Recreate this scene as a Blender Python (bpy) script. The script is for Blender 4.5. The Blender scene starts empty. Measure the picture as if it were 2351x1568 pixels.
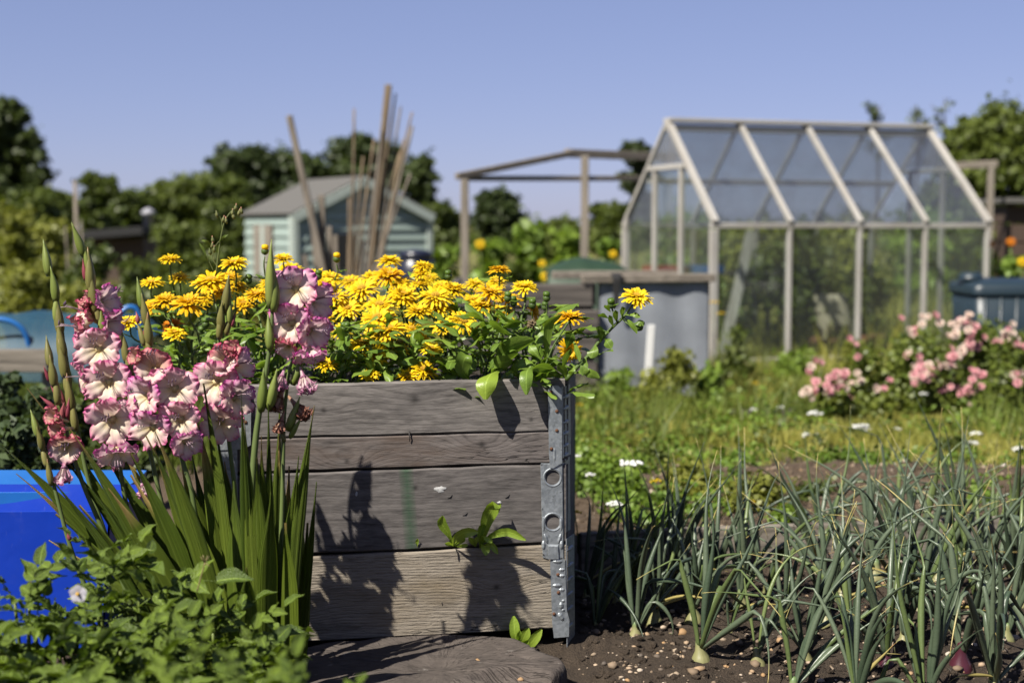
import bpy, math, random
import numpy as np
from mathutils import Matrix, Vector, Quaternion
scene = bpy.context.scene
COL = scene.collection
R = math.radians

# ------------------------------------------------------------------ camera
CAM_H, LENS = 0.97, 50.0
W, H = 2351.0, 1568.0
FPX = LENS / 36.0 * W
HORIZON = 519.0
PITCH = math.atan((H / 2 - HORIZON) / FPX)
cam_d = bpy.data.cameras.new('camera')
cam = bpy.data.objects.new('camera', cam_d)
COL.objects.link(cam)
cam.location = (0, 0, CAM_H)
cam.rotation_euler = (math.pi / 2 - PITCH, 0, 0)
cam_d.lens = LENS
cam_d.sensor_width = 36
cam_d.clip_start = 0.05
cam_d.clip_end = 3000
cam_d.dof.use_dof = True
cam_d.dof.focus_distance = 3.02
cam_d.dof.aperture_fstop = 2.8
cam_d.dof.aperture_blades = 9
scene.camera = cam

# ------------------------------------------------------------------ world + sun
SUN_FROM = Vector((-0.60, -0.64, 1.0)).normalized()
world = bpy.data.worlds.new('World')
scene.world = world
world.use_nodes = True
nt = world.node_tree
nt.nodes.clear()
sky = nt.nodes.new('ShaderNodeTexSky')
sky.sky_type = 'NISHITA'
sky.sun_disc = False
sky.sun_elevation = math.asin(SUN_FROM.z)
sky.sun_rotation = math.atan2(SUN_FROM.x, SUN_FROM.y)
sky.altitude = 30
sky.air_density = 0.70
sky.dust_density = 0.4
sky.ozone_density = 5.0
tint = nt.nodes.new('ShaderNodeMixRGB')
tint.blend_type = 'MULTIPLY'
tint.inputs[0].default_value = 1.0
tint.inputs[2].default_value = (1.00, 0.945, 1.22, 1)
bg = nt.nodes.new('ShaderNodeBackground')
bg.inputs[1].default_value = 0.08
wo = nt.nodes.new('ShaderNodeOutputWorld')
soft = nt.nodes.new('ShaderNodeGamma')      # hazy summer air evens out the sky from zenith to horizon
soft.inputs[1].default_value = 0.56
nt.links.new(sky.outputs[0], soft.inputs[0])
nt.links.new(soft.outputs[0], tint.inputs[1])
nt.links.new(tint.outputs[0], bg.inputs[0])
nt.links.new(bg.outputs[0], wo.inputs[0])
sun_d = bpy.data.lights.new('sun', 'SUN')
sun_d.energy = 5.0
sun_d.angle = R(0.53)
sun_d.color = (1.0, 0.94, 0.84)
sun = bpy.data.objects.new('sun', sun_d)
COL.objects.link(sun)
sun.location = SUN_FROM * 20
sun.rotation_euler = SUN_FROM.to_track_quat('Z', 'Y').to_euler()

vs = scene.view_settings
scene.display_settings.display_device = 'sRGB'
vs.view_transform = 'Standard'
vs.look = 'None'
vs.exposure = 1.30
vs.gamma = 1.0
vs.use_curve_mapping = False
cy = scene.cycles
cy.use_denoising = True
try:
    cy.denoiser = 'OPENIMAGEDENOISE'
except Exception:
    pass
cy.max_bounces = 7
cy.diffuse_bounces = 2
cy.glossy_bounces = 2
cy.transmission_bounces = 4
cy.transparent_max_bounces = 14
cy.caustics_reflective = False
cy.caustics_refractive = False
cy.sample_clamp_indirect = 4.0

# ------------------------------------------------------------------ helpers: rays
_fw = np.array([0, math.cos(PITCH), -math.sin(PITCH)])
_up = np.array([0, math.sin(PITCH), math.cos(PITCH)])
_rt = np.array([1.0, 0, 0])


def at(vx, vy, Y):
    """The point at distance Y along the view axis of the camera seen at a place of the photograph."""
    d = _fw + _rt * ((vx - W / 2) / FPX) + _up * ((H / 2 - vy) / FPX)
    t = Y / d[1]
    return np.array([0, 0, CAM_H]) + d * t


def X_at(vx, Y):
    return (vx - W / 2) / FPX * Y * math.cos(PITCH) * 1.0


def px(Y):
    """metres for one photograph pixel at distance Y"""
    return Y / FPX


def smooth(a, b, t):
    t = np.clip((t - a) / (b - a), 0, 1)
    return t * t * (3 - 2 * t)


def gz(x, y):
    return -0.25 * smooth(5.4, 11.0, y)


def gr(vx, vy):
    """terrain point seen at a place of the photograph"""
    z = 0.0
    for _ in range(12):
        d = _fw + _rt * ((vx - W / 2) / FPX) + _up * ((H / 2 - vy) / FPX)
        t = (z - CAM_H) / d[2]
        p = np.array([0, 0, CAM_H]) + d * t
        z = float(gz(p[0], p[1]))
    return p


# ------------------------------------------------------------------ helpers: objects
def thing(name, label, cat, loc, group=None, rotz=0.0):
    o = bpy.data.objects.new(name, None)
    COL.objects.link(o)
    o.empty_display_size = 0.05
    o.location = tuple(float(c) for c in loc)
    o.rotation_euler = (0, 0, rotz)
    o['label'] = label
    o['category'] = cat
    if group:
        o['group'] = group
    return o


def tag(o, label=None, cat=None, group=None, kind=None):
    if label: o['label'] = label
    if cat: o['category'] = cat
    if group: o['group'] = group
    if kind: o['kind'] = kind
    return o


class G:
    """collects geometry; build() links it as one mesh object (world coordinates in, local out)"""

    def __init__(s):
        s.v, s.f, s.a, s.m = [], [], [], []
        s.n = 0
        s.flat = False

    def add(s, V, F, A=None, mi=0):
        V = np.asarray(V, float).reshape(-1, 3)
        if A is None:
            A = np.zeros((len(V), 3))
        s.v.append(V)
        s.a.append(np.asarray(A, float).reshape(-1, 3))
        n = s.n
        s.f.extend([tuple(i + n for i in f) for f in F])
        s.m.extend([mi] * len(F))
        s.n += len(V)
        return s

    def mesh(s, name, mats, base=None, smooth_=True):
        V = np.concatenate(s.v)
        A = np.concatenate(s.a)
        if base is not None:
            V = V - np.asarray(base, float)
        me = bpy.data.meshes.new(name)
        me.from_pydata(V.tolist(), [], s.f)
        at_ = me.attributes.new('pv', 'FLOAT_VECTOR', 'POINT')
        at_.data.foreach_set('vector', A.astype(np.float32).ravel())
        if not isinstance(mats, (list, tuple)):
            mats = [mats]
        for m in mats:
            me.materials.append(m)
        if len(mats) > 1:
            me.polygons.foreach_set('material_index', np.array(s.m, np.int32))
        me.polygons.foreach_set('use_smooth', np.full(len(me.polygons), bool(smooth_ and not s.flat)))
        me.update()
        return me

    def build(s, name, mats, parent=None, base=None, smooth_=True):
        """base: the world location of the (unrotated) parent thing"""
        if base is None and parent is not None:
            base = wloc(parent)
        b = base if base is not None else np.zeros(3)
        me = s.mesh(name, mats, b, smooth_)
        o = bpy.data.objects.new(name, me)
        COL.objects.link(o)
        if parent is not None:
            o.parent = parent
        elif base is not None:
            o.location = tuple(b)
        return o


def wloc(o):
    p = np.zeros(3)
    while o is not None:
        p = p + np.array(o.location)
        o = o.parent
    return p


def fast_mesh(name, V, F, A, mat, smooth_=True):
    """big meshes: F is an (n,3) or (n,4) index array"""
    me = bpy.data.meshes.new(name)
    V = np.asarray(V, np.float32)
    F = np.asarray(F, np.int32)
    k = F.shape[1]
    me.vertices.add(len(V))
    me.vertices.foreach_set('co', V.ravel())
    me.loops.add(F.size)
    me.loops.foreach_set('vertex_index', F.ravel())
    me.polygons.add(len(F))
    me.polygons.foreach_set('loop_start', np.arange(0, F.size, k, dtype=np.int32))
    me.polygons.foreach_set('loop_total', np.full(len(F), k, np.int32))
    if smooth_:
        me.polygons.foreach_set('use_smooth', np.ones(len(F), bool))
    if A is not None:
        at_ = me.attributes.new('pv', 'FLOAT_VECTOR', 'POINT')
        at_.data.foreach_set('vector', np.asarray(A, np.float32).ravel())
    me.materials.append(mat)
    me.update(calc_edges=True)
    me.validate()
    return me


def link_mesh(name, me, parent=None, loc=None):
    o = bpy.data.objects.new(name, me)
    COL.objects.link(o)
    if parent is not None: o.parent = parent
    if loc is not None: o.location = tuple(float(c) for c in loc)
    return o


def copy_tree(o, parent=None):
    c = o.copy()
    COL.objects.link(c)
    c.parent = parent
    for ch in list(o.children):
        copy_tree(ch, c)
    return c


def nrm(v):
    v = np.asarray(v, float)
    return v / (np.linalg.norm(v, axis=-1, keepdims=True) + 1e-12)


def box(g, c, s, ax=None, bev=0.0, mi=0):
    """box of size s round c; ax = 3 axes (rows); a small chamfer when bev > 0"""
    c = np.asarray(c, float)
    g.flat = True
    hx, hy, hz = [q / 2 for q in s]
    if ax is None:
        ax = np.eye(3)
    ax = np.asarray(ax, float)
    if bev <= 0:
        L = [(-hx, -hy, -hz), (hx, -hy, -hz), (hx, hy, -hz), (-hx, hy, -hz), (-hx, -hy, hz), (hx, -hy, hz), (hx, hy, hz), (-hx, hy, hz)]
        F = [(0, 3, 2, 1), (4, 5, 6, 7), (0, 1, 5, 4), (1, 2, 6, 5), (2, 3, 7, 6), (3, 0, 4, 7)]
        g.add(np.array(L) @ ax + c, F, None, mi)
        return
    b = min(bev, hx * .9, hy * .9, hz * .9)
    L, idx = [], {}
    for sx in (-1, 1):
        for sy in (-1, 1):
            for sz in (-1, 1):
                for k in range(3):
                    p = [sx * (hx - b), sy * (hy - b), sz * (hz - b)]
                    p[k] = (sx * hx, sy * hy, sz * hz)[k]
                    idx[(sx, sy, sz, k)] = len(L)
                    L.append(p)
    F = []
    for k in range(3):
        i, j = (k + 1) % 3, (k + 2) % 3
        for s_ in (-1, 1):
            q = []
            for a, b_ in ((-1, -1), (1, -1), (1, 1), (-1, 1)):
                t = [0, 0, 0]
                t[k] = s_; t[i] = a; t[j] = b_
                q.append(idx[(*t, k)])
            F.append(tuple(q if s_ > 0 else q[::-1]))
    for k in range(3):          # edges along axis k
        i, j = (k + 1) % 3, (k + 2) % 3
        for a in (-1, 1):
            for b_ in (-1, 1):
                t0 = [0, 0, 0]; t0[i] = a; t0[j] = b_; t0[k] = -1
                t1 = list(t0); t1[k] = 1
                q = [idx[(*t0, i)], idx[(*t1, i)], idx[(*t1, j)], idx[(*t0, j)]]
                F.append(tuple(q if a * b_ < 0 else q[::-1]))
    for sx in (-1, 1):
        for sy in (-1, 1):
            for sz in (-1, 1):
                q = [idx[(sx, sy, sz, k)] for k in range(3)]
                F.append(tuple(q if sx * sy * sz > 0 else q[::-1]))
    g.add(np.array(L) @ ax + c, F, None, mi)


def beam(g, a, b, w, h, up=(0, 0, 1), bev=0.0, mi=0):
    """a square bar from a to b: w across, h along up"""
    a, b = np.asarray(a, float), np.asarray(b, float)
    t = b - a
    L = np.linalg.norm(t)
    t = t / L
    u = np.asarray(up, float)
    s = np.cross(t, u)
    if np.linalg.norm(s) < 1e-4:
        s = np.cross(t, (0, 1, 0))
    s = nrm(s)
    u = np.cross(s, t)
    box(g, (a + b) / 2, (L, w, h), np.array([t, -s, u]), bev, mi)


def tube(g, P, Rr, sides=6, cap=True, rnd=0.0, flat=None, mi=0):
    P = np.asarray(P, float)
    n = len(P)
    Rr = np.broadcast_to(np.asarray(Rr, float), (n,))
    T = nrm(np.gradient(P, axis=0))
    ref = np.array([0.31, 0.2, 0.93])
    if abs(T[0] @ ref) > 0.9: ref = np.array([1.0, 0.1, 0.1])
    N = nrm(np.cross(T[0], ref))
    V, A = [], []
    for i in range(n):
        N = nrm(N - T[i] * (N @ T[i]))
        B = np.cross(T[i], N)
        th = np.arange(sides) / sides * 2 * math.pi
        fl = 1.0 if flat is None else flat[i]
        V.append(P[i] + Rr[i] * (np.cos(th)[:, None] * N + fl * np.sin(th)[:, None] * B))
        A.append(np.stack([np.cos(th), np.full(sides, i / (n - 1)), np.full(sides, rnd)], 1))
    F = []
    for i in range(n - 1):
        for j in range(sides):
            k = (j + 1) % sides
            F.append((i * sides + j, i * sides + k, (i + 1) * sides + k, (i + 1) * sides + j))
    if cap:
        F.append(tuple(range(sides - 1, -1, -1)))
        F.append(tuple((n - 1) * sides + j for j in range(sides)))
    g.add(np.concatenate(V), F, np.concatenate(A), mi)


def ribbon(g, P, S, w, fold=0.0, nu=3, rnd=0.0, ruffle=None, mi=0):
    """leaf or petal surface: spine P, side directions S, half widths w, fold lifts the edges"""
    P = np.asarray(P, float)
    n = len(P)
    T = nrm(np.gradient(P, axis=0))
    S = np.broadcast_to(np.asarray(S, float), (n, 3))
    S = nrm(S - T * np.sum(S * T, 1, keepdims=True))
    N = np.cross(S, T)
    us = np.linspace(-1, 1, nu)
    w = np.asarray(w, float)
    V = np.zeros((n, nu, 3))
    A = np.zeros((n, nu, 3))
    for j, u in enumerate(us):
        off = fold * w * (u * u) if np.isscalar(fold) else fold * (u * u)
        if ruffle is not None:
            off = off + ruffle(u, np.linspace(0, 1, n))
        V[:, j] = P + S * (w * u)[:, None] + N * off[:, None]
        A[:, j, 0] = u
        A[:, j, 1] = np.linspace(0, 1, n)
        A[:, j, 2] = rnd
    F = []
    for i in range(n - 1):
        for j in range(nu - 1):
            a = i * nu + j
            F.append((a, a + 1, a + nu + 1, a + nu))
    g.add(V.reshape(-1, 3), F, A.reshape(-1, 3), mi)


def lathe(g, base, axis, prof, sides=12, rnd=0.0, mi=0, jit=0.0):
    """prof: (radius, height) pairs along axis"""
    base = np.asarray(base, float)
    ax = nrm(axis)
    r = np.array([1.0, 0, 0]) if abs(ax[0]) < 0.9 else np.array([0, 1.0, 0])
    N = nrm(np.cross(ax, r))
    B = np.cross(ax, N)
    th = np.arange(sides) / sides * 2 * math.pi
    V, A = [], []
    for i, (q, h) in enumerate(prof):
        V.append(base + ax * h + q * (np.cos(th)[:, None] * N + np.sin(th)[:, None] * B))
        A.append(np.stack([np.cos(th), np.full(sides, i / (len(prof) - 1)), np.full(sides, rnd)], 1))
    F = []
    n = len(prof)
    for i in range(n - 1):
        for j in range(sides):
            k = (j + 1) % sides
            F.append((i * sides + j, i * sides + k, (i + 1) * sides + k, (i + 1) * sides + j))
    F.append(tuple(range(sides - 1, -1, -1)))
    F.append(tuple((n - 1) * sides + j for j in range(sides)))
    g.add(np.concatenate(V), F, np.concatenate(A), mi)


def bez(p0, p1, p2, n):
    t = np.linspace(0, 1, n)[:, None]
    p0, p1, p2 = map(lambda q: np.asarray(q, float), (p0, p1, p2))
    return (1 - t) ** 2 * p0 + 2 * t * (1 - t) * p1 + t * t * p2


def spline(pts, n):
    """Catmull-Rom through the points"""
    p = np.asarray(pts, float)
    p = np.vstack([2 * p[0] - p[1], p, 2 * p[-1] - p[-2]])
    m = len(p) - 3
    out = []
    for k in np.linspace(0, m - 1e-6, n):
        i = int(k); t = k - i
        a, b, c, d = p[i], p[i + 1], p[i + 2], p[i + 3]
        out.append(0.5 * ((2 * b) + (-a + c) * t + (2 * a - 5 * b + 4 * c - d) * t * t + (-a + 3 * b - 3 * c + d) * t ** 3))
    return np.array(out)


# ------------------------------------------------------------------ helpers: materials
class NT:
    def __init__(s, name):
        s.m = bpy.data.materials.new(name)
        s.m.use_nodes = True
        s.t = s.m.node_tree
        s.t.nodes.clear()
        s.out = s.t.nodes.new('ShaderNodeOutputMaterial')

    def n(s, typ, **kw):
        nd = s.t.nodes.new(typ)
        for k, v in kw.items():
            if k.startswith('i_'):
                nd.inputs[k[2:].replace('_', ' ')].default_value = v
            else:
                setattr(nd, k, v)
        return nd

    def l(s, a, b):
        s.t.links.new(a, b)

    def val(s, x, sock):
        if isinstance(x, (int, float)):
            sock.default_value = x
        elif isinstance(x, (tuple, list)):
            sock.default_value = tuple(x) + ((1,) if len(x) == 3 and len(sock.default_value) == 4 else ())
        else:
            s.l(x, sock)

    def math(s, op, a, b=0.0, c=None, clamp=False):
        nd = s.n('ShaderNodeMath', operation=op, use_clamp=clamp)
        s.val(a, nd.inputs[0]); s.val(b, nd.inputs[1])
        if c is not None: s.val(c, nd.inputs[2])
        return nd.outputs[0]

    def mix(s, f, a, b, mode='MIX'):
        nd = s.n('ShaderNodeMixRGB', blend_type=mode)
        s.val(f, nd.inputs[0]); s.val(a, nd.inputs[1]); s.val(b, nd.inputs[2])
        return nd.outputs[0]

    def ramp(s, f, stops, interp='LINEAR'):
        nd = s.n('ShaderNodeValToRGB')
        cr = nd.color_ramp
        cr.interpolation = interp
        while len(cr.elements) < len(stops): cr.elements.new(0.5)
        for e, (p, c) in zip(cr.elements, stops):
            e.position = p
            e.color = (*c, 1) if not isinstance(c, (int, float)) else (c, c, c, 1)
        s.l(f, nd.inputs[0])
        return nd.outputs[0]

    def noise(s, vec, scale=5, detail=3, rough=0.55, dist=0.0, out=0):
        nd = s.n('ShaderNodeTexNoise')
        nd.inputs['Scale'].default_value = scale
        nd.inputs['Detail'].default_value = detail
        nd.inputs['Roughness'].default_value = rough
        nd.inputs['Distortion'].default_value = dist
        if vec is not None: s.l(vec, nd.inputs['Vector'])
        return nd.outputs[out]

    def mapping(s, vec, scale=(1, 1, 1), loc=(0, 0, 0), rot=(0, 0, 0)):
        nd = s.n('ShaderNodeMapping')
        nd.inputs['Scale'].default_value = scale
        nd.inputs['Location'].default_value = loc
        nd.inputs['Rotation'].default_value = rot
        s.l(vec, nd.inputs['Vector'])
        return nd.outputs[0]

    def obj(s):
        return s.n('ShaderNodeTexCoord').outputs['Object']

    def pos(s):
        return s.n('ShaderNodeNewGeometry').outputs['Position']

    def pv(s):
        a = s.n('ShaderNodeAttribute', attribute_name='pv')
        x = s.n('ShaderNodeSeparateXYZ')
        s.l(a.outputs['Vector'], x.inputs[0])
        return x.outputs[0], x.outputs[1], x.outputs[2]

    def rand(s):
        return s.n('ShaderNodeObjectInfo').outputs['Random']

    def bump(s, h, strength=0.3, dist=0.01):
        nd = s.n('ShaderNodeBump')
        nd.inputs['Strength'].default_value = strength
        nd.inputs['Distance'].default_value = dist
        s.l(h, nd.inputs['Height'])
        return nd.outputs[0]

    def principled(s, col, rough=0.6, metal=0.0, spec=0.4, normal=None, trans=0.0):
        p = s.n('ShaderNodeBsdfPrincipled')
        s.val(col, p.inputs['Base Color'])
        s.val(rough, p.inputs['Roughness'])
        s.val(metal, p.inputs['Metallic'])
        s.val(spec, p.inputs['Specular IOR Level'])
        if normal is not None: s.l(normal, p.inputs['Normal'])
        return p.outputs[0]

    def translucent(s, sh, col, f, normal=None):
        t = s.n('ShaderNodeBsdfTranslucent')
        s.val(col, t.inputs[0])
        if normal is not None: s.l(normal, t.inputs['Normal'])
        m = s.n('ShaderNodeMixShader')
        s.val(f, m.inputs[0])
        s.l(sh, m.inputs[1]); s.l(t.outputs[0], m.inputs[2])
        return m.outputs[0]

    def done(s, sh):
        s.l(sh, s.out.inputs[0])
        return s.m


ALB = 0.54


def mat_leaf(name, dark, light, trans=0.32, rough=0.42, spec=0.35, tcol=None, vein=0.5, tip=None, rib=None, scale=18, bump=0.0, streak=False, tip0=0.90):
    """leaf: colour varies from leaf to leaf (pv.z, object random) and within it; a pale midrib; light passes through"""
    dark, light = tuple(c * ALB for c in dark), tuple(c * ALB for c in light)
    s = NT(name)
    u, v, r = s.pv()
    co = s.obj()
    nz = s.noise(co, scale, 3, 0.6)
    f = s.math('ADD', s.math('MULTIPLY', nz, 0.55), s.math('MULTIPLY', r, 0.5))
    f = s.math('ADD', f, s.math('MULTIPLY', s.math('SUBTRACT', s.rand(), 0.5), 0.35), clamp=True)
    col = s.mix(f, dark, light)
    au = s.math('ABSOLUTE', u)
    if vein > 0:
        mid = s.math('SUBTRACT', 1.0, s.math('MULTIPLY', au, 9.0), clamp=True)
        col = s.mix(s.math('MULTIPLY', mid, vein), col, rib or tuple(min(1, c * 1.9 + 0.02) for c in light))
    h = None
    if streak:
        cmb = s.n('ShaderNodeCombineXYZ')
        s.val(s.math('MULTIPLY', u, 7.0), cmb.inputs[0]); s.val(s.math('MULTIPLY', v, 0.8), cmb.inputs[1]); s.val(r, cmb.inputs[2])
        st = s.noise(cmb.outputs[0], 2.2, 2, 0.6)
        col = s.mix(s.math('MULTIPLY', st, 0.75), col, tuple(c * 0.42 for c in dark))
        h = st
    if tip is not None:
        e = s.math('ADD', v, s.math('MULTIPLY', s.math('SUBTRACT', r, 0.5), 0.3))
        tf = s.math('MULTIPLY', s.math('SUBTRACT', e, tip0), 9.0 if tip0 > .8 else 4.0, clamp=True)
        col = s.mix(tf, col, tip)
    nrmout = None
    if bump > 0:
        if h is None: h = s.noise(co, scale * 9, 2, 0.5)
        nrmout = s.bump(h, bump, 0.004)
    sh = s.principled(col, rough, 0, spec, nrmout)
    tc = s.mix(1.0, col, tcol or (1.5, 1.55, 0.75), 'MULTIPLY')
    return s.done(s.translucent(sh, tc, trans))


def mat_plain(name, col, rough=0.6, metal=0.0, spec=0.4, var=0.15, scale=12, bump=0.0, bscale=60):
    col = tuple(c * ALB for c in col)
    s = NT(name)
    co = s.obj()
    nz = s.noise(co, scale, 4, 0.6)
    c = s.mix(nz, tuple(q * (1 - var * 1.6) for q in col), tuple(min(1, q * (1 + var * 1.6)) for q in col))
    n_ = s.bump(s.noise(co, bscale, 3), bump, 0.004) if bump > 0 else None
    return s.done(s.principled(c, rough, metal, spec, n_))


def mat_wood(name, dark, light, axis=0, freq=90, rough=0.85, weather=None, knots=(), bump=0.35, stretch=14.0, warp=0.02, amp=(0.55, 0.45), crack=0.5, stain=None):
    """weathered board: growth rings that run along the board, knots that push them aside, fine fibres, cracks"""
    dark, light = tuple(c * ALB for c in dark), tuple(c * ALB for c in light)
    weather = tuple(c * ALB for c in weather) if weather else None
    s = NT(name)
    co = s.obj()
    rnd = s.rand()
    off = s.n('ShaderNodeVectorMath', operation='ADD')
    cmb = s.n('ShaderNodeCombineXYZ')
    s.val(s.math('MULTIPLY', rnd, 7.0), cmb.inputs[0]); s.val(s.math('MULTIPLY', rnd, 3.0), cmb.inputs[1]); s.val(s.math('MULTIPLY', rnd, 0.9), cmb.inputs[2])
    s.l(co, off.inputs[0]); s.l(cmb.outputs[0], off.inputs[1])
    P = off.outputs[0]
    sc = [1.0, 1.0, 1.0]
    low = [6.0, 6.0, 6.0]
    low[axis] = 1.6
    hi = [260.0, 260.0, 260.0]
    hi[axis] = 260.0 / stretch / 2
    x = s.n('ShaderNodeSeparateXYZ')
    s.l(co, x.inputs[0])
    cross = x.outputs[2] if axis != 2 else x.outputs[0]
    along = x.outputs[axis]
    lown = s.noise(s.mapping(P, low), 1.0, 2, 0.5)
    ph = s.math('ADD', s.math('MULTIPLY', cross, freq), s.math('MULTIPLY', lown, freq * warp * 6))
    kn = None
    for (kx, kz, sz, a) in knots:
        dx = s.math('MULTIPLY', s.math('SUBTRACT', along, kx), 0.45)
        dz = s.math('SUBTRACT', cross, kz)
        d2 = s.math('ADD', s.math('MULTIPLY', dx, dx), s.math('MULTIPLY', dz, dz))
        e = s.math('POWER', 2.718, s.math('MULTIPLY', d2, -1.0 / (sz * sz)))
        ph = s.math('ADD', ph, s.math('MULTIPLY', e, a))
        k2 = s.math('POWER', 2.718, s.math('MULTIPLY', s.math('ADD', s.math('MULTIPLY', dx, s.math('MULTIPLY', dx, 5.0)), s.math('MULTIPLY', dz, dz)), -1.0 / (sz * sz * 0.045)))
        kn = k2 if kn is None else s.math('ADD', kn, k2, clamp=True)
    ring = s.math('ADD', s.math('MULTIPLY', s.math('SINE', ph), 0.5), 0.5)
    ring = s.math('POWER', ring, 4.5)
    ring = s.math('MULTIPLY', ring, s.math('ADD', 0.35, s.math('MULTIPLY', s.noise(s.mapping(P, [16.0 if i != axis else 2.2 for i in range(3)]), 1.0, 2, 0.6), 1.6)))
    fib = s.noise(s.mapping(P, hi), 1.0, 4, 0.65)
    mid = [30.0, 30.0, 30.0]
    mid[axis] = 2.0
    blot = s.noise(s.mapping(P, mid), 1.0, 3, 0.6)
    f = s.math('ADD', s.math('MULTIPLY', ring, -amp[0] * 0.55), s.math('MULTIPLY', fib, amp[1] * 1.1))
    st = [105.0, 105.0, 105.0]
    st[axis] = 2.4
    streak = s.noise(s.mapping(P, st, rot=(0, 0.012, 0) if axis == 0 else (0, 0, 0)), 1.0, 3, 0.7)
    f = s.math('ADD', f, s.math('MULTIPLY', s.math('SUBTRACT', streak, 0.5), 1.7))
    f = s.math('ADD', s.math('ADD', f, s.math('MULTIPLY', blot, 0.85)), 0.01, clamp=True)
    col = s.mix(f, dark, light)
    if weather:
        wn = s.noise(s.mapping(P, [9.0 if i != axis else 2.5 for i in range(3)]), 1.0, 4, 0.7)
        col = s.mix(s.ramp(wn, [(0.48, 0.0), (0.68, 0.75)]), col, weather)
    if kn is not None:
        col = s.mix(s.math('MULTIPLY', kn, 0.7), col, tuple(c * 0.45 for c in dark))
    if stain:                  # an old smear of paint across the grain: place along, half width, colour
        dx = s.math('ABSOLUTE', s.math('SUBTRACT', s.math('ADD', along, s.math('MULTIPLY', cross, .07)), stain[0]))
        mk = s.math('SUBTRACT', 1.0, s.math('DIVIDE', dx, stain[1]), clamp=True)
        mk = s.math('MULTIPLY', s.math('POWER', mk, .6), s.math('ADD', .15, s.math('MULTIPLY', fib, .9)))
        col = s.mix(mk, col, stain[2])
    # cracks: thin dark lines along the grain
    cm = [55.0, 55.0, 55.0]
    cm[axis] = 1.3
    ck = s.noise(s.mapping(P, cm), 1.0, 2, 0.5)
    ckl = s.math('ABSOLUTE', s.math('SUBTRACT', ck, 0.5))
    gate = s.noise(s.mapping(P, [8.0 if i != axis else 1.2 for i in range(3)]), 1.0, 1, 0.5)
    line = s.math('MULTIPLY', s.math('SUBTRACT', 1.0, s.math('MULTIPLY', ckl, 55.0), clamp=True), s.ramp(gate, [(0.5, 0.0), (0.62, 1.0)]))
    line = s.math('MULTIPLY', line, crack)
    col = s.mix(line, col, tuple(c * 0.18 for c in dark))
    h = s.math('SUBTRACT', s.math('ADD', s.math('ADD', s.math('MULTIPLY', ring, -0.12), s.math('MULTIPLY', streak, 0.5)), s.math('MULTIPLY', fib, 0.5)), s.math('MULTIPLY', line, 1.0))
    sh = s.principled(col, rough, 0, 0.25, s.bump(h, bump, 0.004))
    return s.done(sh)
# ================================================================== materials
rng = random.Random(11)
nr = np.random.default_rng(5)
M = {}


def D(*cs):
    return [tuple(q * .67 for q in c) for c in cs]


M['board'] = mat_wood('grey_board', (0.022, 0.019, 0.018), (0.255, 0.232, 0.216), 0, 430, amp=(0.30, 0.62), warp=0.012, knots=((-0.15, 0.0, 0.03, 16), (0.31, -0.03, 0.025, 12), (0.05, 0.02, 0.05, 10)), weather=(0.085, 0.078, 0.076), crack=1.0)
M['board_knot'] = mat_wood('grey_board_knots', (0.024, 0.020, 0.019), (0.235, 0.206, 0.192), 0, 520, amp=(0.36, 0.6), warp=0.012, knots=((-0.10, -0.018, 0.028, 26), (0.20, 0.012, 0.034, 24), (-0.34, 0.0, 0.022, 16)), weather=(0.115, 0.080, 0.060), crack=1.0)
M['board_dark'] = mat_wood('dark_board', (0.018, 0.016, 0.016), (0.182, 0.165, 0.156), 0, 330, warp=0.008, knots=((0.05, 0.05, 0.03, 6),), crack=0.9, amp=(0.14, 0.6), stain=(0.036, 0.017, (0.010, 0.045, 0.018)))
M['board_pale'] = mat_wood('pale_rough_board', (0.026, 0.021, 0.017), (0.335, 0.29, 0.232), 0, 900, knots=((0.23, 0.01, 0.03, 22), (-0.2, -0.04, 0.03, 14)), weather=(0.23, 0.18, 0.115), bump=1.0, crack=1.0, amp=(0.16, 0.95), warp=0.010)
M['old_wood'] = mat_wood('old_wood', (0.05, 0.043, 0.038), (0.22, 0.19, 0.165), 0, 120, crack=0.7)
M['old_wood_z'] = mat_wood('old_wood_upright', (0.11, 0.093, 0.075), (0.40, 0.35, 0.29), 2, 120, crack=0.7)
M['rail_wood'] = mat_wood('rail_wood', (0.11, 0.093, 0.075), (0.38, 0.33, 0.27), 0, 120, crack=0.7)
M['edge_wood'] = mat_wood('edge_wood', (0.08, 0.068, 0.055), (0.34, 0.30, 0.25), 0, 120, crack=0.8)
M['sleeper'] = mat_wood('compost_wood', (0.035, 0.03, 0.028), (0.16, 0.14, 0.125), 0, 80, crack=0.8)
M['white_wood'] = mat_wood('white_frame_wood', (0.32, 0.30, 0.265), (0.60, 0.58, 0.54), 2, 60, crack=0.5, weather=(0.42, 0.385, 0.34))
M['cane'] = mat_wood('cane_bamboo', (0.12, 0.085, 0.055), (0.33, 0.25, 0.165), 2, 60, crack=0.2)
M['cane_grey'] = mat_wood('cane_grey', (0.12, 0.10, 0.08), (0.31, 0.265, 0.215), 2, 60, crack=0.3)
M['shed_green'] = mat_plain('pale_green_paint', (0.34, 0.425, 0.385), 0.55, var=0.09, scale=9)
M['shed_trim'] = mat_plain('pale_trim_paint', (0.50, 0.57, 0.52), 0.5, var=0.08)
M['felt'] = mat_plain('roof_felt', (0.125, 0.12, 0.11), 0.9, var=0.15, scale=30, bump=0.4)
M['dark_wood'] = mat_plain('dark_brown_wood', (0.035, 0.024, 0.018), 0.8, var=0.2)
M['dark_roof'] = mat_plain('black_roof', (0.012, 0.012, 0.013), 0.8)
M['pale_metal'] = mat_plain('pale_flue', (0.42, 0.42, 0.46), 0.5)
M['brown_boards'] = mat_plain('brown_boards', (0.08, 0.05, 0.035), 0.8, var=0.2)
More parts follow.
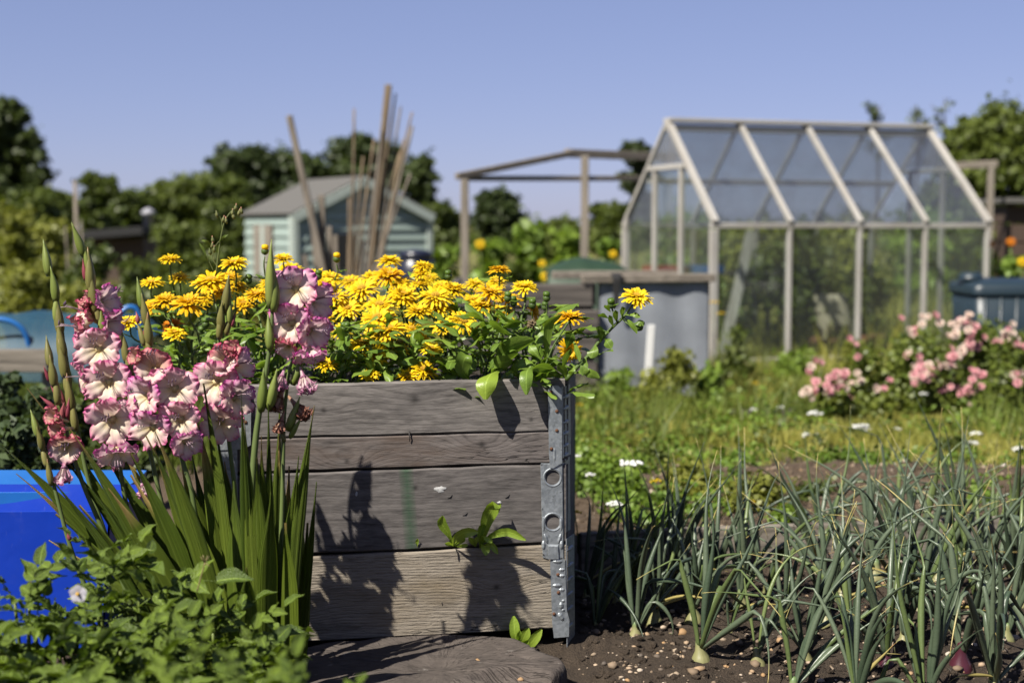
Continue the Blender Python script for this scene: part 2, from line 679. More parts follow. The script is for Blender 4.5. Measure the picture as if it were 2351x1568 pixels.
M['barrel'] = mat_plain('blue_black_plastic', (0.014, 0.017, 0.036), 0.32, spec=0.5, var=0.08)
M['tank'] = mat_plain('teal_plastic', (0.016, 0.034, 0.048), 0.42, spec=0.5, var=0.12, scale=6)
M['tarp'] = mat_plain('green_tarp', (0.017, 0.048, 0.020), 0.6, var=0.25, scale=7, bump=0.5, bscale=14)
M['zinc_sheet'] = mat_plain('grey_blue_sheet', (0.29, 0.315, 0.35), 0.65, metal=0.0, var=0.26, scale=4)
M['white_paint'] = mat_plain('white_paint', (0.78, 0.78, 0.76), 0.5, var=0.06)
M['rust'] = mat_plain('rusty_nail', (0.14, 0.055, 0.022), 0.75, var=0.35, scale=300, bump=0.5, bscale=900)
M['iron'] = mat_plain('dark_iron', (0.03, 0.026, 0.025), 0.6, var=0.3, scale=90)
M['soil_fill'] = mat_plain('potting_soil', (0.035, 0.026, 0.02), 0.95, var=0.3, scale=60, bump=1.0, bscale=120)
M['dropping'] = mat_plain('bird_lime', (0.55, 0.55, 0.54), 0.8, var=0.3, scale=200)
def scuffed(name, col):
    """plastic with scratches, dust and faded patches"""
    col = D(col)[0]
    s = NT(name)
    co = s.obj()
    c = s.mix(s.noise(co, 3.5, 4, .6), tuple(q * .86 for q in col), tuple(min(1, q * 1.12 + .006) for q in col))
    sc = s.noise(s.mapping(co, (55, 55, 8), rot=(.3, .4, .2)), 1.0, 4, .75)
    c = s.mix(s.ramp(sc, [(.64, 0.0), (.78, .6)]), c, tuple(min(1, q * .6 + .17) for q in col))
    du = s.noise(co, 11, 5, .7)
    c = s.mix(s.ramp(du, [(.58, 0.0), (.85, .07)]), c, (.20, .20, .22))
    return s.done(s.principled(c, s.math('ADD', .26, s.math('MULTIPLY', du, .3)), 0, .4, s.bump(s.noise(co, 16, 2), .12, .01)))


M['blue_box'] = scuffed('deep_blue_plastic', (0.001, 0.040, 0.45))
M['pale_blue_box'] = scuffed('bright_blue_plastic', (0.016, 0.16, 0.54))
M['blue_pipe'] = mat_plain('blue_pipe', (0.02, 0.17, 0.52), 0.4, spec=0.5, var=0.05)
M['red_plastic'] = mat_plain('red_plastic', (0.40, 0.05, 0.035), 0.5)
M['sack'] = mat_plain('buff_sack', (0.50, 0.44, 0.32), 0.8, var=0.12, scale=14, bump=0.3, bscale=25)
M['terracotta'] = mat_plain('terracotta', (0.28, 0.11, 0.06), 0.8)


def galvanised():
    s = NT('galvanised_steel')
    co = s.obj()
    vo = s.n('ShaderNodeTexVoronoi')
    vo.inputs['Scale'].default_value = 160
    s.l(co, vo.inputs['Vector'])
    sp = s.n('ShaderNodeSeparateXYZ')
    s.l(vo.outputs['Color'], sp.inputs[0])
    f = s.math('ADD', s.math('MULTIPLY', sp.outputs[0], 0.35), s.math('MULTIPLY', s.noise(co, 26, 4, 0.7), 0.75), clamp=True)
    c = s.mix(f, (0.085, 0.097, 0.107), (0.33, 0.355, 0.375))
    d = s.noise(co, 70, 4, 0.7)
    c = s.mix(s.ramp(d, [(0.62, 0.0), (0.72, 0.6)]), c, (0.07, 0.08, 0.075))
    ro = s.math('ADD', 0.38, s.math('MULTIPLY', d, 0.25))
    return s.done(s.principled(c, ro, 0.6, 0.5, s.bump(s.noise(co, 90, 2), 0.12, 0.003)))


M['zinc'] = galvanised()


def glass(name, dirt, dcol=(0.55, 0.57, 0.60)):
    s = NT(name)
    co = s.obj()
    tr = s.n('ShaderNodeBsdfTransparent')
    tr.inputs[0].default_value = (0.93, 0.96, 0.95, 1)
    gl = s.n('ShaderNodeBsdfGlossy')
    gl.inputs['Roughness'].default_value = 0.03
    fr = s.n('ShaderNodeLayerWeight')
    fr.inputs[0].default_value = 0.5
    m1 = s.n('ShaderNodeMixShader')
    s.val(s.math('ADD', 0.03, s.math('MULTIPLY', s.math('POWER', fr.outputs[1], 4.0), 0.75)), m1.inputs[0])
    s.l(tr.outputs[0], m1.inputs[1]); s.l(gl.outputs[0], m1.inputs[2])
    df = s.n('ShaderNodeBsdfDiffuse')
    df.inputs[0].default_value = (*dcol, 1)
    tl = s.n('ShaderNodeBsdfTranslucent')
    tl.inputs[0].default_value = (*dcol, 1)
    ad = s.n('ShaderNodeMixShader')
    ad.inputs[0].default_value = 0.5
    s.l(df.outputs[0], ad.inputs[1]); s.l(tl.outputs[0], ad.inputs[2])
    nz = s.noise(s.mapping(co, (3, 3, 1.2)), 1.6, 4, 0.65)
    m2 = s.n('ShaderNodeMixShader')
    s.val(s.math('MULTIPLY', s.ramp(nz, [(0.3, 0.5), (0.75, 1.0)]), dirt), m2.inputs[0])
    s.l(m1.outputs[0], m2.inputs[1]); s.l(ad.outputs[0], m2.inputs[2])
    return s.done(m2.outputs[0])


M['glass'] = glass('dusty_glass', 0.12, (0.26, 0.275, 0.255))
M['roof_glass'] = glass('hazy_roof_glazing', 0.31, (0.135, 0.14, 0.18))
M['end_sheet'] = glass('hazy_gable_sheet', 0.75, (0.24, 0.245, 0.265))


def netting():
    s = NT('blue_netting')
    tr = s.n('ShaderNodeBsdfTransparent')
    sh = s.principled(s.mix(s.noise(s.obj(), 5, 3), (0.006, 0.030, 0.055), (0.016, 0.068, 0.11)), 0.6)
    m = s.n('ShaderNodeMixShader')
    m.inputs[0].default_value = 0.72
    s.l(tr.outputs[0], m.inputs[1]); s.l(sh, m.inputs[2])
    return s.done(m.outputs[0])


M['net'] = netting()


def petal(name, inner, mid, edge, throat, streak=0.5, trans=0.38, e0=0.62):
    """gladiolus petal: throat colour at the base, pale middle, deep ruffled margin that runs inwards as streaks"""
    inner, mid, edge, throat = D(inner, mid, edge, throat)
    s = NT(name)
    u, v, r = s.pv()
    au = s.math('ABSOLUTE', u)
    cmb = s.n('ShaderNodeCombineXYZ')
    s.val(s.math('MULTIPLY', u, 9.0), cmb.inputs[0]); s.val(s.math('MULTIPLY', v, 1.2), cmb.inputs[1]); s.val(s.math('MULTIPLY', s.math('ADD', r, s.rand()), 9.0), cmb.inputs[2])
    st = s.noise(cmb.outputs[0], 1.6, 3, 0.65)
    ed = s.math('MAXIMUM', s.math('POWER', au, 2.2), s.math('POWER', v, 1.6))
    e = s.math('ADD', ed, s.math('MULTIPLY', s.math('SUBTRACT', st, 0.5), streak * 1.5))
    c = s.mix(s.math('MULTIPLY', s.math('SUBTRACT', e, e0 - 0.32), 2.6, clamp=True), inner, mid)
    c = s.mix(s.math('MULTIPLY', s.math('SUBTRACT', e, e0 + 0.08), 3.2, clamp=True), c, edge)
    th = s.math('SUBTRACT', 1.0, s.math('MULTIPLY', s.math('ADD', v, s.math('MULTIPLY', au, 0.28)), 1.75), clamp=True)
    c = s.mix(s.math('MULTIPLY', th, 0.9), c, throat)
    h = s.noise(cmb.outputs[0], 2.2, 1, 0.5)
    sh = s.principled(c, 0.5, 0, 0.25, s.bump(h, 0.25, 0.003))
    return s.done(s.translucent(sh, c, trans))


M['petal_up'] = petal('pink_petal', (0.86, 0.68, 0.60), (0.86, 0.47, 0.55), (0.72, 0.05, 0.31), (0.86, 0.64, 0.42), e0=0.66)
M['petal_lip'] = petal('cream_lip_petal', (0.90, 0.77, 0.60), (0.88, 0.55, 0.57), (0.72, 0.055, 0.31), (0.88, 0.68, 0.20), e0=0.68)
M['petal_coral'] = petal('coral_petal', (0.78, 0.54, 0.42), (0.74, 0.30, 0.30), (0.52, 0.04, 0.14), (0.74, 0.50, 0.18), e0=0.6)
M['petal_violet'] = petal('violet_pink_petal', (0.86, 0.68, 0.66), (0.82, 0.42, 0.58), (0.62, 0.04, 0.37), (0.84, 0.62, 0.48))
M['petal_faded'] = petal('faded_petal', (0.72, 0.60, 0.58), (0.66, 0.38, 0.48), (0.40, 0.09, 0.25), (0.55, 0.40, 0.30))
M['petal_dry'] = petal('dry_petal', (0.42, 0.25, 0.17), (0.30, 0.13, 0.09), (0.12, 0.045, 0.035), (0.30, 0.18, 0.10), trans=0.15)
M['throat'] = mat_plain('bloom_throat', (0.80, 0.66, 0.36), 0.6, var=0.1)
M['stamen'] = mat_plain('stamen', (0.45, 0.32, 0.36), 0.5)
M['anther'] = mat_plain('anther', (0.10, 0.05, 0.11), 0.6)
M['glad_leaf'] = mat_leaf('sword_leaf', (0.050, 0.100, 0.008), (0.320, 0.420, 0.048), 0.26, 0.48, 0.25, tip=(0.34, 0.24, 0.09), vein=0.3, streak=True, scale=6, bump=0.9)
M['glad_stem'] = mat_leaf('gladiolus_stem', (0.10, 0.15, 0.04), (0.19, 0.25, 0.08), 0.1, 0.5, vein=0, scale=10)
M['glad_bud'] = mat_leaf('gladiolus_bud', (0.22, 0.215, 0.055), (0.44, 0.40, 0.13), 0.15, 0.45, vein=0, scale=10, streak=True, tip=(0.20, 0.11, 0.055))
M['glad_bud_green'] = mat_leaf('gladiolus_green_bud', (0.21, 0.29, 0.050), (0.46, 0.52, 0.13), 0.15, 0.45, vein=0, scale=10, streak=True)
M['bud_red'] = mat_leaf('gladiolus_red_bud', (0.40, 0.05, 0.10), (0.62, 0.20, 0.20), 0.25, 0.5, vein=0, scale=60, tcol=(1.2, 0.8, 0.8), streak=True)


def ray_mat(name, base, mid, tip):
    base, mid, tip = [tuple(q * .78 for q in c) for c in (base, mid, tip)]
    s = NT(name)
    u, v, r = s.pv()
    nz = s.math('ADD', s.math('MULTIPLY', r, 0.6), s.math('MULTIPLY', s.rand(), 0.5), clamp=True)
    c = s.mix(nz, mid, tip)
    c = s.mix(s.math('SUBTRACT', 1.0, s.math('MULTIPLY', v, 2.4), clamp=True), c, base)
    h = s.math('SINE', s.math('MULTIPLY', u, 9.0))
    sh = s.principled(c, 0.55, 0, 0.2, s.bump(h, 0.2, 0.002))
    return s.done(s.translucent(sh, s.mix(1.0, c, (1.15, 1.0, 0.6), 'MULTIPLY'), 0.36))


M['ray_yellow'] = ray_mat('yellow_ray', (0.71, 0.42, 0.008), (0.78, 0.53, 0.008), (0.83, 0.62, 0.016))
M['ray_gold'] = ray_mat('golden_ray', (0.68, 0.31, 0.006), (0.76, 0.43, 0.006), (0.80, 0.52, 0.010))
M['ray_orange'] = ray_mat('orange_ray', (0.42, 0.09, 0.005), (0.62, 0.17, 0.006), (0.70, 0.26, 0.008))
M['disc_yellow'] = mat_plain('yellow_disc', (0.70, 0.40, 0.015), 0.7, var=0.25, scale=400)
M['disc_brown'] = mat_plain('brown_disc', (0.22, 0.07, 0.012), 0.7, var=0.3, scale=400)
M['seed_brown'] = mat_plain('seed_head', (0.20, 0.14, 0.07), 0.8, var=0.3, scale=300)
M['cal_leaf'] = mat_leaf('marigold_leaf', (0.090, 0.175, 0.020), (0.270, 0.400, 0.060), 0.34, 0.42, 0.35, vein=0.4, scale=25)
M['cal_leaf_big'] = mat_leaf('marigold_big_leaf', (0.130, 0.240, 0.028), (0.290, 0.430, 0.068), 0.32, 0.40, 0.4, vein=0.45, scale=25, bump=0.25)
M['cal_stem'] = mat_leaf('marigold_stem', (0.070, 0.125, 0.025), (0.15, 0.22, 0.05), 0.08, 0.5, vein=0)
M['seedling'] = mat_leaf('seedling_leaf', (0.22, 0.36, 0.030), (0.42, 0.56, 0.075), 0.38, 0.38, 0.4, vein=0.35, scale=25, bump=0.2)
M['potato'] = mat_leaf('potato_leaf', (0.032, 0.070, 0.004), (0.200, 0.290, 0.024), 0.22, 0.46, 0.35, vein=0.6, scale=30, bump=0.9)
M['potato_stem'] = mat_leaf('potato_stem', (0.12, 0.17, 0.03), (0.22, 0.28, 0.06), 0.1, 0.5, vein=0)
M['onion'] = mat_leaf('onion_leaf', (0.048, 0.080, 0.046), (0.165, 0.210, 0.130), 0.08, 0.40, 0.4, vein=0, scale=16, tip=(0.34, 0.28, 0.10), bump=0.15, streak=False)
M['onion_green'] = mat_leaf('onion_leaf_green', (0.085, 0.135, 0.045), (0.20, 0.26, 0.09), 0.10, 0.40, 0.4, vein=0, scale=16, tip=(0.36, 0.30, 0.10), bump=0.15)
M['onion_dry'] = mat_leaf('onion_leaf_dry', (0.36, 0.30, 0.08), (0.48, 0.40, 0.15), 0.15, 0.6, 0.2, vein=0, scale=16, tip=(0.42, 0.25, 0.09))
M['onion_white'] = mat_leaf('onion_bulb_white', (0.30, 0.31, 0.12), (0.56, 0.52, 0.26), 0.1, 0.42, 0.35, vein=0, streak=True, scale=30, tip=(0.10, 0.15, 0.06), tip0=.66)
M['onion_red'] = mat_leaf('onion_bulb_red', (0.035, 0.006, 0.014), (0.12, 0.03, 0.045), 0.05, 0.3, 0.5, vein=0, scale=30)
M['grass'] = mat_leaf('grass_blade', (0.200, 0.230, 0.032), (0.560, 0.520, 0.130), 0.34, 0.5, 0.25, vein=0, scale=0.9)
M['grass_deep'] = mat_leaf('deep_grass_blade', (0.085, 0.135, 0.020), (0.240, 0.285, 0.056), 0.34, 0.5, 0.25, vein=0, scale=0.9)
M['straw'] = mat_leaf('straw_stem', (0.25, 0.19, 0.08), (0.42, 0.34, 0.16), 0.2, 0.6, vein=0)
M['shrub_dark'] = mat_leaf('dark_foliage', (0.022, 0.040, 0.010), (0.105, 0.145, 0.034), 0.22, 0.5, 0.3, vein=0, scale=0.7)
M['shrub_mid'] = mat_leaf('mid_foliage', (0.040, 0.070, 0.011), (0.180, 0.225, 0.040), 0.28, 0.5, 0.3, vein=0, scale=0.9)
M['shrub_yellow'] = mat_leaf('yellow_green_foliage', (0.120, 0.150, 0.020), (0.380, 0.390, 0.070), 0.30, 0.5, 0.3, vein=0, scale=0.9)
M['shrub_bright'] = mat_leaf('bright_foliage', (0.090, 0.180, 0.020), (0.320, 0.440, 0.066), 0.32, 0.5, 0.3, vein=0, scale=2)
M['shrub_grey'] = mat_leaf('grey_green_foliage', (0.030, 0.058, 0.022), (0.115, 0.160, 0.060), 0.25, 0.5, 0.3, vein=0, scale=4)
M['rose_leaf'] = mat_leaf('rose_leaf', (0.070, 0.120, 0.016), (0.310, 0.360, 0.062), 0.25, 0.45, 0.35, vein=0, scale=4)
M['rose_pink'] = mat_leaf('pink_rose', (0.86, 0.34, 0.40), (1.0, 0.60, 0.60), 0.3, 0.5, 0.2, tcol=(1.1, 0.9, 0.9), vein=0, scale=20)
M['rose_pale'] = mat_leaf('pale_rose', (0.95, 0.70, 0.58), (1.0, 0.86, 0.74), 0.3, 0.5, 0.2, tcol=(1.1, 0.95, 0.9), vein=0, scale=20)
M['white_flower'] = mat_leaf('white_floret', (1.1, 1.1, 1.05), (1.4, 1.4, 1.34), 0.25, 0.5, 0.2, tcol=(1, 1, 1), vein=0)
M['lilac_flower'] = mat_leaf('lilac_floret', (0.55, 0.52, 0.62), (0.78, 0.76, 0.82), 0.25, 0.5, 0.2, tcol=(1, 1, 1), vein=0)
M['bark'] = mat_plain('bark', (0.10, 0.075, 0.05), 0.9, var=0.25, scale=14, bump=0.6, bscale=40)
M['weed'] = mat_leaf('weed_leaf', (0.075, 0.13, 0.02), (0.20, 0.27, 0.05), 0.3, 0.5, 0.3, vein=0.3)
M['seedpod'] = mat_leaf('seed_pod', (0.12, 0.16, 0.04), (0.26, 0.25, 0.09), 0.1, 0.5, vein=0, tip=(0.35, 0.14, 0.09))


def ground_mat(name, soil):
    s = NT(name)
    p = s.pos()
    n1 = s.noise(p, 1.1, 5, 0.65)
    n2 = s.noise(p, 38, 5, 0.7)
    n3 = s.noise(p, 240, 3, 0.7)
    if soil:
        c = s.mix(s.math('ADD', s.math('MULTIPLY', n2, 0.7), s.math('MULTIPLY', n1, 0.3), clamp=True), (0.007, 0.005, 0.004), (0.078, 0.058, 0.041))
        c = s.mix(s.ramp(n3, [(0.60, 0.0), (0.72, 0.8)]), c, (0.13, 0.10, 0.072))
        yy = s.n('ShaderNodeSeparateXYZ')
        s.l(p, yy.inputs[0])
        dry = s.math('MULTIPLY', s.math('SUBTRACT', s.math('ADD', yy.outputs[1], s.math('MULTIPLY', n1, 1.6)), 4.6), 1.2, clamp=True)
        c = s.mix(s.math('MULTIPLY', dry, .8), c, s.mix(n2, (0.045, 0.031, 0.020), (0.150, 0.108, 0.072)))
        h = s.math('ADD', n2, s.math('MULTIPLY', n3, 0.5))
        return s.done(s.principled(c, 0.95, 0, 0.2, s.bump(h, 1.0, 0.02)))
    c = s.mix(n1, (0.065, 0.075, 0.016), (0.15, 0.14, 0.042))
    c = s.mix(s.ramp(n2, [(0.45, 0.0), (0.7, 0.6)]), c, (0.075, 0.058, 0.034))
    return s.done(s.principled(c, 0.95, 0, 0.2, s.bump(n2, 0.8, 0.03)))


M['soil'] = ground_mat('garden_soil', True)
M['turf'] = ground_mat('rough_turf', False)


def stone_mat():
    s = NT('gravel_stone')
    u, v, r = s.pv()
    c = s.ramp(r, [(0.0, (0.05, 0.042, 0.036)), (0.35, (0.13, 0.09, 0.055)), (0.6, (0.28, 0.22, 0.16)), (0.85, (0.25, 0.145, 0.06)), (1.0, (0.42, 0.38, 0.33))])
    c = s.mix(s.math('MULTIPLY', s.noise(s.pos(), 160, 3), 0.5), c, (0.10, 0.08, 0.06))
    return s.done(s.principled(c, 0.75, 0, 0.3))


M['stone'] = stone_mat()

# ================================================================== the setting
def vnoise(x, y, seed=0):
    """cheap smooth value noise"""
    rs = np.random.default_rng(seed)
    T = rs.random((64, 64))
    xi, yi = np.floor(x).astype(int), np.floor(y).astype(int)
    fx, fy = x - xi, y - yi
    fx, fy = fx * fx * (3 - 2 * fx), fy * fy * (3 - 2 * fy)
    a, b = T[xi % 64, yi % 64], T[(xi + 1) % 64, yi % 64]
    c, d = T[xi % 64, (yi + 1) % 64], T[(xi + 1) % 64, (yi + 1) % 64]
    return (a * (1 - fx) + b * fx) * (1 - fy) + (c * (1 - fx) + d * fx) * fy - 0.5


def soil_h(x, y):
    h = 0.05 * vnoise(x * 2.3, y * 2.3, 1) + 0.035 * vnoise(x * 8, y * 8, 2) + 0.022 * vnoise(x * 22, y * 22, 3) + 0.012 * vnoise(x * 55, y * 55, 4)
    h = h * (0.35 + 0.65 * smooth(2.0, 2.6, y))
    h = h + 0.05 * np.exp(-((y - 5.2) / 0.5) ** 2) * smooth(0.2, 0.9, x)
    return h


def grid_sheet(name, xs, ys, zf, mat):
    Xg, Yg = np.meshgrid(xs, ys, indexing='ij')
    Z = zf(Xg, Yg)
    V = np.stack([Xg, Yg, Z], -1).reshape(-1, 3)
    nx, ny = len(xs), len(ys)
    i, j = np.meshgrid(np.arange(nx - 1), np.arange(ny - 1), indexing='ij')
    a = (i * ny + j).ravel()
    F = np.stack([a, a + ny, a + ny + 1, a + 1], 1)
    return link_mesh(name, fast_mesh(name, V, F, None, mat))


SX0, SX1, SY0, SY1 = -3.2, 3.4, 1.0, 5.9


def turf_h(x, y):
    inside = smooth(SX0, SX0 + .3, x) * (1 - smooth(SX1 - .3, SX1, x)) * smooth(SY0, SY0 + .3, y) * (1 - smooth(SY1 - .35, SY1, y))
    return gz(x, y) - 0.16 * inside + 0.05 * vnoise(x * 1.5, y * 1.5, 9) * smooth(6, 7, y)


xs = np.concatenate([[-700, -250, -90, -40, -20], np.arange(-12, 12.01, 0.2), [20, 40, 90, 250, 700]])
ys = np.concatenate([[-300, -60, -15, -4], np.arange(-1, 18.01, 0.2), [22, 28, 36, 50, 80, 150, 300, 700, 1500]])
ground = grid_sheet('ground', xs, ys, turf_h, M['turf'])
ground['kind'] = 'structure'
soil = grid_sheet('soil_bed', np.arange(SX0, SX1, 0.02), np.arange(SY0, SY1, 0.02), lambda x, y: gz(x, y) + soil_h(x, y) - 0.06 * (smooth(5.5, 5.9, y)) - 0.1 * (1 - smooth(SX0, SX0 + .2, x)), M['soil'])
soil['kind'] = 'structure'


def soil_z(x, y):
    return float(gz(x, y) + soil_h(np.array([x]), np.array([y]))[0])


# loose stones in the soil: nobody could count them
def pebble_geo(g, c, r, seed):
    rs = np.random.default_rng(seed)
    g_ = [(0, 0, 1)] + [(math.cos(a) * .8, math.sin(a) * .8, .45) for a in np.arange(5) * 1.2566] + [(math.cos(a + .6) * .9, math.sin(a + .6) * .9, -.4) for a in np.arange(5) * 1.2566] + [(0, 0, -1)]
    V = np.array(g_) * (1 + rs.uniform(-.25, .25, (12, 1))) * np.array([1, rs.uniform(.6, 1), rs.uniform(.4, .7)]) * r
    a = rs.uniform(0, 6.28)
    Rm = np.array([[math.cos(a), -math.sin(a), 0], [math.sin(a), math.cos(a), 0], [0, 0, 1]])
    F = [(0, 1 + k, 1 + (k + 1) % 5) for k in range(5)]
    for k in range(5):
        F += [(1 + k, 6 + k, 1 + (k + 1) % 5), (1 + (k + 1) % 5, 6 + k, 6 + (k + 1) % 5), (11, 6 + (k + 1) % 5, 6 + k)]
    g.add(V @ Rm.T + c, F, np.tile([0, 0, rs.random()], (12, 1)))


g = G()
for k in range(6500):
    y = 2.75 + 2.9 * nr.random() ** 1.6
    x = nr.uniform(0.18, 2.6) if nr.random() < .93 else nr.uniform(-2, 0.2)
    r = .0028 + .0075 * nr.random() ** 2 if nr.random() < .95 else nr.uniform(.010, .017)
    pebble_geo(g, np.array([x, y, soil_z(x, y) + r * .12]), r, k)
tag(g.build('gravel', M['stone'], smooth_=True), 'small buff and brown stones scattered over the bare soil bed', 'gravel', kind='stuff')
# crumbs of soil
g = G()
for k in range(5200):
    y = 2.75 + 3.0 * nr.random() ** 1.4
    x = nr.uniform(0.15, 2.7)
    r = nr.uniform(.003, .015)
    pebble_geo(g, np.array([x, y, soil_z(x, y) + r * .1]), r, 5000 + k)
tag(g.build('soil_crumbs', M['soil'], smooth_=False), 'loose dark clods lying on the onion bed', 'soil', kind='stuff')

# ================================================================== the raised bed
# front face: left corner, right corner; the frame has settled a little and leans
FL = at(487, 891, 3.09)
FR = at(1297, 868, 3.20)
FU = nrm(FR - FL)                               # along the front
FRONT_L = np.linalg.norm(FR - FL)
UPV = nrm(np.array([0.004, 0.0, 1.0]))
FN = nrm(np.cross(FU, UPV))                     # out of the front, towards the camera
UPF = np.cross(FN, FU) * -1
UPF = nrm(np.cross(FU, -FN)) * (1 if np.cross(FU, -FN)[2] > 0 else -1)
TH = 0.021
bed_mid = (FL + FR) / 2
bed_base = np.array([bed_mid[0], bed_mid[1] + .5, 0.0])
bed = thing('raised_bed', 'weathered grey wooden raised bed with steel corner hinges, full of yellow marigolds', 'raised bed', bed_base)


def front_pt(vx, vy, out=0.0):
    """the point of the front face seen at a place of the photograph, pushed out by OUT"""
    d = _fw + _rt * ((vx - W / 2) / FPX) + _up * ((H / 2 - vy) / FPX)
    c0 = np.array([0, 0, CAM_H])
    t = ((FL - c0) @ FN) / (d @ FN)
    return c0 + d * t + FN * out


def quad_board(name, corners, mat, th=TH, nx=14, wob=0.0016, seed=0):
    """a board of the front: its four corners (top left, top right, bottom right, bottom left), softly uneven edges, rounded arrises"""
    tl, tr, br, bl = [np.asarray(c, float) for c in corners]
    rs = np.random.default_rng(seed)
    n = nrm(np.cross(tr - tl, bl - tl))
    if n[1] > 0 and abs(n[1]) > .5: n = -n
    prof = [(0.0, -th), (0.0, -.0035), (.0035, 0.0), (0.5, 0.0), (-.0035, 0.0), (0.0, -.0035), (0.0, -th)]
    ts = np.linspace(0, 1, nx)
    V = []
    for i, t in enumerate(ts):
        a, b = tl + (tr - tl) * t, bl + (br - bl) * t
        dn = nrm(b - a)
        a = a + dn * rs.uniform(-wob, wob); b = b + dn * rs.uniform(-wob, wob)
        L = np.linalg.norm(b - a)
        for k, (o, d_) in enumerate(prof):
            q = o if k < 3 else (L * .5 if k == 3 else L + o)
            V.append(a + dn * q + n * d_)
    m = len(prof)
    F = []
    for i in range(nx - 1):
        for k in range(m):
            k2 = (k + 1) % m
            F.append((i * m + k, i * m + k2, (i + 1) * m + k2, (i + 1) * m + k))
    F.append(tuple(range(m))); F.append(tuple((nx - 1) * m + k for k in range(m - 1, -1, -1)))
    g = G()
    g.add(V, F)
    c = (tl + tr + br + bl) / 4
    o = g.build(name, mat, None, None, smooth_=False)
    # give the board an origin at its own middle so the grain starts there
    me = o.data
    co = np.zeros(len(me.vertices) * 3, np.float32)
    me.vertices.foreach_get('co', co)
    co = co.reshape(-1, 3) - c.astype(np.float32)
    me.vertices.foreach_set('co', co.ravel())
    me.update()
    o.parent = bed
    o.location = tuple(c - bed_base)
    return o


def fb(x0, x1, yl0, yr0, yl1, yr1, mat, seed, out=0.0):
    """front board from photograph edges: yl/yr the edge heights at x = 700 and x = 1245"""
    def yy(a, b, x): return a + (b - a) * (x - 700) / 545.0
    return quad_board('plank', [front_pt(x0, yy(yl0, yr0, x0), out), front_pt(x1, yy(yl0, yr0, x1), out), front_pt(x1, yy(yl1, yr1, x1), out), front_pt(x0, yy(yl1, yr1, x0), out)], mat, seed=seed)


fb(490, 1297, 882.5, 870, 1003.5, 990, M['board'], 1, 0.001)
fb(490, 1297, 1005, 991.5, 1081, 1063, M['board_knot'], 2)
fb(490, 1299, 1086, 1066.5, 1272, 1246, M['board_dark'], 3, 0.002)
fb(492, 1303, 1277, 1251, 1473, 1443, M['board_pale'], 4, 0.003)
tag(bed.children[0], 'top front plank of wavy grey grain')
tag(bed.children[1], 'narrow knotty front plank below the top one')
tag(bed.children[2], 'dark smooth front plank with a faint green streak')
tag(bed.children[3], 'rough yellowish lowest front plank')

# right, left and back sides, three collars high
topz = float(FR[2])
SIDE_R = nrm(np.array([0.066, 1.0, 0]))
SIDE_L = nrm(np.array([-0.10, 1.0, 0]))
for k, (z0, z1, mt) in enumerate(((topz - .002, topz - .193, 'board'), (topz - .198, topz - .388, 'board_dark'), (topz - .393, topz - .585, 'board_dark'))):
    for nm, p0, dr, L in (('plank', FR + FU * -0.002 + np.array([0, .022, 0]), SIDE_R, .80), ('plank', FL + FU * 0.022 + np.array([0, .022, 0]), SIDE_L, .80)):
        g = G()
        c = p0 + dr * (L / 2)
        s_ = np.cross(dr, (0, 0, 1))
        box(g, (0, 0, 0), (L, TH, z0 - z1 - .002), np.array([dr, -s_, (0, 0, 1)]), .003)
        o = link_mesh(nm, g.mesh(nm, M[mt]), bed, np.array([c[0] - (TH / 2 if p0[0] > 0 else -TH / 2) * 0, c[1], (z0 + z1) / 2]) - bed_base)
    a, b = FL + FU * .022 + SIDE_L * .83 + np.array([0, .02, 0]), FR + SIDE_R * .83 + np.array([0, .02, 0])
    g = G()
    box(g, (0, 0, 0), (np.linalg.norm(b - a), TH, z0 - z1 - .002), np.array([nrm(b - a), np.cross((0, 0, 1), nrm(b - a)), (0, 0, 1)]), .003)
    link_mesh('plank', g.mesh('plank', M[mt]), bed, np.array([(a[0] + b[0]) / 2, (a[1] + b[1]) / 2, (z0 + z1) / 2]) - bed_base)
# the earth inside
g = G()
a, b = FL + FU * .05 + FN * -.025, FR - FU * .035 + FN * -.025
c, d = FR - FU * .035 + SIDE_R * .82, FL + FU * .05 + SIDE_L * .82
nn = 30
Vv = []
for i in range(nn):
    for j in range(nn):
        u, v = i / (nn - 1), j / (nn - 1)
        p = (a * (1 - u) + b * u) * (1 - v) + (d * (1 - u) + c * u) * v
        Vv.append([p[0], p[1], topz - .045 + rng.uniform(-.012, .012)])
g.add(Vv, [(i * nn + j, (i + 1) * nn + j, (i + 1) * nn + j + 1, i * nn + j + 1) for i in range(nn - 1) for j in range(nn - 1)])
g.build('soil_fill', M['soil_fill'], bed)

# ---- steel hinges: a bent plate round the corner with pressed ribs
def FP(vx, vy, out):
    return front_pt(vx, vy, out)


def plate(poly, out, th=0.0022, name='hinge_plate', mat='zinc', holes=(), extra=None):
    """a steel plate on the front face traced by photograph points"""
    g = G()
    fr = [FP(x, y, out + th) for x, y in poly]
    bk = [FP(x, y, out) for x, y in poly]
    n = len(poly)
    g.add(fr + bk, [tuple(range(n - 1, -1, -1)), tuple(range(n, 2 * n))] + [(i, (i + 1) % n, n + (i + 1) % n, n + i) for i in range(n)])
    if extra: extra(g)
    return g.build(name, M[mat], bed, smooth_=False)


def rib(g, p, q, r, sides=8):
    """a pressed rib: a half-sunk rod"""
    p, q = np.asarray(p), np.asarray(q)
    t = np.linspace(0, 1, 7)[:, None]
    rr = np.array([.2, .75, 1, 1, 1, .75, .2]) * r
    tube(g, p + (q - p) * t, rr, sides)


def nail(vx, vy, out, mat='rust', r=0.0042):
    g = G()
    lathe(g, FP(vx, vy, out), FN, [(r * .4, -.001), (r, 0.0), (r * .95, .0012), (r * .6, .0022), (r * .1, .0026)], 10)
    return g


SR = nrm(np.array([0.36, 1.0, 0]))         # direction of the flange round the corner


